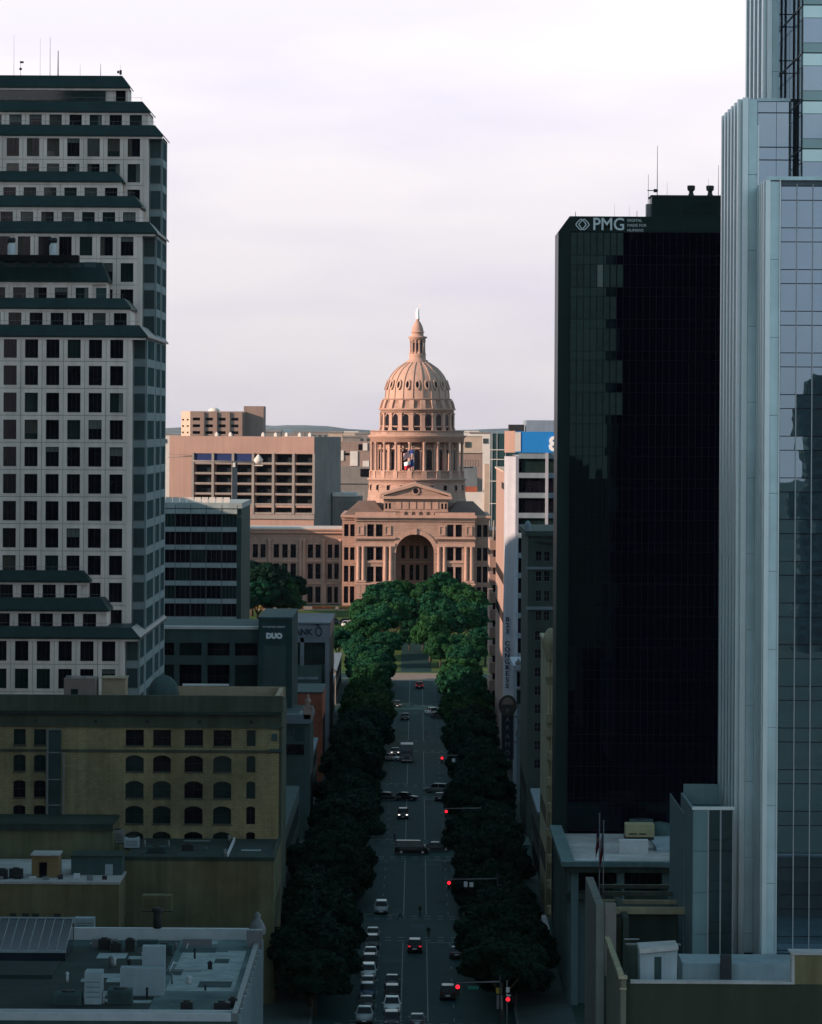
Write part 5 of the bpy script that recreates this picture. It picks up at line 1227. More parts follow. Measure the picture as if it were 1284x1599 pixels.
# pale roofs scattered to the horizon
rf = random.Random(21)
HORI = [(420, 2600, 22, 9), (447, 3100, 40, 12), (470, 2400, 24, 10), (488, 3600, 60, 16), (512, 2900, 30, 12), (538, 3500, 34, 11), (549, 2500, 16, 12), (561, 3900, 40, 14), (270, 3300, 30, 20),
        (728, 3300, 30, 16), (741, 4200, 55, 20), (750, 2700, 20, 9), (737, 2400, 18, 10), (762, 3800, 30, 20), (430, 4300, 80, 18), (500, 4700, 90, 20), (524, 2700, 14, 9), (569, 3000, 20, 9), (458, 3900, 30, 9), (733, 2900, 16, 9), (746, 3500, 22, 9), (757, 4600, 30, 9)]
lastp = {'left': [], 'right': []}
for i, (px, D, w, h) in enumerate(HORI):
    x = X(px, D); zb = 3.0; zt = Z(rf.uniform(674, 688), D); w *= .62
    t = thing('distant_building', 'x', 'building', (x, D, zb), 'pale buildings near the horizon')
    side_ = 'left' if px < 640 else 'right'; mates = sorted(h_[0] for h_ in HORI if (h_[0] < 640) == (px < 640))
    t['label'] = '%s tiny pale building from the left on the horizon %s of the dome' % (['first', 'second', 'third', 'fourth', 'fifth', 'sixth', 'seventh', 'eighth', 'ninth', 'tenth', 'eleventh', 'twelfth', 'thirteenth', 'fourteenth'][mates.index(px)], side_)
    MB().box(x - w / 2, x + w / 2, D, D + 25, zb - 3, zt).build('wall', [rf.choice([whitewall, cream, whitewall, greycon])], t)
    MB().box(x - w / 2 - .4, x + w / 2 + .4, D - .4, D + 25.4, zt + .01, zt + 1.0).build('roof', [rf.choice([whitewall, greycon])], t)
    for k in range(int(w / 6)): MB().box(x - w / 2 + 2 + k * 6, x - w / 2 + 5 + k * 6, D - .3, D + .2, zt - 6, zt - 3).build('window', [glass_b], t)

# ---------------------------------------------------------------- right side of the avenue, far to near
# cream slab with sunlit west side
cs = thing('cream_slab', 'sunlit cream and pink slab building edge left of the white office', 'building', (20, 960, gz(960)))
MB().box(17.8, 45, 912, 1008, gz(912) - .5, Z(737, 912) - 0).build('wall', [pinkcon], cs)
MB().box(17.5, 45.2, 911.5, 1008.5, Z(737, 912) + .01, Z(734, 912)).build('coping', [cream], cs)
MB().box(17.7, 45.1, 911.7, 940, Z(764, 912), Z(754, 912)).build('window_band', [glass_k], cs)
for i in range(14): put_win(cs, 'w', 17.8, 918 + i * 6.4, 30, 3.4, 2.2, winframe, glass_k, -.05, 1, 0); put_win(cs, 'w', 17.8, 918 + i * 6.4, 38, 3.4, 2.2, winframe, glass_k, -.05, 1, 0)
bb_ = thing('balcony_building', 'narrow pink building with stacked dark balcony gaps beside the capitol trees', 'building', (19, 1040, gz(1040)))
DQ = 1016.0
MB().box(17.4, 40, DQ + 4, 1042, gz(DQ) - .5, Z(842, DQ)).build('wall', [glass_k], bb_)
for k in range(9):
    zt = Z(842 + k * 27.5, DQ); MB().box(16.6, 40, DQ, 1042.2, zt - 16 * DQ / F, zt).build('balcony', [pinkcon], bb_)
MB().tube((17.5, DQ, Z(842, DQ)), (17.5, DQ, Z(812, DQ)), .35, .2, 8).build('roof_pipe', [greycon], bb_)
# white office with the blue sign
w8 = thing('white_office', 'white concrete office with dark floor bands and blue rooftop sign', 'building', (28, 905, gz(905)))
D9 = 900.0
def v_(p): return X(p, D9)
xa, xb = v_(790), v_(806)
MB().box(xb + .5, 52, D9 + .8, 960, gz(D9) - .5, Z(712, D9)).build('core', [glass_k], w8)
MB().prism([(xa, D9 + 2.6), (xb, D9), (xb + .6, D9 + .1), (xb + .6, D9 + 12), (xa, D9 + 12)], gz(D9) - .5, Z(712, D9)).build('corner_wall', [c823], w8)
for k in range(13):
    zt = Z(706 + k * 31.3, D9); h = (8 if k else 9) * D9 / F
    MB().box(xb + .61, 52, D9 - .1, D9 + .79, zt - h, zt).build('floor_band', [c823d], w8)
for k in range(13):
    zt = Z(706 + k * 31.3 + 8.3, D9); put_win(w8, 's', D9, (xb + 1.2 + 30) / 2, zt - 22.6 * D9 / F, 30 - xb - 1.3, 22.4 * D9 / F, winframe, glass_k if k % 3 else glass_g, .6, 4, 0, .06)
for px in (854.5,): MB().box(v_(px) - .3, v_(px) + .3, D9 - .6, D9 - .11, gz(D9), Z(706, D9)).build('pier', [c823], w8)
MB().box(xb - .1, 52, D9 - .3, 955, Z(705.9, D9), Z(673, D9)).build('sign_box', [bluesign], w8)
MB().prism([(xa - .1, D9 + 2.5), (xb - .15, D9 - .2), (xb - .15, D9 + 8), (xa - .1, D9 + 8)], Z(706, D9) + .02, Z(672, D9)).build('corner_cap', [pinkcon], w8)  # pink colour stands in for sun on the white corner's top
MB().box(xb - .2, v_(813.5), D9 - .42, D9 - .31, Z(704, D9), Z(674, D9)).build('sign_edge', [whitewall], w8)
MB().box(v_(796), v_(820), D9 + 6, D9 + 14, Z(672, D9) - .1, Z(662, D9)).build('roof_box', [darksteel], w8); MB().box(v_(823), 50, D9 + 6, D9 + 30, Z(673, D9) - .1, Z(655, D9)).build('plant_room', [c823d], w8)
ob('sign_number', text_mesh('823', 3.9, signwhite, .1, align='LEFT', bold=.16), w8, (v_(857.5), D9 - .45, Z(702, D9)))
# stacked letters on the angled corner
lt = ob('sign_lettering', text_mesh('8\n2\n3\n \nC\nO\nN\nG\nR\nE\nS\nS', 1.32, signdark, .06, line=.92, xs=1.25, bold=.03), w8, ((xa + xb) / 2 - .45, D9 + 1.25 - .25, Z(970, D9)), math.atan2(-(2.6), (xb - xa)) * .75)
# paramount blade sign and neighbours
pm = thing('theatre_sign', 'dark round-topped theatre blade sign with stacked pale letters', 'sign', (X(795, 806), 806, gz(806)))
DP = 806.0
def p_(p): return X(p, DP)
MB().box(p_(786.5), p_(804.5), DP, DP + 1.0, Z(1185, DP), Z(1108, DP)).build('blade', [signdark], pm)
mb = MB(face_s(DP)); N = 20; r = 14.5 * DP / F; cxp, czp = p_(795.5), Z(1101, DP)
mb.vprism([(cxp + r * math.cos(2 * math.pi * k / N), czp + r * 1.15 * math.sin(2 * math.pi * k / N)) for k in range(N)], -.15, 1.1); mb.build('round_top', [M('sign_bronze', (.06, .055, .05), .5, .2, 1)], pm)
mb = MB(face_s(DP)); mb.vprism([(cxp + r * .62 * math.cos(t), czp + .2 + r * .75 * math.sin(t)) for t in np.linspace(0, math.pi, 9)], -.3, -.16); mb.build('sunburst', [pinkcon2], pm)
MB().box(p_(784.5), p_(786.3), DP - .1, DP + 1.1, Z(1185, DP), Z(1112, DP)).box(p_(804.7), p_(806.5), DP - .1, DP + 1.1, Z(1185, DP), Z(1112, DP)).build('edge_trim', [steel], pm)
ob('sign_lettering', text_mesh('P\nA\nR\nA\nM\nO\nU\nN\nT', 1.2, signdim, .06, line=1.25), pm, (cxp, DP - .12 - .15, Z(1113, DP)))
MB().box(p_(804), 19, DP + .3, DP + .7, Z(1120, DP), Z(1117, DP)).box(p_(804), 19, DP + .3, DP + .7, Z(1160, DP), Z(1157, DP)).build('bracket', [steel], pm)
th = thing('theatre', 'pale ornate theatre front squeezed beside the grey-brown hotel', 'building', (24, 815, gz(815)))
MB().box(18.3, 45, 812, 842, gz(812) - .5, Z(1046, 812)).build('wall', [c823d], th)
MB().box(17.6, 45, 811.4, 842.2, Z(1046, 812) + .01, Z(1038, 812)).box(18.1, 45, 811.6, 811.95, Z(1075, 812), Z(1071, 812)).build('cornice', [c823], th)
for px in (812, 818.5): put_win(th, 's', 812, X(px, 812), Z(1071, 812), .55, 2.6, winframe, glass_k, -.1, 0, 0, .05)
MB().box(X(809.5, 812), X(826, 812), 811.7, 811.95, Z(1098, 812), Z(1077, 812)).build('panel', [glass_g], th)
for a, b, c, d in ((808, 1102, 824, 1100), (812, 1128, 825, 1104), (820, 1130, 822, 1102), (809, 1148, 812, 1132)): MB().tube((X(a, 811), 811, Z(b, 811)), (X(c, 811), 811, Z(d, 811)), .16, n=6).build('fire_escape', [greycon], th)
MB().lathe([(.5, Z(1038, 812)), (.6, Z(1034, 812)), (.2, Z(1030, 812)), (.02, Z(1026, 812))], 10, X(812, 812), 812.5).build('urn', [greycon], th)
# grey-brown hotel
ht = thing('hotel_block', 'grey-brown brick hotel with paired windows and stone courses', 'building', (26, 745, gz(745)))
DH = 740.0
def h_(p): return X(p, DH)
ho = []
for (t, b) in ((860, 875), (891, 907), (921, 938), (953, 968)):
    for (a, c) in ((838, 847), (851, 860)): ho.append((h_(a), h_(c), Z(b, DH), Z(t, DH)))
for k in range(8):
    for (a, c) in ((837, 847), (850, 860)): ho.append((h_(a), h_(c), Z(984 + 15 + k * 28.6, DH), Z(984 + k * 28.6, DH)))
facade(ht, 's', DH, 18.4, 52, gz(DH) - .5, Z(836, DH), ho, hotelm, winframe_l, [glass_k, glass_g], .25, 1, 1, .05)
body(ht, 18.45, 52, DH + .3, 790, gz(DH) - .5, Z(836, DH) - .01, hotelm)
hc = MB(); hc.box(17.9, 52, DH - .6, 790.5, Z(836, DH) + .01, Z(828, DH)); hc.build('cornice', [hotelm], ht)
for t, b in ((884, 888), (946, 951)): MB().box(18.1, 52, DH - .3, DH + .02, Z(b, DH), Z(t, DH)).build('stone_course', [bank_m], ht)
for k in range(9): put_win(ht, 'w', 18.45, 744 + k * 5, 8 + 0 * k, 2, 3, winframe, glass_k, -.03, 1, 0)
MB().lathe([(.5, Z(828, DH)), (.45, Z(822, DH)), (.6, Z(818, DH)), (.1, Z(812, DH))], 10, h_(825.5), DH + .5).build('finial', [c823d], ht)
MB().box(h_(843), 45, DH - .9, DH - .31, Z(846, DH), Z(842, DH)).build('sign_panel', [roof_d], ht)
# beige ornate corner building (only its edge shows past the black tower)
lf = thing('ornate_building', 'narrow beige terracotta edge with balcony and ringed mouldings beside the black tower', 'building', (24, 640, gz(640)))
DR = 632.0
def r_(p): return X(p, DR)
MB().box(r_(857), 48, DR, 665, gz(DR) - .5, Z(1010, DR)).build('wall', [stonebeige], lf)
MB().box(r_(855), 48, DR - .3, 665.2, Z(1010, DR) + .01, Z(1004, DR)).build('cornice', [stonebeige], lf)
mb = MB(); mb.lathe([(.55, Z(1030, DR)), (.9, Z(1016, DR)), (1.25, Z(1003, DR)), (1.0, Z(994, DR)), (.75, Z(986, DR)), (.4, Z(981, DR)), (.05, Z(979, DR))], 14, r_(861.5), DR - .2); mb.build('corner_crest', [stonebeige], lf)
MB().box(r_(855), r_(867), DR - .9, DR - .01, Z(1128, DR), Z(1113, DR)).box(r_(854), r_(868), DR - 1.1, DR - .01, Z(1149, DR), Z(1137, DR)).build('balcony', [stonebeige], lf)
mb = MB(); mb.add([(r_(853), DR - .8, Z(1056, DR)), (r_(859), DR - .5, Z(1068, DR)), (r_(866), DR - .5, Z(1068, DR)), (r_(866), DR - .9, Z(1054, DR)), (r_(859), DR - .1, Z(1075, DR)), (r_(866), DR - .1, Z(1075, DR))], [(0, 1, 4), (1, 2, 5, 4), (2, 3, 5), (0, 1, 2, 3)]); mb.build('bracket_shelf', [stonebeige], lf)
for px in (859.3, 863.5): MB().tube((r_(px), DR - .35, gz(DR)), (r_(px), DR - .35, Z(1000, DR)), .16, n=8).build('moulding', [stonebeige], lf)
for k in range(10):
    z = Z(1180 + k * 40, DR)
    if z > 2: MB().lathe([(.2, z - .75), (.42, z - .6), (.3, z - .1), (.3, z + .3), (.42, z + .6), (.2, z + .75)], 12, r_(861.4), DR - .4).build('ring_moulding', [stonebeige], lf)
MB().box(14.2, 17.8, 640, 652, 5.0, 5.35).build('canopy', [tealwall], lf)
for i in range(8): put_win(lf, 'w', r_(857), 636 + i * 3.6, 7 + 0, 2, 3, winframe, glass_k, -.03, 1, 0); put_win(lf, 'w', r_(857), 636 + i * 3.6, 14, 1.4, 2.4, winframe, glass_k, -.03, 1, 0)

# ---------------------------------------------------------------- black glass tower with the sign
bt = thing('black_tower', 'black glass office tower with white lettering along its top', 'tower', (35, 600, gz(600)))
DM = 592.0
xm0 = X(870.5, DM); xm1 = 62.0; ztm = Z(336, DM); ch = X(888, DM) - xm0
MB().prism([(xm0 + .02, DM + .3), (xm1, DM + .3), (xm1, 607), (xm0 + .02, 607)], gz(592) - .5, Z(360, DM) - .02).build('core', [pmg_clad], bt)
mb = MB(face_s(DM)); mb.vprism([(xm0, Z(360, DM)), (xm1, Z(360, DM)), (xm1, ztm), (xm0 + ch, ztm)], -.05, 15); mb.build('sign_parapet', [pmg_clad], bt)
MB().box(xm0, X(889, DM), DM - .02, DM + .29, gz(592), Z(360, DM) - .01).build('corner_pier', [pmg_clad], bt)
# panes: each storey a vision row and a spandrel row
flm = 49.9 * DM / F; pw = 10.35 * DM / F; xg0 = X(889.5, DM)
ncol = 34
vis_me = [MB().box(.03, pw - .03, 0, .06, .03, flm * .72 - .03).mesh('pane', [g]) for g in (glass_dk,)]
spn_me = MB().box(.03, pw - .03, .01, .06, .03, flm * .28 - .03).mesh('spandrel', [pmg_clad])
rest = MB(); cnt = 0
for k in range(20):
    zt = Z(361, DM) - k * flm
    for j in range(ncol):
        x = xg0 + j * pw
        if j < 24 and k < 12:
            pn_ = ob('pane', vis_me[0], bt, (x, DM, zt - flm * .72)); cnt += 1; pn_.rotation_euler = (rf.gauss(0, R(.10)), 0, rf.gauss(0, R(.12)))
        else: rest.box(x + .03, x + pw - .03, DM, DM + .06, zt - flm * .72 + .03, zt - .03)
tag(rest.build('pane_field', [glass_dk], bt), kind='stuff')
for k in range(20):
    zt = Z(361, DM) - k * flm
    MB().box(xg0, xg0 + ncol * pw, DM + .01, DM + .07, zt - flm + .03, zt - flm * .72 - .03).build('spandrel_band', [glass_dk], bt)
    MB().box(xg0, xg0 + ncol * pw, DM - .05, DM + .0, zt - flm * .72 - .03, zt - flm * .72 + .03).box(xg0, xg0 + ncol * pw, DM - .05, DM - .0, zt - .03, zt + .03).build('transom', [mullion_d], bt)
for j in range(ncol + 1): MB().box(xg0 + j * pw - .035, xg0 + j * pw + .035, DM - .12, DM - .055, gz(592), Z(361, DM)).build('mullion', [mullion_d], bt)
# reflected sky painted as green panes over the glass, one of them white
sheen_m = M('painted_sky_sheen', (.032, .055, .052), .5, .25, .8); bl_l = M('white_blind', (.17, .20, .19), .6, .1, 1)
for k in range(6):
    zt = Z(361, DM) - k * flm; n = [8, 8, 7, 3, 8, 8][k]
    for j in range(n):
        jj = j if k != 3 else j + 4
        MB().box(xg0 + jj * pw + .06, xg0 + (jj + 1) * pw - .06, DM - .022, DM - .004, zt - flm * .72 + .06, zt - .06).build('sky_sheen_blind', [bl_l if (k == 1 and jj == 4) else sheen_m], bt)
# roof house, stacks, aerials
MB().box(X(1015, 602), xm1 - 1, 600, 606.8, ztm - .1, Z(306, 602)).build('roof_house', [pmg_clad], bt); MB().box(X(1013.5, 602), xm1 - .8, 599.8, 606.9, Z(306, 602) + .003, Z(303.5, 602)).build('roof_cap', [roof_d], bt)
MB().box(X(1064, 602), X(1116, 602), 599.85, 599.98, Z(334, 602), Z(314, 602)).build('louvre', [glass_g], bt)
for i, px in enumerate((1077.5, 1107)):
    st_ = thing('exhaust_stack', ['left', 'right'][i] + ' one of two dark flared exhaust stacks on the black tower', 'stack', (X(px, 604), 604, Z(304, 604)), 'exhaust stacks')
    MB().lathe([(.45, Z(303.5, 604)), (.3, Z(299, 604)), (.3, Z(296, 604)), (.5, Z(294.5, 604))], 12, X(px, 604), 604).build('neck', [darksteel], st_); MB().lathe([(.5, Z(294.6, 604)), (.55, Z(288.5, 604)), (.45, Z(287, 604)), (.1, Z(286.8, 604))], 12, X(px, 604), 604).build('head', [darksteel], st_)
for i, (px, top, r, lab) in enumerate(((1010.5, 270, .05, 'antenna beside the roof house with a cross arm'), (1024.5, 225, .06, 'tallest thin antenna on the black tower roof'), (1040, 282, .025, 'short faint antenna on the roof house'), (1104.5, 276, .025, 'faint antenna behind the right exhaust stack'), (1120, 255, .05, 'antenna near the silver tower on the black tower roof'), (897, 329, .07, 'stub mast at the chamfered corner of the black tower'), (958, 316, .02, 'faint rod left of the small sign words'), (981, 320, .02, 'faint rod above the small sign words'), (993, 327, .06, 'short dark stub beside the roof house'))):
    D = 603; mast('antenna', lab, px, top, D, Z(304, D) if 1015 < px else ztm, r, group='aerials on the black tower')
MB().box(X(1009, 603), X(1026, 603), 602.9, 603.0, Z(296, 603), Z(294.6, 603)).box(X(1019, 603), X(1025, 603), 602.7, 603.2, Z(298, 603), Z(293, 603)).build('antenna_arm', [darksteel], bt)
MB().box(X(1007, 602), X(1014.5, 602), 600.5, 603, ztm, Z(317, 602)).build('ladder_cage', [steel], bt)
# lettering
yS = DM - .06
ob('sign_lettering', text_mesh('PMG', 2.30, pmgletter, .06, align='LEFT', bold=.03, xs=.92), bt, (X(923.5, DM), yS - .05, Z(357.3, DM)))
ob('sign_small_lettering', text_mesh('DIGITAL\nMADE FOR\nHUMANS', .52, pmgletter, .04, align='LEFT', line=1.25), bt, (X(978, DM), yS - .03, Z(344.2, DM)))
lg = MB(); lc, lz = X(908, DM), Z(349, DM)
def rdia(cx, hw, hh, th, n=24):
    pts = []
    for k in range(n):
        t = 2 * math.pi * k / n; c, s = math.cos(t), math.sin(t)
        m = 1 / ((abs(c) ** 1.25 + abs(s) ** 1.25) ** (1 / 1.25)); pts.append((c * m, s * m))
    for k in range(n):
        p, q = pts[k], pts[(k + 1) % n]
        lg.quad((cx + p[0] * (hw - th), yS - .09, lz + p[1] * (hh - th)), (cx + p[0] * hw, yS - .09, lz + p[1] * hh), (cx + q[0] * hw, yS - .09, lz + q[1] * hh), (cx + q[0] * (hw - th), yS - .09, lz + q[1] * (hh - th)))
rdia(lc - .20, .75, .78, .16); rdia(lc + .20, .75, .78, .16)
lg.build('sign_emblem', [pmgletter], bt)
# ---------------------------------------------------------------- silver glass tower, right edge
fr = thing('silver_tower', 'silver ribbed tower with blue mirror glass at the right edge', 'tower', (50, 450, gz(450)))
gb0 = gz(440) - .5
XR = 92.0
def ribs_w(xw, y0, y1, z0, z1, n, parent, proud=.22):
    me = MB().box(-proud, .12, -.75, .75, z0, z1).mesh('fin', [alu_l])
    for i in range(n):
        y = y0 + (y1 - y0) * (i + .35) / n; ob('fin', me, parent, (xw, y, 0))
def panel_stack(x0, x1, D, z0, z1, nm, parent, name='cladding_panel', hgt=7.4):
    z = z1; k = 0
    while z > z0 + .1:
        zz = max(z0, z - hgt); MB().box(x0 + .015, x1 - .015, D, D + .3, zz + .02, z - .02).build(name, [nm], parent); z = zz; k += 1
# lower front stage (stage one)
S1D, S1X, S1Z = 425.0, 33.0, Z(278, 425)
MB().box(S1X + .2, XR, S1D + .35, 468, gb0, S1Z - .01).build('stage_core', [alu_d], fr)
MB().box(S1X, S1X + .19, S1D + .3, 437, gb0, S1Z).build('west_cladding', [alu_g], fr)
ribs_w(S1X, S1D + .6, 435, gb0, S1Z, 4, fr)
MB().box(S1X - .1, S1X + .35, S1D - .25, S1D + .28, gb0, S1Z + .05).build('corner_fin', [alu_l], fr)
panel_stack(X(1197.5, S1D), X(1215.5, S1D), S1D, 19, S1Z - .1, alu, fr)
MB().box(X(1215.6, S1D), X(1217.4, S1D), S1D - .18, S1D + .3, 19, S1Z).build('edge_fin', [alu_l], fr)
MB().box(S1X, XR, S1D - .3, S1D + .34, S1Z + .003, S1Z + .35).build('coping', [alu], fr)
pw1 = 25.0 * S1D / F; fl1 = 65.1 * S1D / F; xg = X(1217.8, S1D)
pv_ = MB().box(.03, pw1 - .03, 0, .08, .03, fl1 - 1.33 - .03).mesh('pane', [glass_m]); ps_ = MB().box(.03, pw1 - .03, .0, .08, .03, 1.30).mesh('spandrel_pane', [glass_m])
ztop1 = Z(287, S1D); nf = int((ztop1 - 19) / fl1) + 1
fld = MB()
for k in range(nf):
    zt = ztop1 - k * fl1
    for j in range(34):
        x = xg + j * pw1
        if j < 5:
            for pn_ in (ob('spandrel_pane', ps_, fr, (x, S1D + .05, zt - 1.33)), ob('pane', pv_, fr, (x, S1D + .05, zt - fl1))): pn_.rotation_euler = (rf.gauss(0, R(.025)), 0, rf.gauss(0, R(.05)))
        else: fld.box(x + .03, x + pw1 - .03, S1D + .05, S1D + .13, zt - fl1 + .03, zt - 1.36).box(x + .03, x + pw1 - .03, S1D + .05, S1D + .13, zt - 1.33, zt - .03)
    MB().box(xg, XR, S1D + .0, S1D + .06, zt - .05, zt + .03).box(xg, XR, S1D + .0, S1D + .06, zt - 1.38, zt - 1.30).build('transom', [mullion_d], fr)
tag(fld.build('pane_field', [glass_m], fr), kind='stuff')
for j in range(1, 34): MB().box(xg + j * pw1 - .05, xg + j * pw1 + .05, S1D - .1, S1D + .05, 19, ztop1 + .2).build('mullion', [mullion], fr)
MB().box(xg, XR, S1D + .02, S1D + .34, ztop1 + .03, S1Z - .02).build('top_band', [bank_m], fr)
# second stage, further west
S2D, S2X, S2Z = 437.0, 31.7, Z(150, 437)
MB().box(S2X + .2, 40, S2D + .6, 466, gb0, S2Z - .01).build('stage_core', [alu_d], fr)
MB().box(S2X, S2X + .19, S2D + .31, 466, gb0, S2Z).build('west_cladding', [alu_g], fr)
ribs_w(S2X, S2D + .6, 465, gb0, S2Z, 6, fr, .5)
MB().box(S2X - .15, S2X + .4, S2D - .2, S2D + .29, gb0, S2Z + .05).build('corner_fin', [alu_l], fr)
panel_stack(S2X + .42, X(1180.5, S2D), S2D, 19, S2Z - .05, alu, fr)
MB().box(X(1180.5, S2D), X(1183, S2D), S2D - .15, S2D + .3, 19, S1Z + 6).build('edge_fin', [alu_l], fr)
fl2 = 74.9 * 430 / F
def band_glass(x0, x1, D, z0, z1, nv, ztref, parent):
    """storeys of one wide vision pane and a spandrel strip, between dark lines"""
    z = ztref
    while z < z1: z += fl2
    while z > z0:
        a, b = max(z0, z - fl2 + 1.25), min(z1, z)
        w = (x1 - x0) / nv
        for j in range(nv):
            if b > a: MB().box(x0 + j * w + .02, x0 + (j + 1) * w - .02, D, D + .1, a + .04, b - .04).build('pane', [glass_m], parent)
            c, d = max(z0, z - fl2), min(z1, z - fl2 + 1.25)
            if d > c: MB().box(x0 + j * w + .02, x0 + (j + 1) * w - .02, D + .01, D + .1, c + .04, d - .04).build('spandrel_pane', [glass_m], parent)
        for zz in (z, z - fl2 + 1.25):
            if z0 < zz < z1: MB().box(x0, x1, D - .06, D - .005, zz - .05, zz + .05).build('transom', [mullion_d], parent)
        z -= fl2
band_glass(X(1181, S2D), X(1240, S2D), S2D + .35, S1Z, S2Z - .3, 2, S2Z - 1.4, fr)
MB().box(X(1181, S2D), X(1232, S2D), S2D + .1, S2D + .5, S2Z - .29, S2Z + .02).build('stage_coping', [alu], fr)
# upper stage
S3D, S3X, S3Z = 445.0, 34.7, 150.0
MB().box(S3X + .2, 62, S3D + .5, 474, S2Z - 3, S3Z).build('stage_core', [alu_d], fr)
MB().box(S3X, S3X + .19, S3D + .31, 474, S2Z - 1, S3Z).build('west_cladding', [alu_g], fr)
ribs_w(S3X, S3D + .6, 473, S2Z - 1, S3Z, 5, fr, .5)
MB().box(S3X - .15, S3X + .3, S3D - .2, S3D + .29, S2Z - 1, S3Z).build('corner_fin', [alu_l], fr)
panel_stack(S3X + .32, X(1213.5, S3D), S3D, S2Z - 1, S3Z, alu, fr)
band_glass(X(1213.5, S3D), X(1240, S3D), S3D + .35, S2Z - .5, S3Z, 1, S2Z + 3.1, fr)
# glass prism in front of the upper stage
S4D, S4X = 430.0, 36.8
MB().box(S4X + .15, 66, S4D + .2, 468, S1Z - 1, S3Z + 6).build('stage_core', [alu_d], fr)
z = Z(79, S4D) + 2 * fl2 + .0
while z > S1Z:
    z0 = z - fl2
    for j in range(7):
        x0, x1 = S4X + j * 4.2, S4X + (j + 1) * 4.2
        sp1 = z - .05; sp0 = z - 1.25
        if sp1 > S1Z + .5: MB().box(x0 + .03, x1 - .03, S4D, S4D + .15, max(S1Z + .36, sp0 + .05), sp1).build('spandrel_pane', [glass_ms], fr)
        for (a, b, m) in ((z0 + 1.0, sp0, glass_m), (z0 + .05, z0 + .95, glass_mc)):
            a = max(a, S1Z + .36)
            if b > a + .1: MB().box(x0 + .03, x1 - .03, S4D, S4D + .15, a, b).build('pane', [m], fr)
    for j in range(3):       # west return, three narrow panes
        y0 = S4D + .25 + j * 5.0
        for (a, b, m) in ((z - 1.25, z - .05, glass_ms if j == 0 else glass_mc), (z0 + .1, z - 1.35, glass_mc)):
            a = max(a, S1Z + .36)
            if b > a + .1: MB().box(S4X - .02, S4X + .13, y0 + .05, y0 + 4.9, a, b).build('corner_pane', [m], fr)
    if z > S1Z + .5: MB().box(S4X - .08, 66, S4D - .08, S4D - .01, z - .04, z + .06).box(S4X - .1, S4X - .03, S4D - .07, 446, z - .04, z + .06).build('transom', [mullion_d], fr)
    z -= fl2
for yy in (S4D + .2, S4D + 5.2, S4D + 10.2): MB().box(S4X - .14, S4X - .03, yy - .1, yy + .1, S1Z + .4, S3Z + 6).build('mullion', [mullion_d], fr)
# stepped crown above the frame
for i, (a, b) in enumerate(((0, 0), (4, 6), (9, 12))):
    MB().prism([(40 + a, 436 + a), (62 - a, 436 + a), (62 - a, 462 - a), (40 + a, 462 - a)], S3Z + 6 + b, S3Z + 12.0 + b).build('crown_step', [glass_m], fr)
# annex wing at the base
S5D, S5z = 432.0, Z(1262, 432)
ax_, bx_ = X(1086, S5D), X(1148.5, S5D)
MB().box(ax_ + .1, bx_, S5D + .3, 452, gb0, S5z - 1.2).build('annex_core', [alu_d], fr)
MB().box(ax_, ax_ + .25, S5D + .3, 452, gb0, S5z).box(ax_ + .26, bx_, 451.6, 452, S5z - 1.19, S5z + .9).build('annex_side', [alu_g], fr)
MB().box(ax_ + .26, bx_, S5D + .31, 451.5, S5z - 1.19, S5z - 1.1).build('annex_roof', [roof_g], fr)
panel_stack(ax_ + .02, X(1109.5, S5D), S5D, 19, S5z, alu_g, fr, 'annex_panel', 4.0)
wa = X(1110, S5D); wpw = (bx_ - wa) / 2
z = S5z
while z > 19:
    for j in range(2):
        MB().box(wa + j * wpw + .03, wa + (j + 1) * wpw - .03, S5D, S5D + .1, max(19, z - 2.9) + .03, z - .03).build('annex_pane', [glass_mc if int(z * 3) % 4 else glass_t], fr); 
        if z - 2.9 > 19: MB().box(wa + j * wpw + .03, wa + (j + 1) * wpw - .03, S5D + .01, S5D + .1, max(19, z - 3.95) + .03, z - 2.93).build('annex_spandrel', [glass_t], fr)
    z -= 3.95
for j in (0, 1, 2): MB().box(wa + j * wpw - .07, wa + j * wpw + .07, S5D - .12, S5D - .01, 19, S5z).build('annex_mullion', [mullion], fr)
MB().box(ax_ - .1, bx_ + .1, S5D - .15, S5D + .31, S5z + .003, S5z + .3).build('annex_coping', [alu_l], fr)
# slanted lift house and side slab behind the annex
MB().box(X(1065.5, 452), ax_ - .02, 445, 470, gb0, Z(1259, 452)).build('annex_slab', [alu_g], fr)
MB().box(X(1097, 465), X(1128, 465), 462, 468, 20, Z(1228, 465)).build('lift_house', [alu_g], fr)
MB().tube((X(1100, 461.8), 461.8, Z(1238, 462)), (X(1122, 461.8), 461.8, Z(1256, 462)), .06, n=5).build('roof_pipe', [steel], fr)
# base ledge
MB().box(X(1070, 418), XR, 417, 424.5, gb0, Z(1500, 418)).build('base_ledge', [bluewhite], fr)
MB().box(X(1130, 416.5), X(1147, 416.5), 416, 416.9, gb0, Z(1487, 417)).build('ledge_pier', [alu_d], fr)

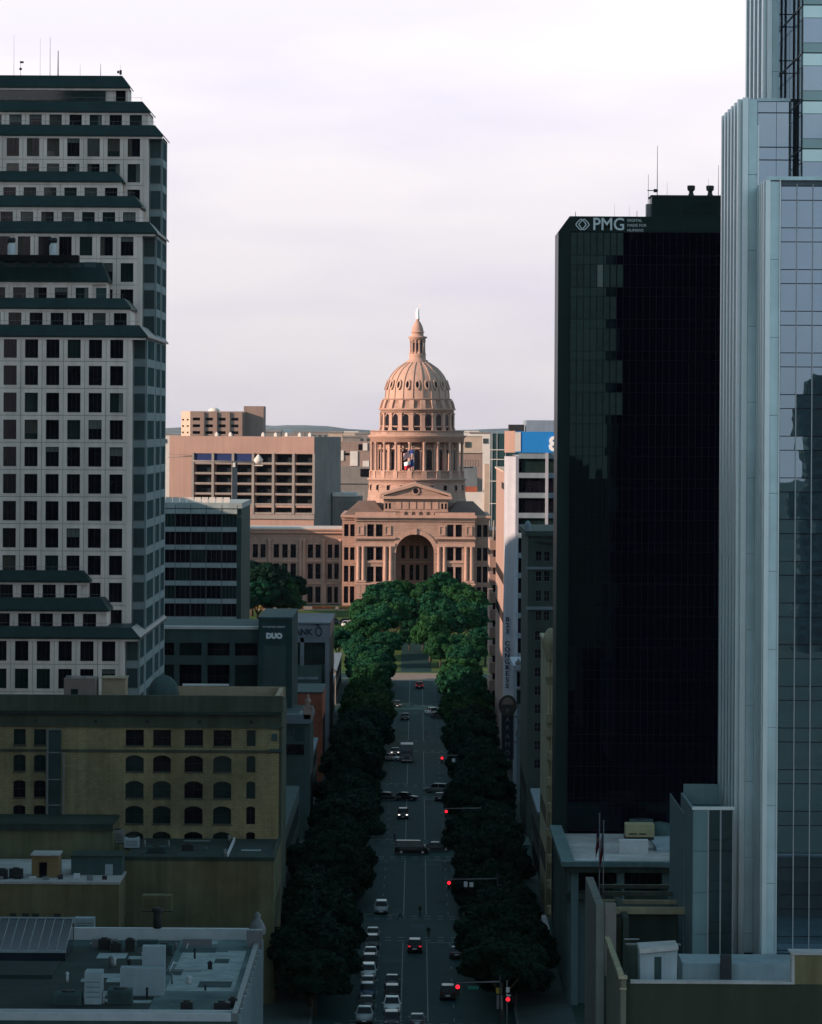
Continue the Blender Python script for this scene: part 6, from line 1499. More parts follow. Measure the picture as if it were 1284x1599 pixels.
# ---------------------------------------------------------------- white-roofed block under the black tower
wr = thing('white_roof_block', 'low teal building with white flat roof and deep cornice below the black tower', 'building', (30, 560, gz(560)))
zW = 17.7
MB().box(18.6, 58, 544, 590, gz(545) - .5, zW - 1.3).build('wall', [tealpale], wr)
MB().box(19.4, 58, 543.2, 590, zW - 1.29, zW - 1.0).build('roof', [roof_w], wr)
MB().prism([(17.7, 540.5), (58, 540.5), (58, 542.2), (19.3, 542.2), (19.3, 590.8), (17.7, 590.8)], zW - .55, zW + .05).build('cornice', [tealpale], wr)
MB().prism([(18.2, 541.0), (58, 541.0), (58, 543.1), (19.3, 543.1), (19.3, 590.5), (18.2, 590.5)], zW - 1.28, zW - .56).build('cornice_bed', [olive_d], wr)
for px in (902, 973.5, 1044): MB().box(X(px, 542) - .45, X(px, 542) + .45, 542.0, 543.9, gz(542), zW - 1.3).build('column', [tealpale], wr)
MB().box(18.2, 58, 542.3, 543.95, Z(1402, 543), Z(1392, 543)).build('spandrel_beam', [olive_d], wr)
for a, b in ((908, 969), (979, 1039), (1049, 1110)): put_win(wr, 's', 543.9, X((a + b) / 2, 543), Z(1390, 543), X(b, 543) - X(a, 543), 3.3, winframe, glass_k, -.1, 4, 0, .06)
for i in range(8):
    MB().box(18.3, 18.62, 546 + i * 5.8, 547.4 + i * 5.8, gz(545), zW - 1.3).build('pilaster', [tealwall], wr); put_win(wr, 'w', 18.6, 549.8 + i * 5.8, 2, 3.6, 10, winframe, glass_k, -.04, 1, 3)
ac = thing('roof_air_handler', 'tan rooftop air handler with dark slots on the white roof', 'air handler', (X(1001, 568), 568, zW - 1))
MB().box(X(980, 568), X(1024.5, 568), 566, 570, Z(1303, 568), Z(1284, 568)).build('casing', [tan_unit], ac); MB().box(X(979, 568), X(1024, 568), 565.95, 570.1, Z(1307.5, 568), Z(1303.3, 568)).build('base', [darksteel], ac); MB().box(X(985, 568), X(997, 568), 565.9, 566.02, Z(1299, 568), Z(1297, 568)).box(X(1001, 568), X(1012, 568), 565.9, 566.02, Z(1299, 568), Z(1297, 568)).build('slot', [darksteel], ac)
MB().box(X(971, 563), X(1016, 563), 562.5, 564.5, zW - 1, Z(1310, 563)).build('curb', [white], ac)
unit('roof_unit', 'dark teal roof unit with grey top box behind the tan air handler', 'roof unit', X(1005, 582), 582, zW - 1, 3.0, 2.4, 2.6, tealwall)
tag(MB().lathe([(2.2, zW - 1), (2.2, zW), (1.6, zW + .9), (.2, zW + 1.2)], 20, X(1033, 584), 584).build('roof_dome', [tealwall]), 'low round teal roof vent right of the tan air handler', 'roof vent')
tag(MB().box(X(1026, 570), X(1072, 570), 564, 588, zW - 1 + .005, zW - .55).build('roof_plinth', [bluewhite]), 'raised pale blue-white section of the white roof', 'roof section')

# ---------------------------------------------------------------- grey stone building with roof court and flags
gs = thing('grey_stone_building', 'grey stone building with tall parapet and open roof court, lower right', 'building', (26, 440, gz(440)))
zG = 23.4
MB().box(17.8, 36, 438.2, 466, gz(440) - 1, 16.5).build('wall', [olive_d], gs)
MB().box(17.75, 18.55, 438, 466.1, gz(440) - 1, zG).build('west_parapet', [M('grey_stone', (.20, .205, .19), .85, .18, .5, streak=.25)], gs)
MB().box(20.4, 21.0, 438.3, 457.9, 16.4, zG - 1.2).build('inner_wall', [olive_d], gs)
MB().box(X(948, 440), X(966, 440), 438.5, 440, 16.4, Z(1408, 440)).build('court_pier', [M('pale_stone', (.25, .22, .21), .85, .15, .5)], gs)
MB().box(X(945, 460), 30, 458, 466, 16.4, Z(1410, 462)).build('back_wall', [olive_d], gs)
for k, (py, D, a, b) in enumerate(((1380, 472, 942, 1075), (1391, 464, 945, 1080), (1404, 456, 945, 1086))):
    MB().box(X(a, D), X(b, D), D, D + .7, Z(py + 6, D), Z(py, D)).build('pergola_beam', [stonebeige if k == 2 else trim_y], gs)
for px in (969, 1041): MB().box(X(px, 473) - .4, X(px, 473) + .4, 473, 474, 16.4, Z(1380, 473)).build('pergola_post', [tealwall], gs)
MB().box(X(961, 445), X(1088, 445), 444, 445, Z(1424, 445), Z(1414, 445)).build('court_coping', [stonebeige], gs)
MB().box(X(975, 446), X(1063, 446), 445.2, 446.5, 16.4, Z(1424, 445) - .005).build('court_screen', [olive_d], gs)
for k in range(2): MB().box(18.56, 20.3, 440.5 + k * 13, 440.9 + k * 13, 16.4, zG - 1.5 - .4 * k).build('buttress', [trim_y], gs)
# two flags on poles
nf_red = M('dark_flag_red', (.10, .012, .018), .9, .1, 1); nf_white = M('dark_flag_white', (.16, .16, .17), .9, .1, 1); nf_blue = M('dark_flag_blue', (.012, .016, .05), .9, .1, 1)  # near flags: darker copies of the flag colours
for i, (px, top, ang_, bands, nm, lab) in enumerate(((940, 1271, 200, us_bands, 'flagpole', 'left taller flagpole with limp dark flag, lower right'), (946.5, 1282, 150, tx_bands, 'flagpole', 'right shorter flagpole with limp flag, lower right'))):
    D = 470.0 - i * 3; x = X(px, D); t = thing(nm, lab, 'flagpole', (x, D, 20), 'flagpoles on the grey stone building')
    MB().tube((x, D, 15), (x, D, Z(top, D)), .07, .05, 8).lathe([(.04, Z(top, D)), (.12, Z(top - 1, D)), (.03, Z(top - 3, D))], 8, x, D).build('pole', [steel], t)
    ob('flag', flag_mesh(1.1, 2.5, bands, [nf_red, nf_white, nf_blue], i * 2.0, 1.0), t, (x, D, Z(top + 14, D)), R(ang_))
for i, py in enumerate((1424, 1438)):
    D = 452.0 - i * 12; tag(MB().box(X(953, D) - .28, X(953, D) + .28, D - .2, D + .2, Z(py + 3, D), Z(py - 3, D)).tube((X(953, D), D, 16), (X(953, D), D, Z(py + 2, D)), .06, n=6).build('roof_lamp', [whitewall]), ['farther', 'nearer'][i] + ' small white roof lamp below the flagpoles', 'lamp', 'white lamps on the grey stone roof')

# ---------------------------------------------------------------- olive building nearest the camera, right
nb_ = thing('olive_corner_building', 'olive-walled building with pale coping filling the bottom right corner', 'building', (40, 395, gz(395)))
DZ = 380.0; zN = Z(1531, DZ); zN2 = Z(1486, DZ)
MB().box(X(983, DZ), 75, DZ, 381, gz(390) - 1, zN - .15).box(X(983, DZ), 75, 381, 410, gz(390) - 1, zN - 4.2).build('wall', [M('moss_wall', (.040, .050, .036), .9, .15, .15, streak=.12)], nb_)
MB().box(X(990, DZ), X(1241, DZ), DZ - .15, 381.1, zN - .149, zN + .05).box(X(1241.1, DZ), X(1246, DZ), DZ - .1, 381.1, zN - .149, zN2).build('coping', [roof_w], nb_)
MB().box(X(1246.1, DZ), 75, DZ - .05, 383, zN - .148, zN2 - .1).build('raised_wall', [olive], nb_); MB().box(X(1240, DZ), 75, DZ - .2, 383.1, zN2 - .099, zN2 + .05).build('raised_coping', [roof_w], nb_)
MB().box(X(1240, DZ), 75, 381.2, 409, zN - 4.19, zN - 4.1).build('roof', [roof_g], nb_)
gst = M('warm_stone', (.17, .165, .13), .85, .18, .5, streak=.2)
MB().box(17.5, X(982.8, DZ), 379.6, 408, gz(390) - 1, Z(1526, DZ)).build('corner_pier', [gst], nb_)
MB().box(17.3, X(984.5, DZ), 379.3, 380.6, Z(1526, DZ) + .003, Z(1522, DZ)).box(17.3, 17.75, 380.61, 408, Z(1526, DZ) + .003, Z(1519, DZ)).build('pier_coping', [stonebeige], nb_)
MB().box(17.4, X(983.5, DZ), 379.45, 379.59, Z(1543, DZ), Z(1540, DZ)).build('pier_moulding', [stonebeige], nb_)
sh = thing('roof_shed', 'pale blue rooftop shed with slanted white roof and dark door', 'shed', (X(1035, 386), 386, zN - 1.5))
D = 386.0
mb = MB(face_s(D)); mb.vprism([(X(1006, D), zN - 4.2), (X(1061, D), zN - 4.2), (X(1063, D), Z(1482, D)), (X(1004.5, D), Z(1487, D))], 0, 4); mb.build('wall', [bluewhite], sh)
mb = MB(face_s(D)); mb.vprism([(X(1003.5, D), Z(1487, D) + .01), (X(1064, D), Z(1481, D) + .01), (X(1064, D), Z(1475, D)), (X(1003.5, D), Z(1479, D))], -.3, 4.3); mb.build('roof', [roof_w], sh)
MB().box(X(1027, D), X(1038, D), D - .04, D + .1, zN - 4.1, Z(1492, D)).build('door', [glass_t], sh)
sv = thing('roof_screen', 'dark green louvred roof screen behind the pale blue shed', 'roof screen', (X(1010, 404), 404, zN - 2))
MB().box(X(983, 404), X(1004, 404), 403, 404, zN - 4.2, Z(1474, 404)).build('panel', [olive_d], sv); MB().box(X(982, 404), X(1068, 404), 404.1, 404.5, Z(1474, 404), Z(1472, 404)).box(X(980, 406), X(1003, 406), 406, 406.4, Z(1466, 406), Z(1464.5, 406)).build('rail', [steel], sv)
aw = thing('pavement_awning', 'pale flat awning over the right pavement', 'awning', (15.8, 600, 5))
MB().box(14.2, 17.6, 578, 600, 4.6, 4.85).build('roof', [roof_w], aw)
for y in (579, 588, 599): MB().tube((14.5, y, gz(y)), (14.5, y, 4.6), .06, n=6).build('post', [steel], aw)
aw2 = thing('pavement_awning', 'teal-grey awning farther up the right pavement', 'awning', (15.8, 700, 5))
MB().box(14.0, 17.8, 690, 704, gz(700) + 4.2, gz(700) + 4.5).build('roof', [tealwall], aw2)
for y in (691, 703): MB().tube((14.3, y, gz(y)), (14.3, y, gz(y) + 4.2), .06, n=6).build('post', [steel], aw2)
# plain blocks between the named fronts so the avenue walls are continuous
def filler(label, x0, x1, y0, y1, z1, m, kind):
    t = thing('street_block', label, 'building', ((x0 + x1) / 2, y0, gz(y0)))
    MB().box(x0, x1, y0, y1, gz(y0) - .6, z1).build('wall', [m], t); MB().box(x0 - .25, x1 + .25, y0 - .25, y1 + .25, z1 + .003, z1 + .5).build('cornice', [bank_m], t)
    e = x0 if kind == 'w' else x1
    for i in range(int((y1 - y0) / 5)):
        for k in range(int((z1 - 2) / 4)): put_win(t, kind, e, y0 + 2.5 + i * 5, gz(y0) + 1.5 + k * 4, 2.2, 2.5, winframe, glass_k, -.04, 1, 1)
filler('low dark block on the left pavement between the hotel and the red brick wall', -48, -18.6, 803, 845, gz(803) + 9, duo_w, 'e')
filler('low block on the left pavement past the bank building', -48, -18.8, 980, 1038, gz(980) + 9, duo_w, 'e')
filler('low corner block on the left at the last crossing before the capitol lawn', -50, -19, 1064, 1140, gz(1064) + 8, greycon, 'e')
filler('low block on the right pavement behind the ornate edge', 18.6, 45, 672, 716, 12, hotelm, 'w')
filler('low block on the right at the last crossing before the capitol lawn', 19, 50, 1064, 1140, gz(1064) + 9, greycon, 'w')
filler('low block on the right pavement between theatre and white office', 18.6, 45, 850, 890, gz(850) + 10, hotelm, 'w')

# ---------------------------------------------------------------- made by town - unseen blockers added to shade the avenue; two show in mirror glass
def unseen_block(label, x0, x1, y0, y1, h, m):
    t = thing('unseen_tower', label, 'tower', ((x0 + x1) / 2, (y0 + y1) / 2, gz(y0)))
    MB().box(x0, x1, y0, y1, gz(y0) - 1, h).build('glass_body', [glass_g], t)
    b = MB(); z = 4.0
    while z < h:
        b.box(x0 - .3, x1 + .3, y0 - .3, y1 + .3, z, z + 1.5); z += 4.0
    b.build('floor_band', [m], t)
    p = MB()
    for i in range(int((x1 - x0) / 6) + 1):
        for yy in (y0 - .5, y1 + .1): p.box(x0 + i * 6, x0 + i * 6 + 1.2, yy, yy + .4, gz(y0), h)
    for i in range(int((y1 - y0) / 6) + 1):
        for xx in (x0 - .5, x1 + .1): p.box(xx, xx + .4, y0 + i * 6, y0 + i * 6 + 1.2, gz(y0), h)
    p.build('pier', [m], t)
unseen_block('unseen sun-blocking tower added left of the frame, nearest', -68, -50, 328, 482, 192, M('slate_concrete', (.20, .25, .27), .85, .1, .3))
unseen_block('unseen broad sun-blocking block added left of the frame beside the low roofs', -104, -78, 476, 560, 80, greycon)
unseen_block('unseen tall sun-blocking tower added left of the frame behind the stepped tower', -190, -140, 500, 640, 190, precast)
unseen_block('unseen sun-blocking tower added left of the frame past the stepped tower', -190, -130, 648, 780, 125, greycon)
unseen_block('unseen lower sun-blocking tower added left of the frame beside the bank', -170, -112, 796, 846, 92, precast)
unseen_block('slim tower across the river behind the viewpoint', 123.5, 127.3, -600, -585, 85, tealwall)
unseen_block('second slim tower across the river behind the viewpoint', 128.6, 150, -640, -600, 87, tealwall)
unseen_block('unseen sun-blocking block added behind the banded office', -96, -62, 1366, 1385, 47.5, greycon)
unseen_block('unseen low sun-blocking block added left of the frame past the bank', -170, -112, 850, 906, 66, greycon)
unseen_block('unseen sun-blocking block added left of the frame beside the banded office', -120, -90, 912, 952, 68, greycon)
# ---------------------------------------------------------------- trees
def crown_mesh(seed, mat, nl=8500, clumps=30, flat=.72, leaf=.075):
    rg = np.random.default_rng(seed)
    # unit crown: radius about 1, height flat*2, centre at z = 0
    cs = []
    while len(cs) < clumps:
        v = rg.normal(size=3); v /= np.linalg.norm(v)
        rr = rg.uniform(.45, .88)
        p = v * rr * np.array([1, 1, flat])
        if p[2] < -.35 * flat: continue
        cs.append((p, rg.uniform(.13, .27)))
    pts, nrm = [], []
    w = np.array([c[1] ** 2 for c in cs]); w /= w.sum()
    idx = rg.choice(len(cs), nl, p=w)
    d = rg.normal(size=(nl, 3)); d /= np.linalg.norm(d, axis=1)[:, None]
    rad = np.array([cs[i][1] for i in idx]); cen = np.array([cs[i][0] for i in idx])
    rr = rad * rg.uniform(.55, 1.08, nl) ** .6
    P = cen + d * rr[:, None] * np.array([1, 1, .8])
    # leaf orientation: roughly facing out and up, jittered
    N = d * .9 + np.array([0, 0, .35]) + rg.normal(size=(nl, 3)) * .55; N /= np.linalg.norm(N, axis=1)[:, None]
    A = np.cross(N, rg.normal(size=(nl, 3))); A /= np.linalg.norm(A, axis=1)[:, None]; B = np.cross(N, A)
    s = leaf * rg.uniform(.55, 1.25, nl)[:, None]
    q = np.stack([P - A * s - B * s * .6, P + A * s - B * s * .45, P + A * s * .5 + B * s, P - A * s * .7 + B * s * .75], 1).reshape(-1, 3)
    # dark inner mass so that the middle is not see-through
    me = bpy.data.meshes.new('crown')
    f = np.arange(nl * 4).reshape(-1, 4)
    me.from_pydata(q.tolist(), [], f.tolist()); me.materials.append(mat); me.update()
    return me
def trunk_mesh(seed):
    rr = random.Random(seed); mb = MB()
    mb.tube((0, 0, -.3), (.05, .03, 2.4), .30, .22, 8)
    for k in range(5):
        a = 2 * math.pi * k / 5 + rr.uniform(-.4, .4); h = rr.uniform(2.0, 2.5)
        e = Vector((math.cos(a) * rr.uniform(1.4, 2.3), math.sin(a) * rr.uniform(1.4, 2.3), rr.uniform(4.2, 5.4)))
        mb.tube((.05, .03, h), e, .15, .08, 6)
        for j in range(2):
            e2 = e + Vector((math.cos(a + rr.uniform(-.8, .8)) * 1.2, math.sin(a + rr.uniform(-.8, .8)) * 1.2, rr.uniform(.7, 1.6))); mb.tube(e, e2, .075, .03, 5)
    return mb.mesh('trunk', [bark])
CR = [crown_mesh(10 + i, leaf_n, 21000, 92 + i * 6, .70 + .05 * i, .046) for i in range(5)]
CP = [crown_mesh(40 + i, leaf_q if i % 2 else leaf_p, 21000, 90, .70 + .06 * i, .046) for i in range(4)]
TK = [trunk_mesh(3 + i) for i in range(3)]
ORD = ['first', 'second', 'third', 'fourth', 'fifth', 'sixth', 'seventh', 'eighth', 'ninth', 'tenth', 'eleventh', 'twelfth', 'thirteenth', 'fourteenth', 'fifteenth', 'sixteenth', 'seventeenth', 'eighteenth', 'nineteenth', 'twentieth']
def ordn(i):
    if i < 20: return ORD[i]
    t = {2: 'twent', 3: 'thirt', 4: 'fort', 5: 'fift', 6: 'sixt'}[(i + 1) // 10]; u = (i + 1) % 10
    return t + 'ieth' if u == 0 else t + 'y-' + ORD[u - 1]
rt_ = random.Random(99)
def tree(name, label, x, y, r, h, pool, group, i):
    z = gz(y) + (.12 if abs(x) > 12 and y < 1150 else 0)
    t = thing(name, label, 'tree', (x, y, z), group); t.rotation_euler = (0, 0, rt_.uniform(0, 6.28))
    tr_ = bpy.data.objects.new('trunk', TK[i % 3]); col.objects.link(tr_); tr_.parent = t; s = h / 9.0; tr_.scale = (s, s, s)
    c = bpy.data.objects.new('crown', pool[i % len(pool)]); col.objects.link(c); c.parent = t
    fl = rt_.uniform(.85, 1.1); c.location = (0, 0, h - r * .74 * fl); c.scale = (r, r, r * fl)
    return t
for side, nm in ((-1, 'left'), (1, 'right')):
    y = 531.0; n = 0
    while y < 1142:
        if min(abs(y - s) for s in STREETS) > (11.5 if y < 1000 else 10.5):
            big = rt_.uniform(.74, 1.16)
            r = 5.4 * big * (1.0 if y < 1000 else 1.03); x = side * (11.4 + rt_.uniform(-1.3, 1.0))
            if side < 0 and y < 640: x -= 1.2; r *= .95
            if side > 0: x = 11.0 + rt_.uniform(-1.1, 1.2)
            if side > 0 and any(0 < s - y < 44 for s in STREETS): r = min(r, 4.6); x = max(x, 12.0)
            tree('street_tree', '%s street tree from the camera along the %s pavement' % (ordn(n), nm), x, y, r, 9.0 * big + rt_.uniform(-.9, 1.2), CR if y < 940 else CP, 'street trees lining the %s pavement' % nm, int(rt_.random() * 100)); n += 1
        y += rt_.uniform(6.4, 9.8)
# trees of the capitol grounds: (px, ground distance, radius, height, side)
PK = [(647, 1262, 4.2, 8.5), (658, 1290, 4.5, 9), (641, 1238, 3.6, 6.5), (662, 1236, 3.8, 7), (566, 1190, 5, 9), (588, 1188, 4.6, 8), (606, 1194, 4.6, 9), (690, 1190, 4.8, 8.5), (712, 1192, 5, 9), (738, 1192, 5, 9), (760, 1198, 5.5, 10),
      (571, 1210, 5.6, 11), (592, 1226, 6.6, 14), (614, 1240, 6.0, 14), (630, 1262, 5.0, 12.5), (674, 1206, 5.8, 12.5), (694, 1220, 6.8, 14.5), (716, 1230, 6.4, 13.5), (737, 1242, 6.0, 13), (580, 1266, 6, 12), (600, 1288, 6.6, 14.5),
      (622, 1308, 6.0, 14), (638, 1320, 4.5, 11), (674, 1302, 5.6, 13.5), (696, 1318, 6.6, 15), (718, 1300, 6.2, 14), (684, 1262, 6.2, 14), (737, 1290, 5.6, 12), (752, 1255, 6, 11.5), (545, 1215, 5.0, 9.5), (530, 1205, 4.6, 8.5)]
for i, (px, D, r, h) in enumerate(PK):
    tree('park_tree', '%s tree of the oak grove before the portico, counted from the photo left' % ordn(sorted(p[0] + p[1] * 1e-4 for p in PK).index(px + D * 1e-4)), X(px, D), D, r, h, CP, 'oak grove on the capitol lawn', i)
PL = [(372, 1330, 6.5, 16), (395, 1334, 7, 17), (418, 1326, 7, 16.5), (441, 1328, 6, 13), (460, 1330, 5, 12), (378, 1300, 6, 12), (405, 1304, 6.0, 13), (435, 1308, 5.5, 11.5), (352, 1338, 7, 18), (455, 1312, 4.5, 9)]
for i, (px, D, r, h) in enumerate(PL):
    tree('park_tree', '%s dark tree from the left in the clump before the west wing' % ordn(sorted(p[0] for p in PL).index(px)), X(px, D), D, r, h, CR if i % 3 else CP, 'clump of trees before the west wing', i)
for i, (px, D, r, h) in enumerate([(391, 1272, 3.0, 5.5), (383, 1270, 2.6, 5)]):
    tree('bright_shrub', ['larger', 'smaller'][i] + ' bright green rounded shrub beside the banded office', X(px, D), D, r, h, CP, 'bright shrubs by the banded office', i)

# ---------------------------------------------------------------- vehicles
def loft(sections, mats=None, mi=0, mb=None, cap=True, sm=True):
    """sections: list of rings (same length) joined into a skin"""
    mb = mb or MB(); n = len(sections[0]); vs = [p for s in sections for p in s]
    fs = [(k * n + i, k * n + (i + 1) % n, (k + 1) * n + (i + 1) % n, (k + 1) * n + i) for k in range(len(sections) - 1) for i in range(n)]
    if cap: fs += [tuple(reversed(range(n))), tuple((len(sections) - 1) * n + i for i in range(n))]
    mb.add(vs, fs, mi, sm); return mb
def ring(y, hw, z0, z1, rnd=.18):
    c = min(rnd, (z1 - z0) * .4)
    return [(-hw, y, z0 + c), (-hw * .94, y, z0), (hw * .94, y, z0), (hw, y, z0 + c), (hw * .985, y, z1 - c), (hw * .9, y, z1), (-hw * .9, y, z1), (-hw * .985, y, z1 - c)]
_cars = {}
def car_parts(kind):
    if kind in _cars: return _cars[kind]
    P = {'sedan': dict(L=4.7, W=.92, belt=.92, top=1.45, hood=.28, cab=(.30, .42, .70, .88), wheel=.33),
         'suv': dict(L=4.8, W=.97, belt=1.08, top=1.75, hood=.27, cab=(.27, .37, .86, .97), wheel=.37),
         'pickup': dict(L=5.7, W=1.0, belt=1.12, top=1.85, hood=.26, cab=(.28, .37, .58, .63), wheel=.40),
         'van': dict(L=5.6, W=1.0, belt=1.25, top=2.2, hood=.16, cab=(.14, .26, .94, .985), wheel=.37)}[kind]
    L, W, b, T, wh = P['L'], P['W'], P['belt'], P['top'], P['wheel']; f = -L / 2      # nose towards -y
    body_ = loft([ring(f, W * .80, .35, .62), ring(f + .12, W * .93, .24, .72), ring(f + .5, W * .98, .2, b * .84), ring(f + L * P['hood'], W, .2, b * .96), ring(f + L * .5, W * 1.01, .2, b), ring(f + L * .8, W, .2, b * 1.02), ring(f + L - .35, W * .98, .24, b * .99), ring(f + L - .08, W * .93, .3, b * .9), ring(f + L, W * .82, .4, b * .75)])
    c0, c1, c2, c3 = [f + L * t for t in P['cab']]
    def cr(y, hw, z): return [(-hw, y, z), (hw, y, z)]
    wb_, wt = W * .93, W * .76
    gl = MB(); gl.add([(-wb_, c0, b * .93), (wb_, c0, b * .93), (wt, c1, T - .05), (-wt, c1, T - .05), (wt, c2, T - .05), (-wt, c2, T - .05), (wb_, c3, b * .97), (-wb_, c3, b * .97)], [(0, 1, 2, 3), (3, 2, 4, 5), (5, 4, 6, 7), (0, 3, 5, 7), (1, 6, 4, 2)], 0, False)
    roof_ = loft([[(-wt * .97, c1 - .05, T - .09), (wt * .97, c1 - .05, T - .09), (wt * .9, c1, T - .01), (-wt * .9, c1, T - .01)], [(-wt * 1.02, c1 + .3, T - .09), (wt * 1.02, c1 + .3, T - .09), (wt * .93, c1 + .35, T + .02), (-wt * .93, c1 + .35, T + .02)], [(-wt * 1.02, c2 - .2, T - .09), (wt * 1.02, c2 - .2, T - .09), (wt * .93, c2 - .25, T + .02), (-wt * .93, c2 - .25, T + .02)], [(-wt * .97, c2 + .06, T - .09), (wt * .97, c2 + .06, T - .09), (wt * .9, c2, T - .01), (-wt * .9, c2, T - .01)]], sm=False)
    for s in (-1, 1):      # pillars
        for (ya, yb, za) in ((c0, c1, b * .94), (c3, c2, b * .97), ((c1 + c2) / 2, (c1 + c2) / 2, b * .97)):
            roof_.tube((s * wb_, ya, za), (s * wt, yb, T - .06), .045, n=5, sm=False)
    whl = MB(); whl.tube((-.11, 0, 0), (.11, 0, 0), wh, n=16); rim = MB(); rim.tube((-.125, 0, 0), (.125, 0, 0), wh * .62, n=12)
    lamp = MB(); lamp.box(-.17, .17, -.05, .05, -.075, .075)
    mir = MB(); mir.box(-.1, .1, -.06, .06, -.07, .07)
    bum = MB(); bum.box(-W * .86, W * .86, f - .05, f + .12, .3, .5); bumr = MB(); bumr.box(-W * .86, W * .86, f + L - .1, f + L + .06, .38, .56)
    plate = MB(); plate.box(-.26, .26, -.015, .015, -.07, .07)
    bed = None
    if kind == 'pickup': bed = MB().box(-W * .8, W * .8, c3 + .15, f + L - .25, b * 1.0, b * 1.03).mesh('cargo_bed', [darksteel])
    _cars[kind] = dict(P=P, f=f, c=(c0, c1, c2, c3), body=body_, glass=gl.mesh('windows', [glass_car]), roof=roof_, wheel=whl.mesh('wheel', [rubber]), rim=rim.mesh('rim', [chrome]), lamp=lamp, mir=mir, bum=bum.mesh('front_bumper', [darksteel]), bumr=bumr.mesh('rear_bumper', [darksteel]), plate=plate.mesh('number_plate', [signwhite]), bed=bed)
    return _cars[kind]
_cm = {}
def shared(kind, part, mb, mat):
    k = (kind, part, mat.name)
    if k not in _cm: _cm[k] = mb.mesh(part, [mat])
    return _cm[k]
PAINT = {n: M('paint_' + n, c, .3, .05, 1, spec=.22, metal=.05) for n, c in dict(black=(.012, .013, .016), charcoal=(.035, .04, .045), silver=(.28, .30, .31), white=(.55, .56, .57), grey=(.12, .13, .14), red=(.22, .02, .025), blue=(.03, .06, .12), beige=(.25, .22, .18)).items()}
def car(kind, colour, label, x, y, head=0.0, front='off', rear='off', group=None, name=None):
    """head 0: nose towards the camera (south); pi: driving away"""
    c = car_parts(kind); P = c['P']; L, W = P['L'], P['W']; pm_ = PAINT[colour]
    t = thing(name or {'sedan': 'car', 'suv': 'car', 'pickup': 'pickup_truck', 'van': 'van'}[kind], label, {'sedan': 'car', 'suv': 'car', 'pickup': 'pickup', 'van': 'van'}[kind], (x, y, gz(y) + .03), group)
    t.rotation_euler = (math.atan2(gz(y + 5) - gz(y - 5), 10) * math.cos(head), 0, head)
    def add(nm, me, loc=(0, 0, 0), par=None, rz=0):
        o = bpy.data.objects.new(nm, me); col.objects.link(o); o.parent = par or t; o.location = loc
        if rz: o.rotation_euler = (0, 0, rz)
        return o
    add('body', shared(kind, 'body', c['body'], pm_)); add('windows', c['glass']); add('roof', shared(kind, 'roof', c['roof'], pm_))
    if c['bed']: add('cargo_bed', c['bed'])
    f = c['f']
    for s in (-1, 1):
        for yy in (f + L * .19, f + L * .80):
            w = add('wheel', c['wheel'], (s * (W - .12), yy, P['wheel'])); add('rim', c['rim'], (0, 0, 0), w)
        add('headlight', shared(kind, 'headlight', c['lamp'], lamp_w if front == 'lit' else lamp_off), (s * W * .70, f + .06, .66 + (.12 if kind != 'sedan' else 0)))
        add('taillight', shared(kind, 'taillight', c['lamp'], lamp_r if rear == 'lit' else lamp_rd), (s * W * .74, f + L - .06, P['belt'] * .86))
        add('mirror', shared(kind, 'mirror', c['mir'], pm_), (s * (W + .07), c['c'][0] + .35, P['belt'] * .98))
    add('front_bumper', c['bum']); add('rear_bumper', c['bumr'])
    add('number_plate', c['plate'], (0, f - .06, .42)); add('number_plate', c['plate'], (0, f + L + .07, .62))
    return t
PI = math.pi
def yg(py):       # distance of the road point seen at row py
    D = 700.0
    for _ in range(20): D = (CAMZ - gz(D)) * F / (py - 668.0)
    return D
QA = 'queue in the left southbound lane'; QB = 'queue in the second southbound lane'
_qa = [(587, 1466, 'sedan', 'grey'), (585.5, 1481, 'suv', 'charcoal'), (583.5, 1497, 'sedan', 'silver'), (582, 1512, 'suv', 'black'), (580.5, 1527, 'suv', 'white'), (579.5, 1543, 'sedan', 'grey'), (578.5, 1558, 'suv', 'blue'), (577, 1575, 'sedan', 'charcoal'), (574.5, 1596, 'pickup', 'silver')]
_qn = ['grey car at the back of the left queue', 'charcoal car second from the back of the left queue', 'silver car third from the back of the left queue', 'black car fourth from the back of the left queue', 'white car fifth from the back of the left queue', 'grey car sixth from the back of the left queue', 'dark blue car seventh from the back of the left queue', 'charcoal car eighth from the back of the left queue', 'silver pickup at the bottom edge of the left queue']
for (px, py, k, c), lab in zip(_qa, _qn):
    y = yg(py); car(k, c, lab, X(px, y), y, 0, 'off', 'off', QA)
for i, (px, py, k, c, lab) in enumerate([(617.5, 1541, 'sedan', 'charcoal', 'charcoal car at the back of the second queue'), (617.5, 1561, 'suv', 'black', 'black car second in the second queue'), (617.5, 1580, 'pickup', 'white', 'pale pickup third in the second queue'), (617, 1603, 'suv', 'charcoal', 'dark car at the bottom edge of the second queue')]):
    y = yg(py); car(k, c, lab, X(px, y), y, 0, 'off', 'off', QB)
def acar(px, py, k, c, lab, head=0.0, **kw):
    y = yg(py); return car(k, c, lab, X(px, y), y, head, **kw)
acar(600, 1426, 'suv', 'silver', 'silver car waiting alone at the left beyond the queue')
acar(652.5, 1486, 'suv', 'black', 'dark car with red tail lights in the middle lane', PI, rear='lit')
acar(718, 1495, 'sedan', 'charcoal', 'dark car with pale roof glints half under the right trees', PI)
acar(704.5, 1559, 'suv', 'black', 'black car driving away beside the nearest signal', PI, rear='off')
acar(657, 1602, 'sedan', 'grey', 'grey car cut by the bottom edge in the middle lane', PI)
acar(647, 1334, 'van', 'black', 'long black van crossing the avenue sideways', R(90))
acar(686, 1329, 'sedan', 'charcoal', 'dark car following the black van across the avenue', R(90))
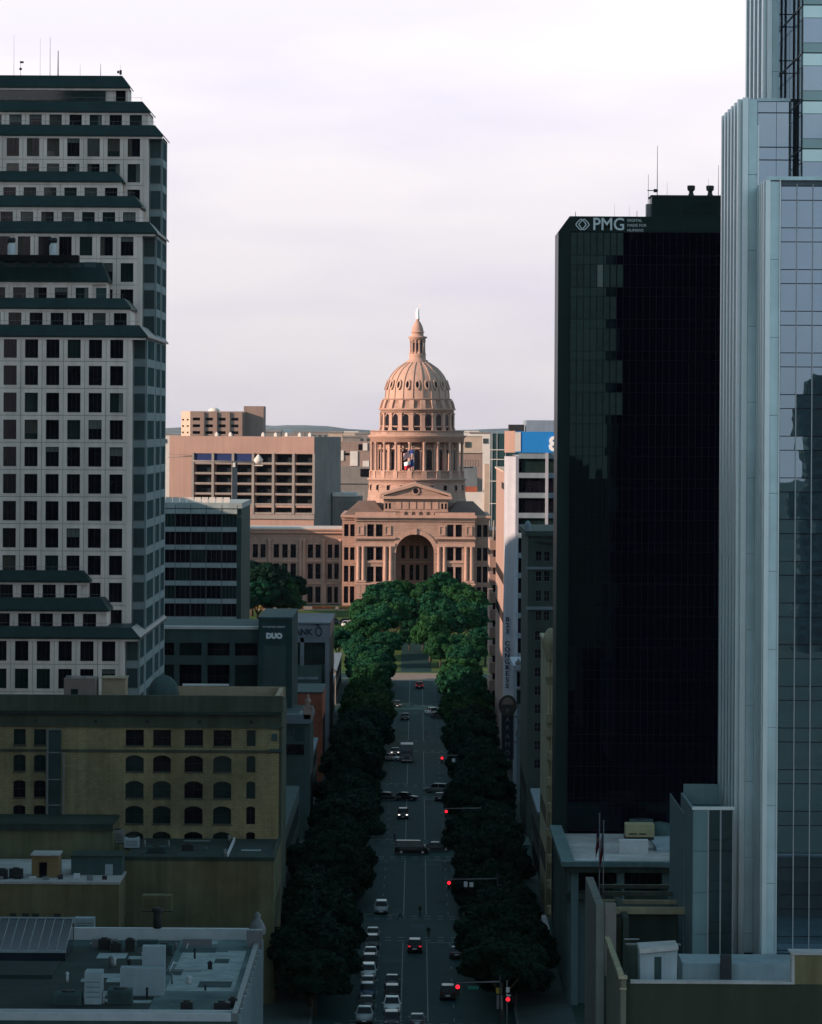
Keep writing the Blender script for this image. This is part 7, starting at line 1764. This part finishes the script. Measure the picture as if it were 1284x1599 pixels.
acar(633, 1278, 'suv', 'black', 'dark car with bright headlights coming down the avenue', 0, front='lit')
acar(637, 1250, 'sedan', 'black', 'low black car turning across the crosswalk', R(70))
acar(610, 1250, 'sedan', 'charcoal', 'dark car emerging from the left trees at the crosswalk', R(80))
acar(686, 1238, 'suv', 'grey', 'grey car turning out under the right trees', R(250))
acar(690, 1250, 'sedan', 'black', 'black car driving away at the right crosswalk', PI)
acar(620, 1179, 'sedan', 'charcoal', 'dark car with lit headlights left of the box truck', 0, front='lit')
acar(635.5, 1124, 'sedan', 'black', 'small dark car alone in mid avenue', 0)
acar(676, 1116, 'suv', 'white', 'small pale car by the right kerb far up the avenue', R(200))
acar(688, 1122, 'sedan', 'charcoal', 'small car with red lights at the right kerb far up', R(220), rear='lit')
acar(657.5, 1075, 'suv', 'red', 'red car at the far end of the avenue', PI, rear='lit')
acar(623, 1104, 'sedan', 'black', 'dark car at the left tree edge far up the avenue', 0)
acar(613, 1188, 'sedan', 'silver', 'pale car parked under the left trees beside the box truck', R(40))
for i, (px, D, c) in enumerate([(455, 1318, 'white'), (478, 1318, 'white'), (524, 1312, 'charcoal'), (543, 1314, 'black'), (548, 1304, 'white')]):
    car('sedan' if i % 2 else 'suv', c, ['white car farthest left on the capitol drive', 'white car second from left on the capitol drive', 'charcoal car in the middle of the capitol drive', 'black car at the right end of the capitol drive', 'white car below the others on the capitol lawn edge'][i], X(px, D), D, R(90), group='cars on the capitol drive')
# box truck
y = yg(1190); xt = X(638.5, y); zt_ = gz(y) + .03
bt_ = thing('box_truck', 'white-topped box truck coming down the avenue', 'truck', (xt, y, zt_))
MB().box(xt - 1.22, xt + 1.22, y - 1.2, y + 4.6, zt_ + .9, zt_ + 3.5).build('cargo_box', [PAINT['grey']], bt_); MB().box(xt - 1.25, xt + 1.25, y - 1.3, y + 4.65, zt_ + 3.5, zt_ + 3.62).build('box_roof', [whitewall], bt_)
cab_ = loft([ring(-3.4, 1.0, .5, 1.4), ring(-3.2, 1.08, .4, 1.65), ring(-2.5, 1.1, .4, 1.8), ring(-2.0, 1.08, .4, 2.7), ring(-1.35, 1.08, .4, 2.75)]); ob('cab', cab_.mesh('cab', [PAINT['charcoal']]), bt_, (xt, y, zt_))
MB().add([(xt - .95, y - 2.53, zt_ + 1.85), (xt + .95, y - 2.53, zt_ + 1.85), (xt + .85, y - 2.03, zt_ + 2.6), (xt - .85, y - 2.03, zt_ + 2.6)], [(0, 1, 2, 3)]).build('windscreen', [glass_car], bt_)
for s in (-1, 1):
    MB().box(xt + s * .75 - .2, xt + s * .75 + .2, y - 3.46, y - 3.38, zt_ + .95, zt_ + 1.2).build('headlight', [lamp_off], bt_)
    for yy in (-2.7, 3.2): MB().tube((xt + s * 1.0 - .14, y + yy, zt_ + .48), (xt + s * 1.0 + .14, y + yy, zt_ + .48), .48, n=16).build('wheel', [rubber], bt_)
MB().box(xt - 1.05, xt + 1.05, y - 3.5, y - 3.35, zt_ + .45, zt_ + .7).build('bumper', [chrome], bt_)

# ---------------------------------------------------------------- signals, signs, lamps
def signal(label, D, xs_red, x_pole, extra_signs=(), z=6.0):
    g = gz(D); t = thing('traffic_signal', label, 'traffic signal', (x_pole, D, g), 'red signals hanging over the avenue')
    MB().tube((x_pole, D, g), (x_pole, D, g + z + 1.6), .14, .10, 10).build('pole', [darksteel], t)
    MB().tube((x_pole, D, g + z + .9), (xs_red - .2, D, g + z + .75), .09, .05, 8).build('mast_arm', [steel], t)
    hd = MB().box(xs_red - .22, xs_red + .22, D - .18, D + .15, g + z - .75, g + z + .55).build('signal_head', [darksteel], t)
    for k, m in ((0, signal_r), (1, signal_off), (2, signal_off)):
        mb = MB(); zz = g + z + .3 - k * .4; mb.tube((xs_red, D - .25, zz), (xs_red, D - .16, zz), .24 if k == 0 else .13, n=12); mb.build('lens', [m], hd)
    for (xx, zz, w, h, m) in extra_signs: MB().box(xx - w / 2, xx + w / 2, D - .06, D + .02, g + zz - h / 2, g + zz + h / 2).build('sign_plate', [m], t)
    return t
tealsign = M('street_sign_green', (.02, .22, .17), .5, .1, 2)
signal('nearest overhead red signal with green street sign, bottom right', 511, X(720, 511), X(786, 511), [(X(744, 511), 6.2, 1.25, .34, tealsign)])
signal('second overhead red signal with two white plates', 619, X(705.5, 619), 11.4, [(X(731.5, 619), 6.1, .5, .75, signwhite), (X(740.5, 619), 6.05, .55, .65, signwhite)])
signal('third overhead red signal from the camera, against dark trees', 727, X(700.5, 727), 11.6)
signal('farthest overhead red signal with white plate, beside the box truck', 835, X(693.5, 835), 11.6, [(X(711.5, 835), 5.9, .6, .65, signwhite)])
# pedestrian signals at the nearest corner
ps2 = thing('crossing_post', 'post with yellow plate, white plates and red hand light, bottom right', 'signal post', (X(795, 516), 516, gz(516)))
D = 516.0; xx = X(797, D)
MB().tube((xx, D, gz(D)), (xx, D, gz(D) + 6.4), .08, .06, 8).build('pole', [steel], ps2)
MB().box(X(780, D), X(788, D), D - .1, D - .02, Z(1551, D), Z(1542, D)).build('yellow_plate', [M('sign_yellow', (.45, .33, .05), .6, .1, 1)], ps2)
MB().box(X(795.5, D), X(801, D), D - .1, D - .02, Z(1549, D), Z(1541, D)).box(X(796, D), X(803, D), D - .1, D - .02, Z(1555, D), Z(1552.5, D)).build('white_plate', [signwhite], ps2)
MB().box(X(794.5, D), X(802.5, D), D - .2, D + .1, Z(1564, D), Z(1555.5, D)).build('signal_head', [darksteel], ps2); MB().tube((X(798.5, D), D - .28, Z(1559.5, D)), (X(798.5, D), D - .21, Z(1559.5, D)), .24, n=12).build('lens', [signal_r], ps2)
MB().box(X(781, D), X(790, D), D - .15, D + .1, Z(1575, D), Z(1554, D)).build('control_box', [steel], ps2)
# kerbside lamp posts
for i, (side, D) in enumerate([(-1, 560), (-1, 660), (-1, 770), (-1, 880), (1, 560), (1, 660), (1, 770), (1, 880), (1, 1000), (-1, 1000), (1, 1100), (-1, 1100)]):
    x = side * 12.6; g = gz(D) + .15
    t = thing('street_lamp', '%s globe street lamp from the camera on the %s kerb' % (ORD[sum(1 for s2, d2 in [(-1, 560), (-1, 660), (-1, 770), (-1, 880), (1, 560), (1, 660), (1, 770), (1, 880), (1, 1000), (-1, 1000), (1, 1100), (-1, 1100)] if s2 == side and d2 < D)], 'left' if side < 0 else 'right'), 'street lamp', (x, D, g), 'globe street lamps')
    MB().lathe([(.25, g), (.22, g + .5), (.09, g + .7), (.07, g + 4.2), (.14, g + 4.3)], 10, x, D).build('post', [darksteel], t); MB().lathe([(.05, g + 4.3), (.24, g + 4.5), (.27, g + 4.7), (.18, g + 4.9), (.02, g + 5.0)], 12, x, D).build('globe', [whitewall], t)

# ---------------------------------------------------------------- people
skinm = M('skin', (.30, .19, .14), .6, .05, 2); hairm = M('hair', (.03, .02, .015), .7, .1, 3)
def person_mesh(seed, top, legs, stride=.28):
    J = {'pel': (0, 0, .95), 'chest': (0, -.02, 1.32), 'neck': (0, -.01, 1.50), 'head': (0, -.03, 1.62), 'crown': (0, -.02, 1.76)}
    chain = [('pel', 'chest'), ('chest', 'neck'), ('neck', 'head'), ('head', 'crown')]; rad = {'pel': (.17, .12), 'chest': (.19, .12), 'neck': (.06, .06), 'head': (.085, .10), 'crown': (.07, .08)}
    for s, nm in ((-1, 'l'), (1, 'r')):
        d = stride * s
        J.update({'hip' + nm: (s * .10, 0, .90), 'kn' + nm: (s * .11, -d * .55 - .04, .50), 'an' + nm: (s * .11, -d + (.1 if s < 0 else 0), .09), 'toe' + nm: (s * .12, -d - .16, .04), 'sh' + nm: (s * .21, 0, 1.42), 'el' + nm: (s * .27, d * .35, 1.14), 'ha' + nm: (s * .26, d * .6 - .08, .90), 'fi' + nm: (s * .255, d * .65 - .12, .80)})
        chain += [('pel', 'hip' + nm), ('hip' + nm, 'kn' + nm), ('kn' + nm, 'an' + nm), ('an' + nm, 'toe' + nm), ('chest', 'sh' + nm), ('sh' + nm, 'el' + nm), ('el' + nm, 'ha' + nm), ('ha' + nm, 'fi' + nm)]
        rad.update({'hip' + nm: (.10, .10), 'kn' + nm: (.065, .065), 'an' + nm: (.045, .045), 'toe' + nm: (.045, .035), 'sh' + nm: (.065, .065), 'el' + nm: (.045, .045), 'ha' + nm: (.035, .03), 'fi' + nm: (.03, .015)})
    keys = list(J); me = bpy.data.meshes.new('person_skeleton'); me.from_pydata([J[k] for k in keys], [(keys.index(a), keys.index(b)) for a, b in chain], [])
    o = bpy.data.objects.new('person_tmp', me); col.objects.link(o)
    md = o.modifiers.new('skin', 'SKIN'); md.use_smooth_shade = True
    for i, k in enumerate(keys):
        sv = me.skin_vertices[0].data[i]; sv.radius = rad[k]; sv.use_root = (k == 'pel')
    o.modifiers.new('sub', 'SUBSURF').levels = 1
    dg = bpy.context.evaluated_depsgraph_get(); dg.update()
    out = bpy.data.meshes.new_from_object(o.evaluated_get(dg), depsgraph=dg); bpy.data.objects.remove(o)
    out.materials.clear()
    for m in (skinm, hairm, top, legs, rubber): out.materials.append(m)
    for p in out.polygons:
        c = p.center
        p.material_index = 4 if c.z < .10 else 3 if c.z < .96 and abs(c.x) < .215 else (0 if c.z < .92 or (1.48 < c.z and not (c.z > 1.66 or (c.y > .02 and c.z > 1.54))) else 2 if c.z <= 1.48 else 1)
    out.name = 'person'; return out
shirt_k = M('dark_shirt', (.02, .02, .025), .9, .1, 2); shirt_b = M('blue_shirt', (.10, .14, .17), .9, .1, 2); trous = M('dark_trousers', (.018, .018, .022), .9, .1, 2)
PMS = [person_mesh(1, shirt_b, trous, .30), person_mesh(2, shirt_k, trous, .2)]
for i, (px, py, mi, rz, lab) in enumerate([(629.5, 1438, 0, R(70), 'person in pale top walking across the crosswalk toward the left'), (660.5, 1432, 1, R(-60), 'person in dark clothes crossing the avenue, right of the other walker'), (620, 1316, 1, R(90), 'person in dark clothes near the left trees behind the black van'), (772, 1378, 0, 0, 'person standing under the right trees'), (674, 1466, 1, R(180), 'person in dark clothes at the near crosswalk')]):
    y = yg(py); tag(ob('person', PMS[mi], None, (X(px, y), y, gz(y) + .035), rz), lab, 'person', 'people on foot')

# ---------------------------------------------------------------- haze
hz = MB(); hz.box(-5200, 5200, -700, 13900, -3, 200); hzm = bpy.data.materials.new('haze_air'); hzm.use_nodes = True
n_ = hzm.node_tree.nodes; n_.clear(); o_ = n_.new('ShaderNodeOutputMaterial'); pvn = n_.new('ShaderNodeVolumePrincipled')
pvn.inputs['Color'].default_value = (.82, .85, .95, 1); pvn.inputs['Density'].default_value = 0.000005; pvn.inputs['Anisotropy'].default_value = 0.2
hzm.node_tree.links.new(pvn.outputs['Volume'], o_.inputs['Volume'])
USE_HAZE = True
if USE_HAZE: tag(hz.build('haze', [hzm]), kind='stuff')
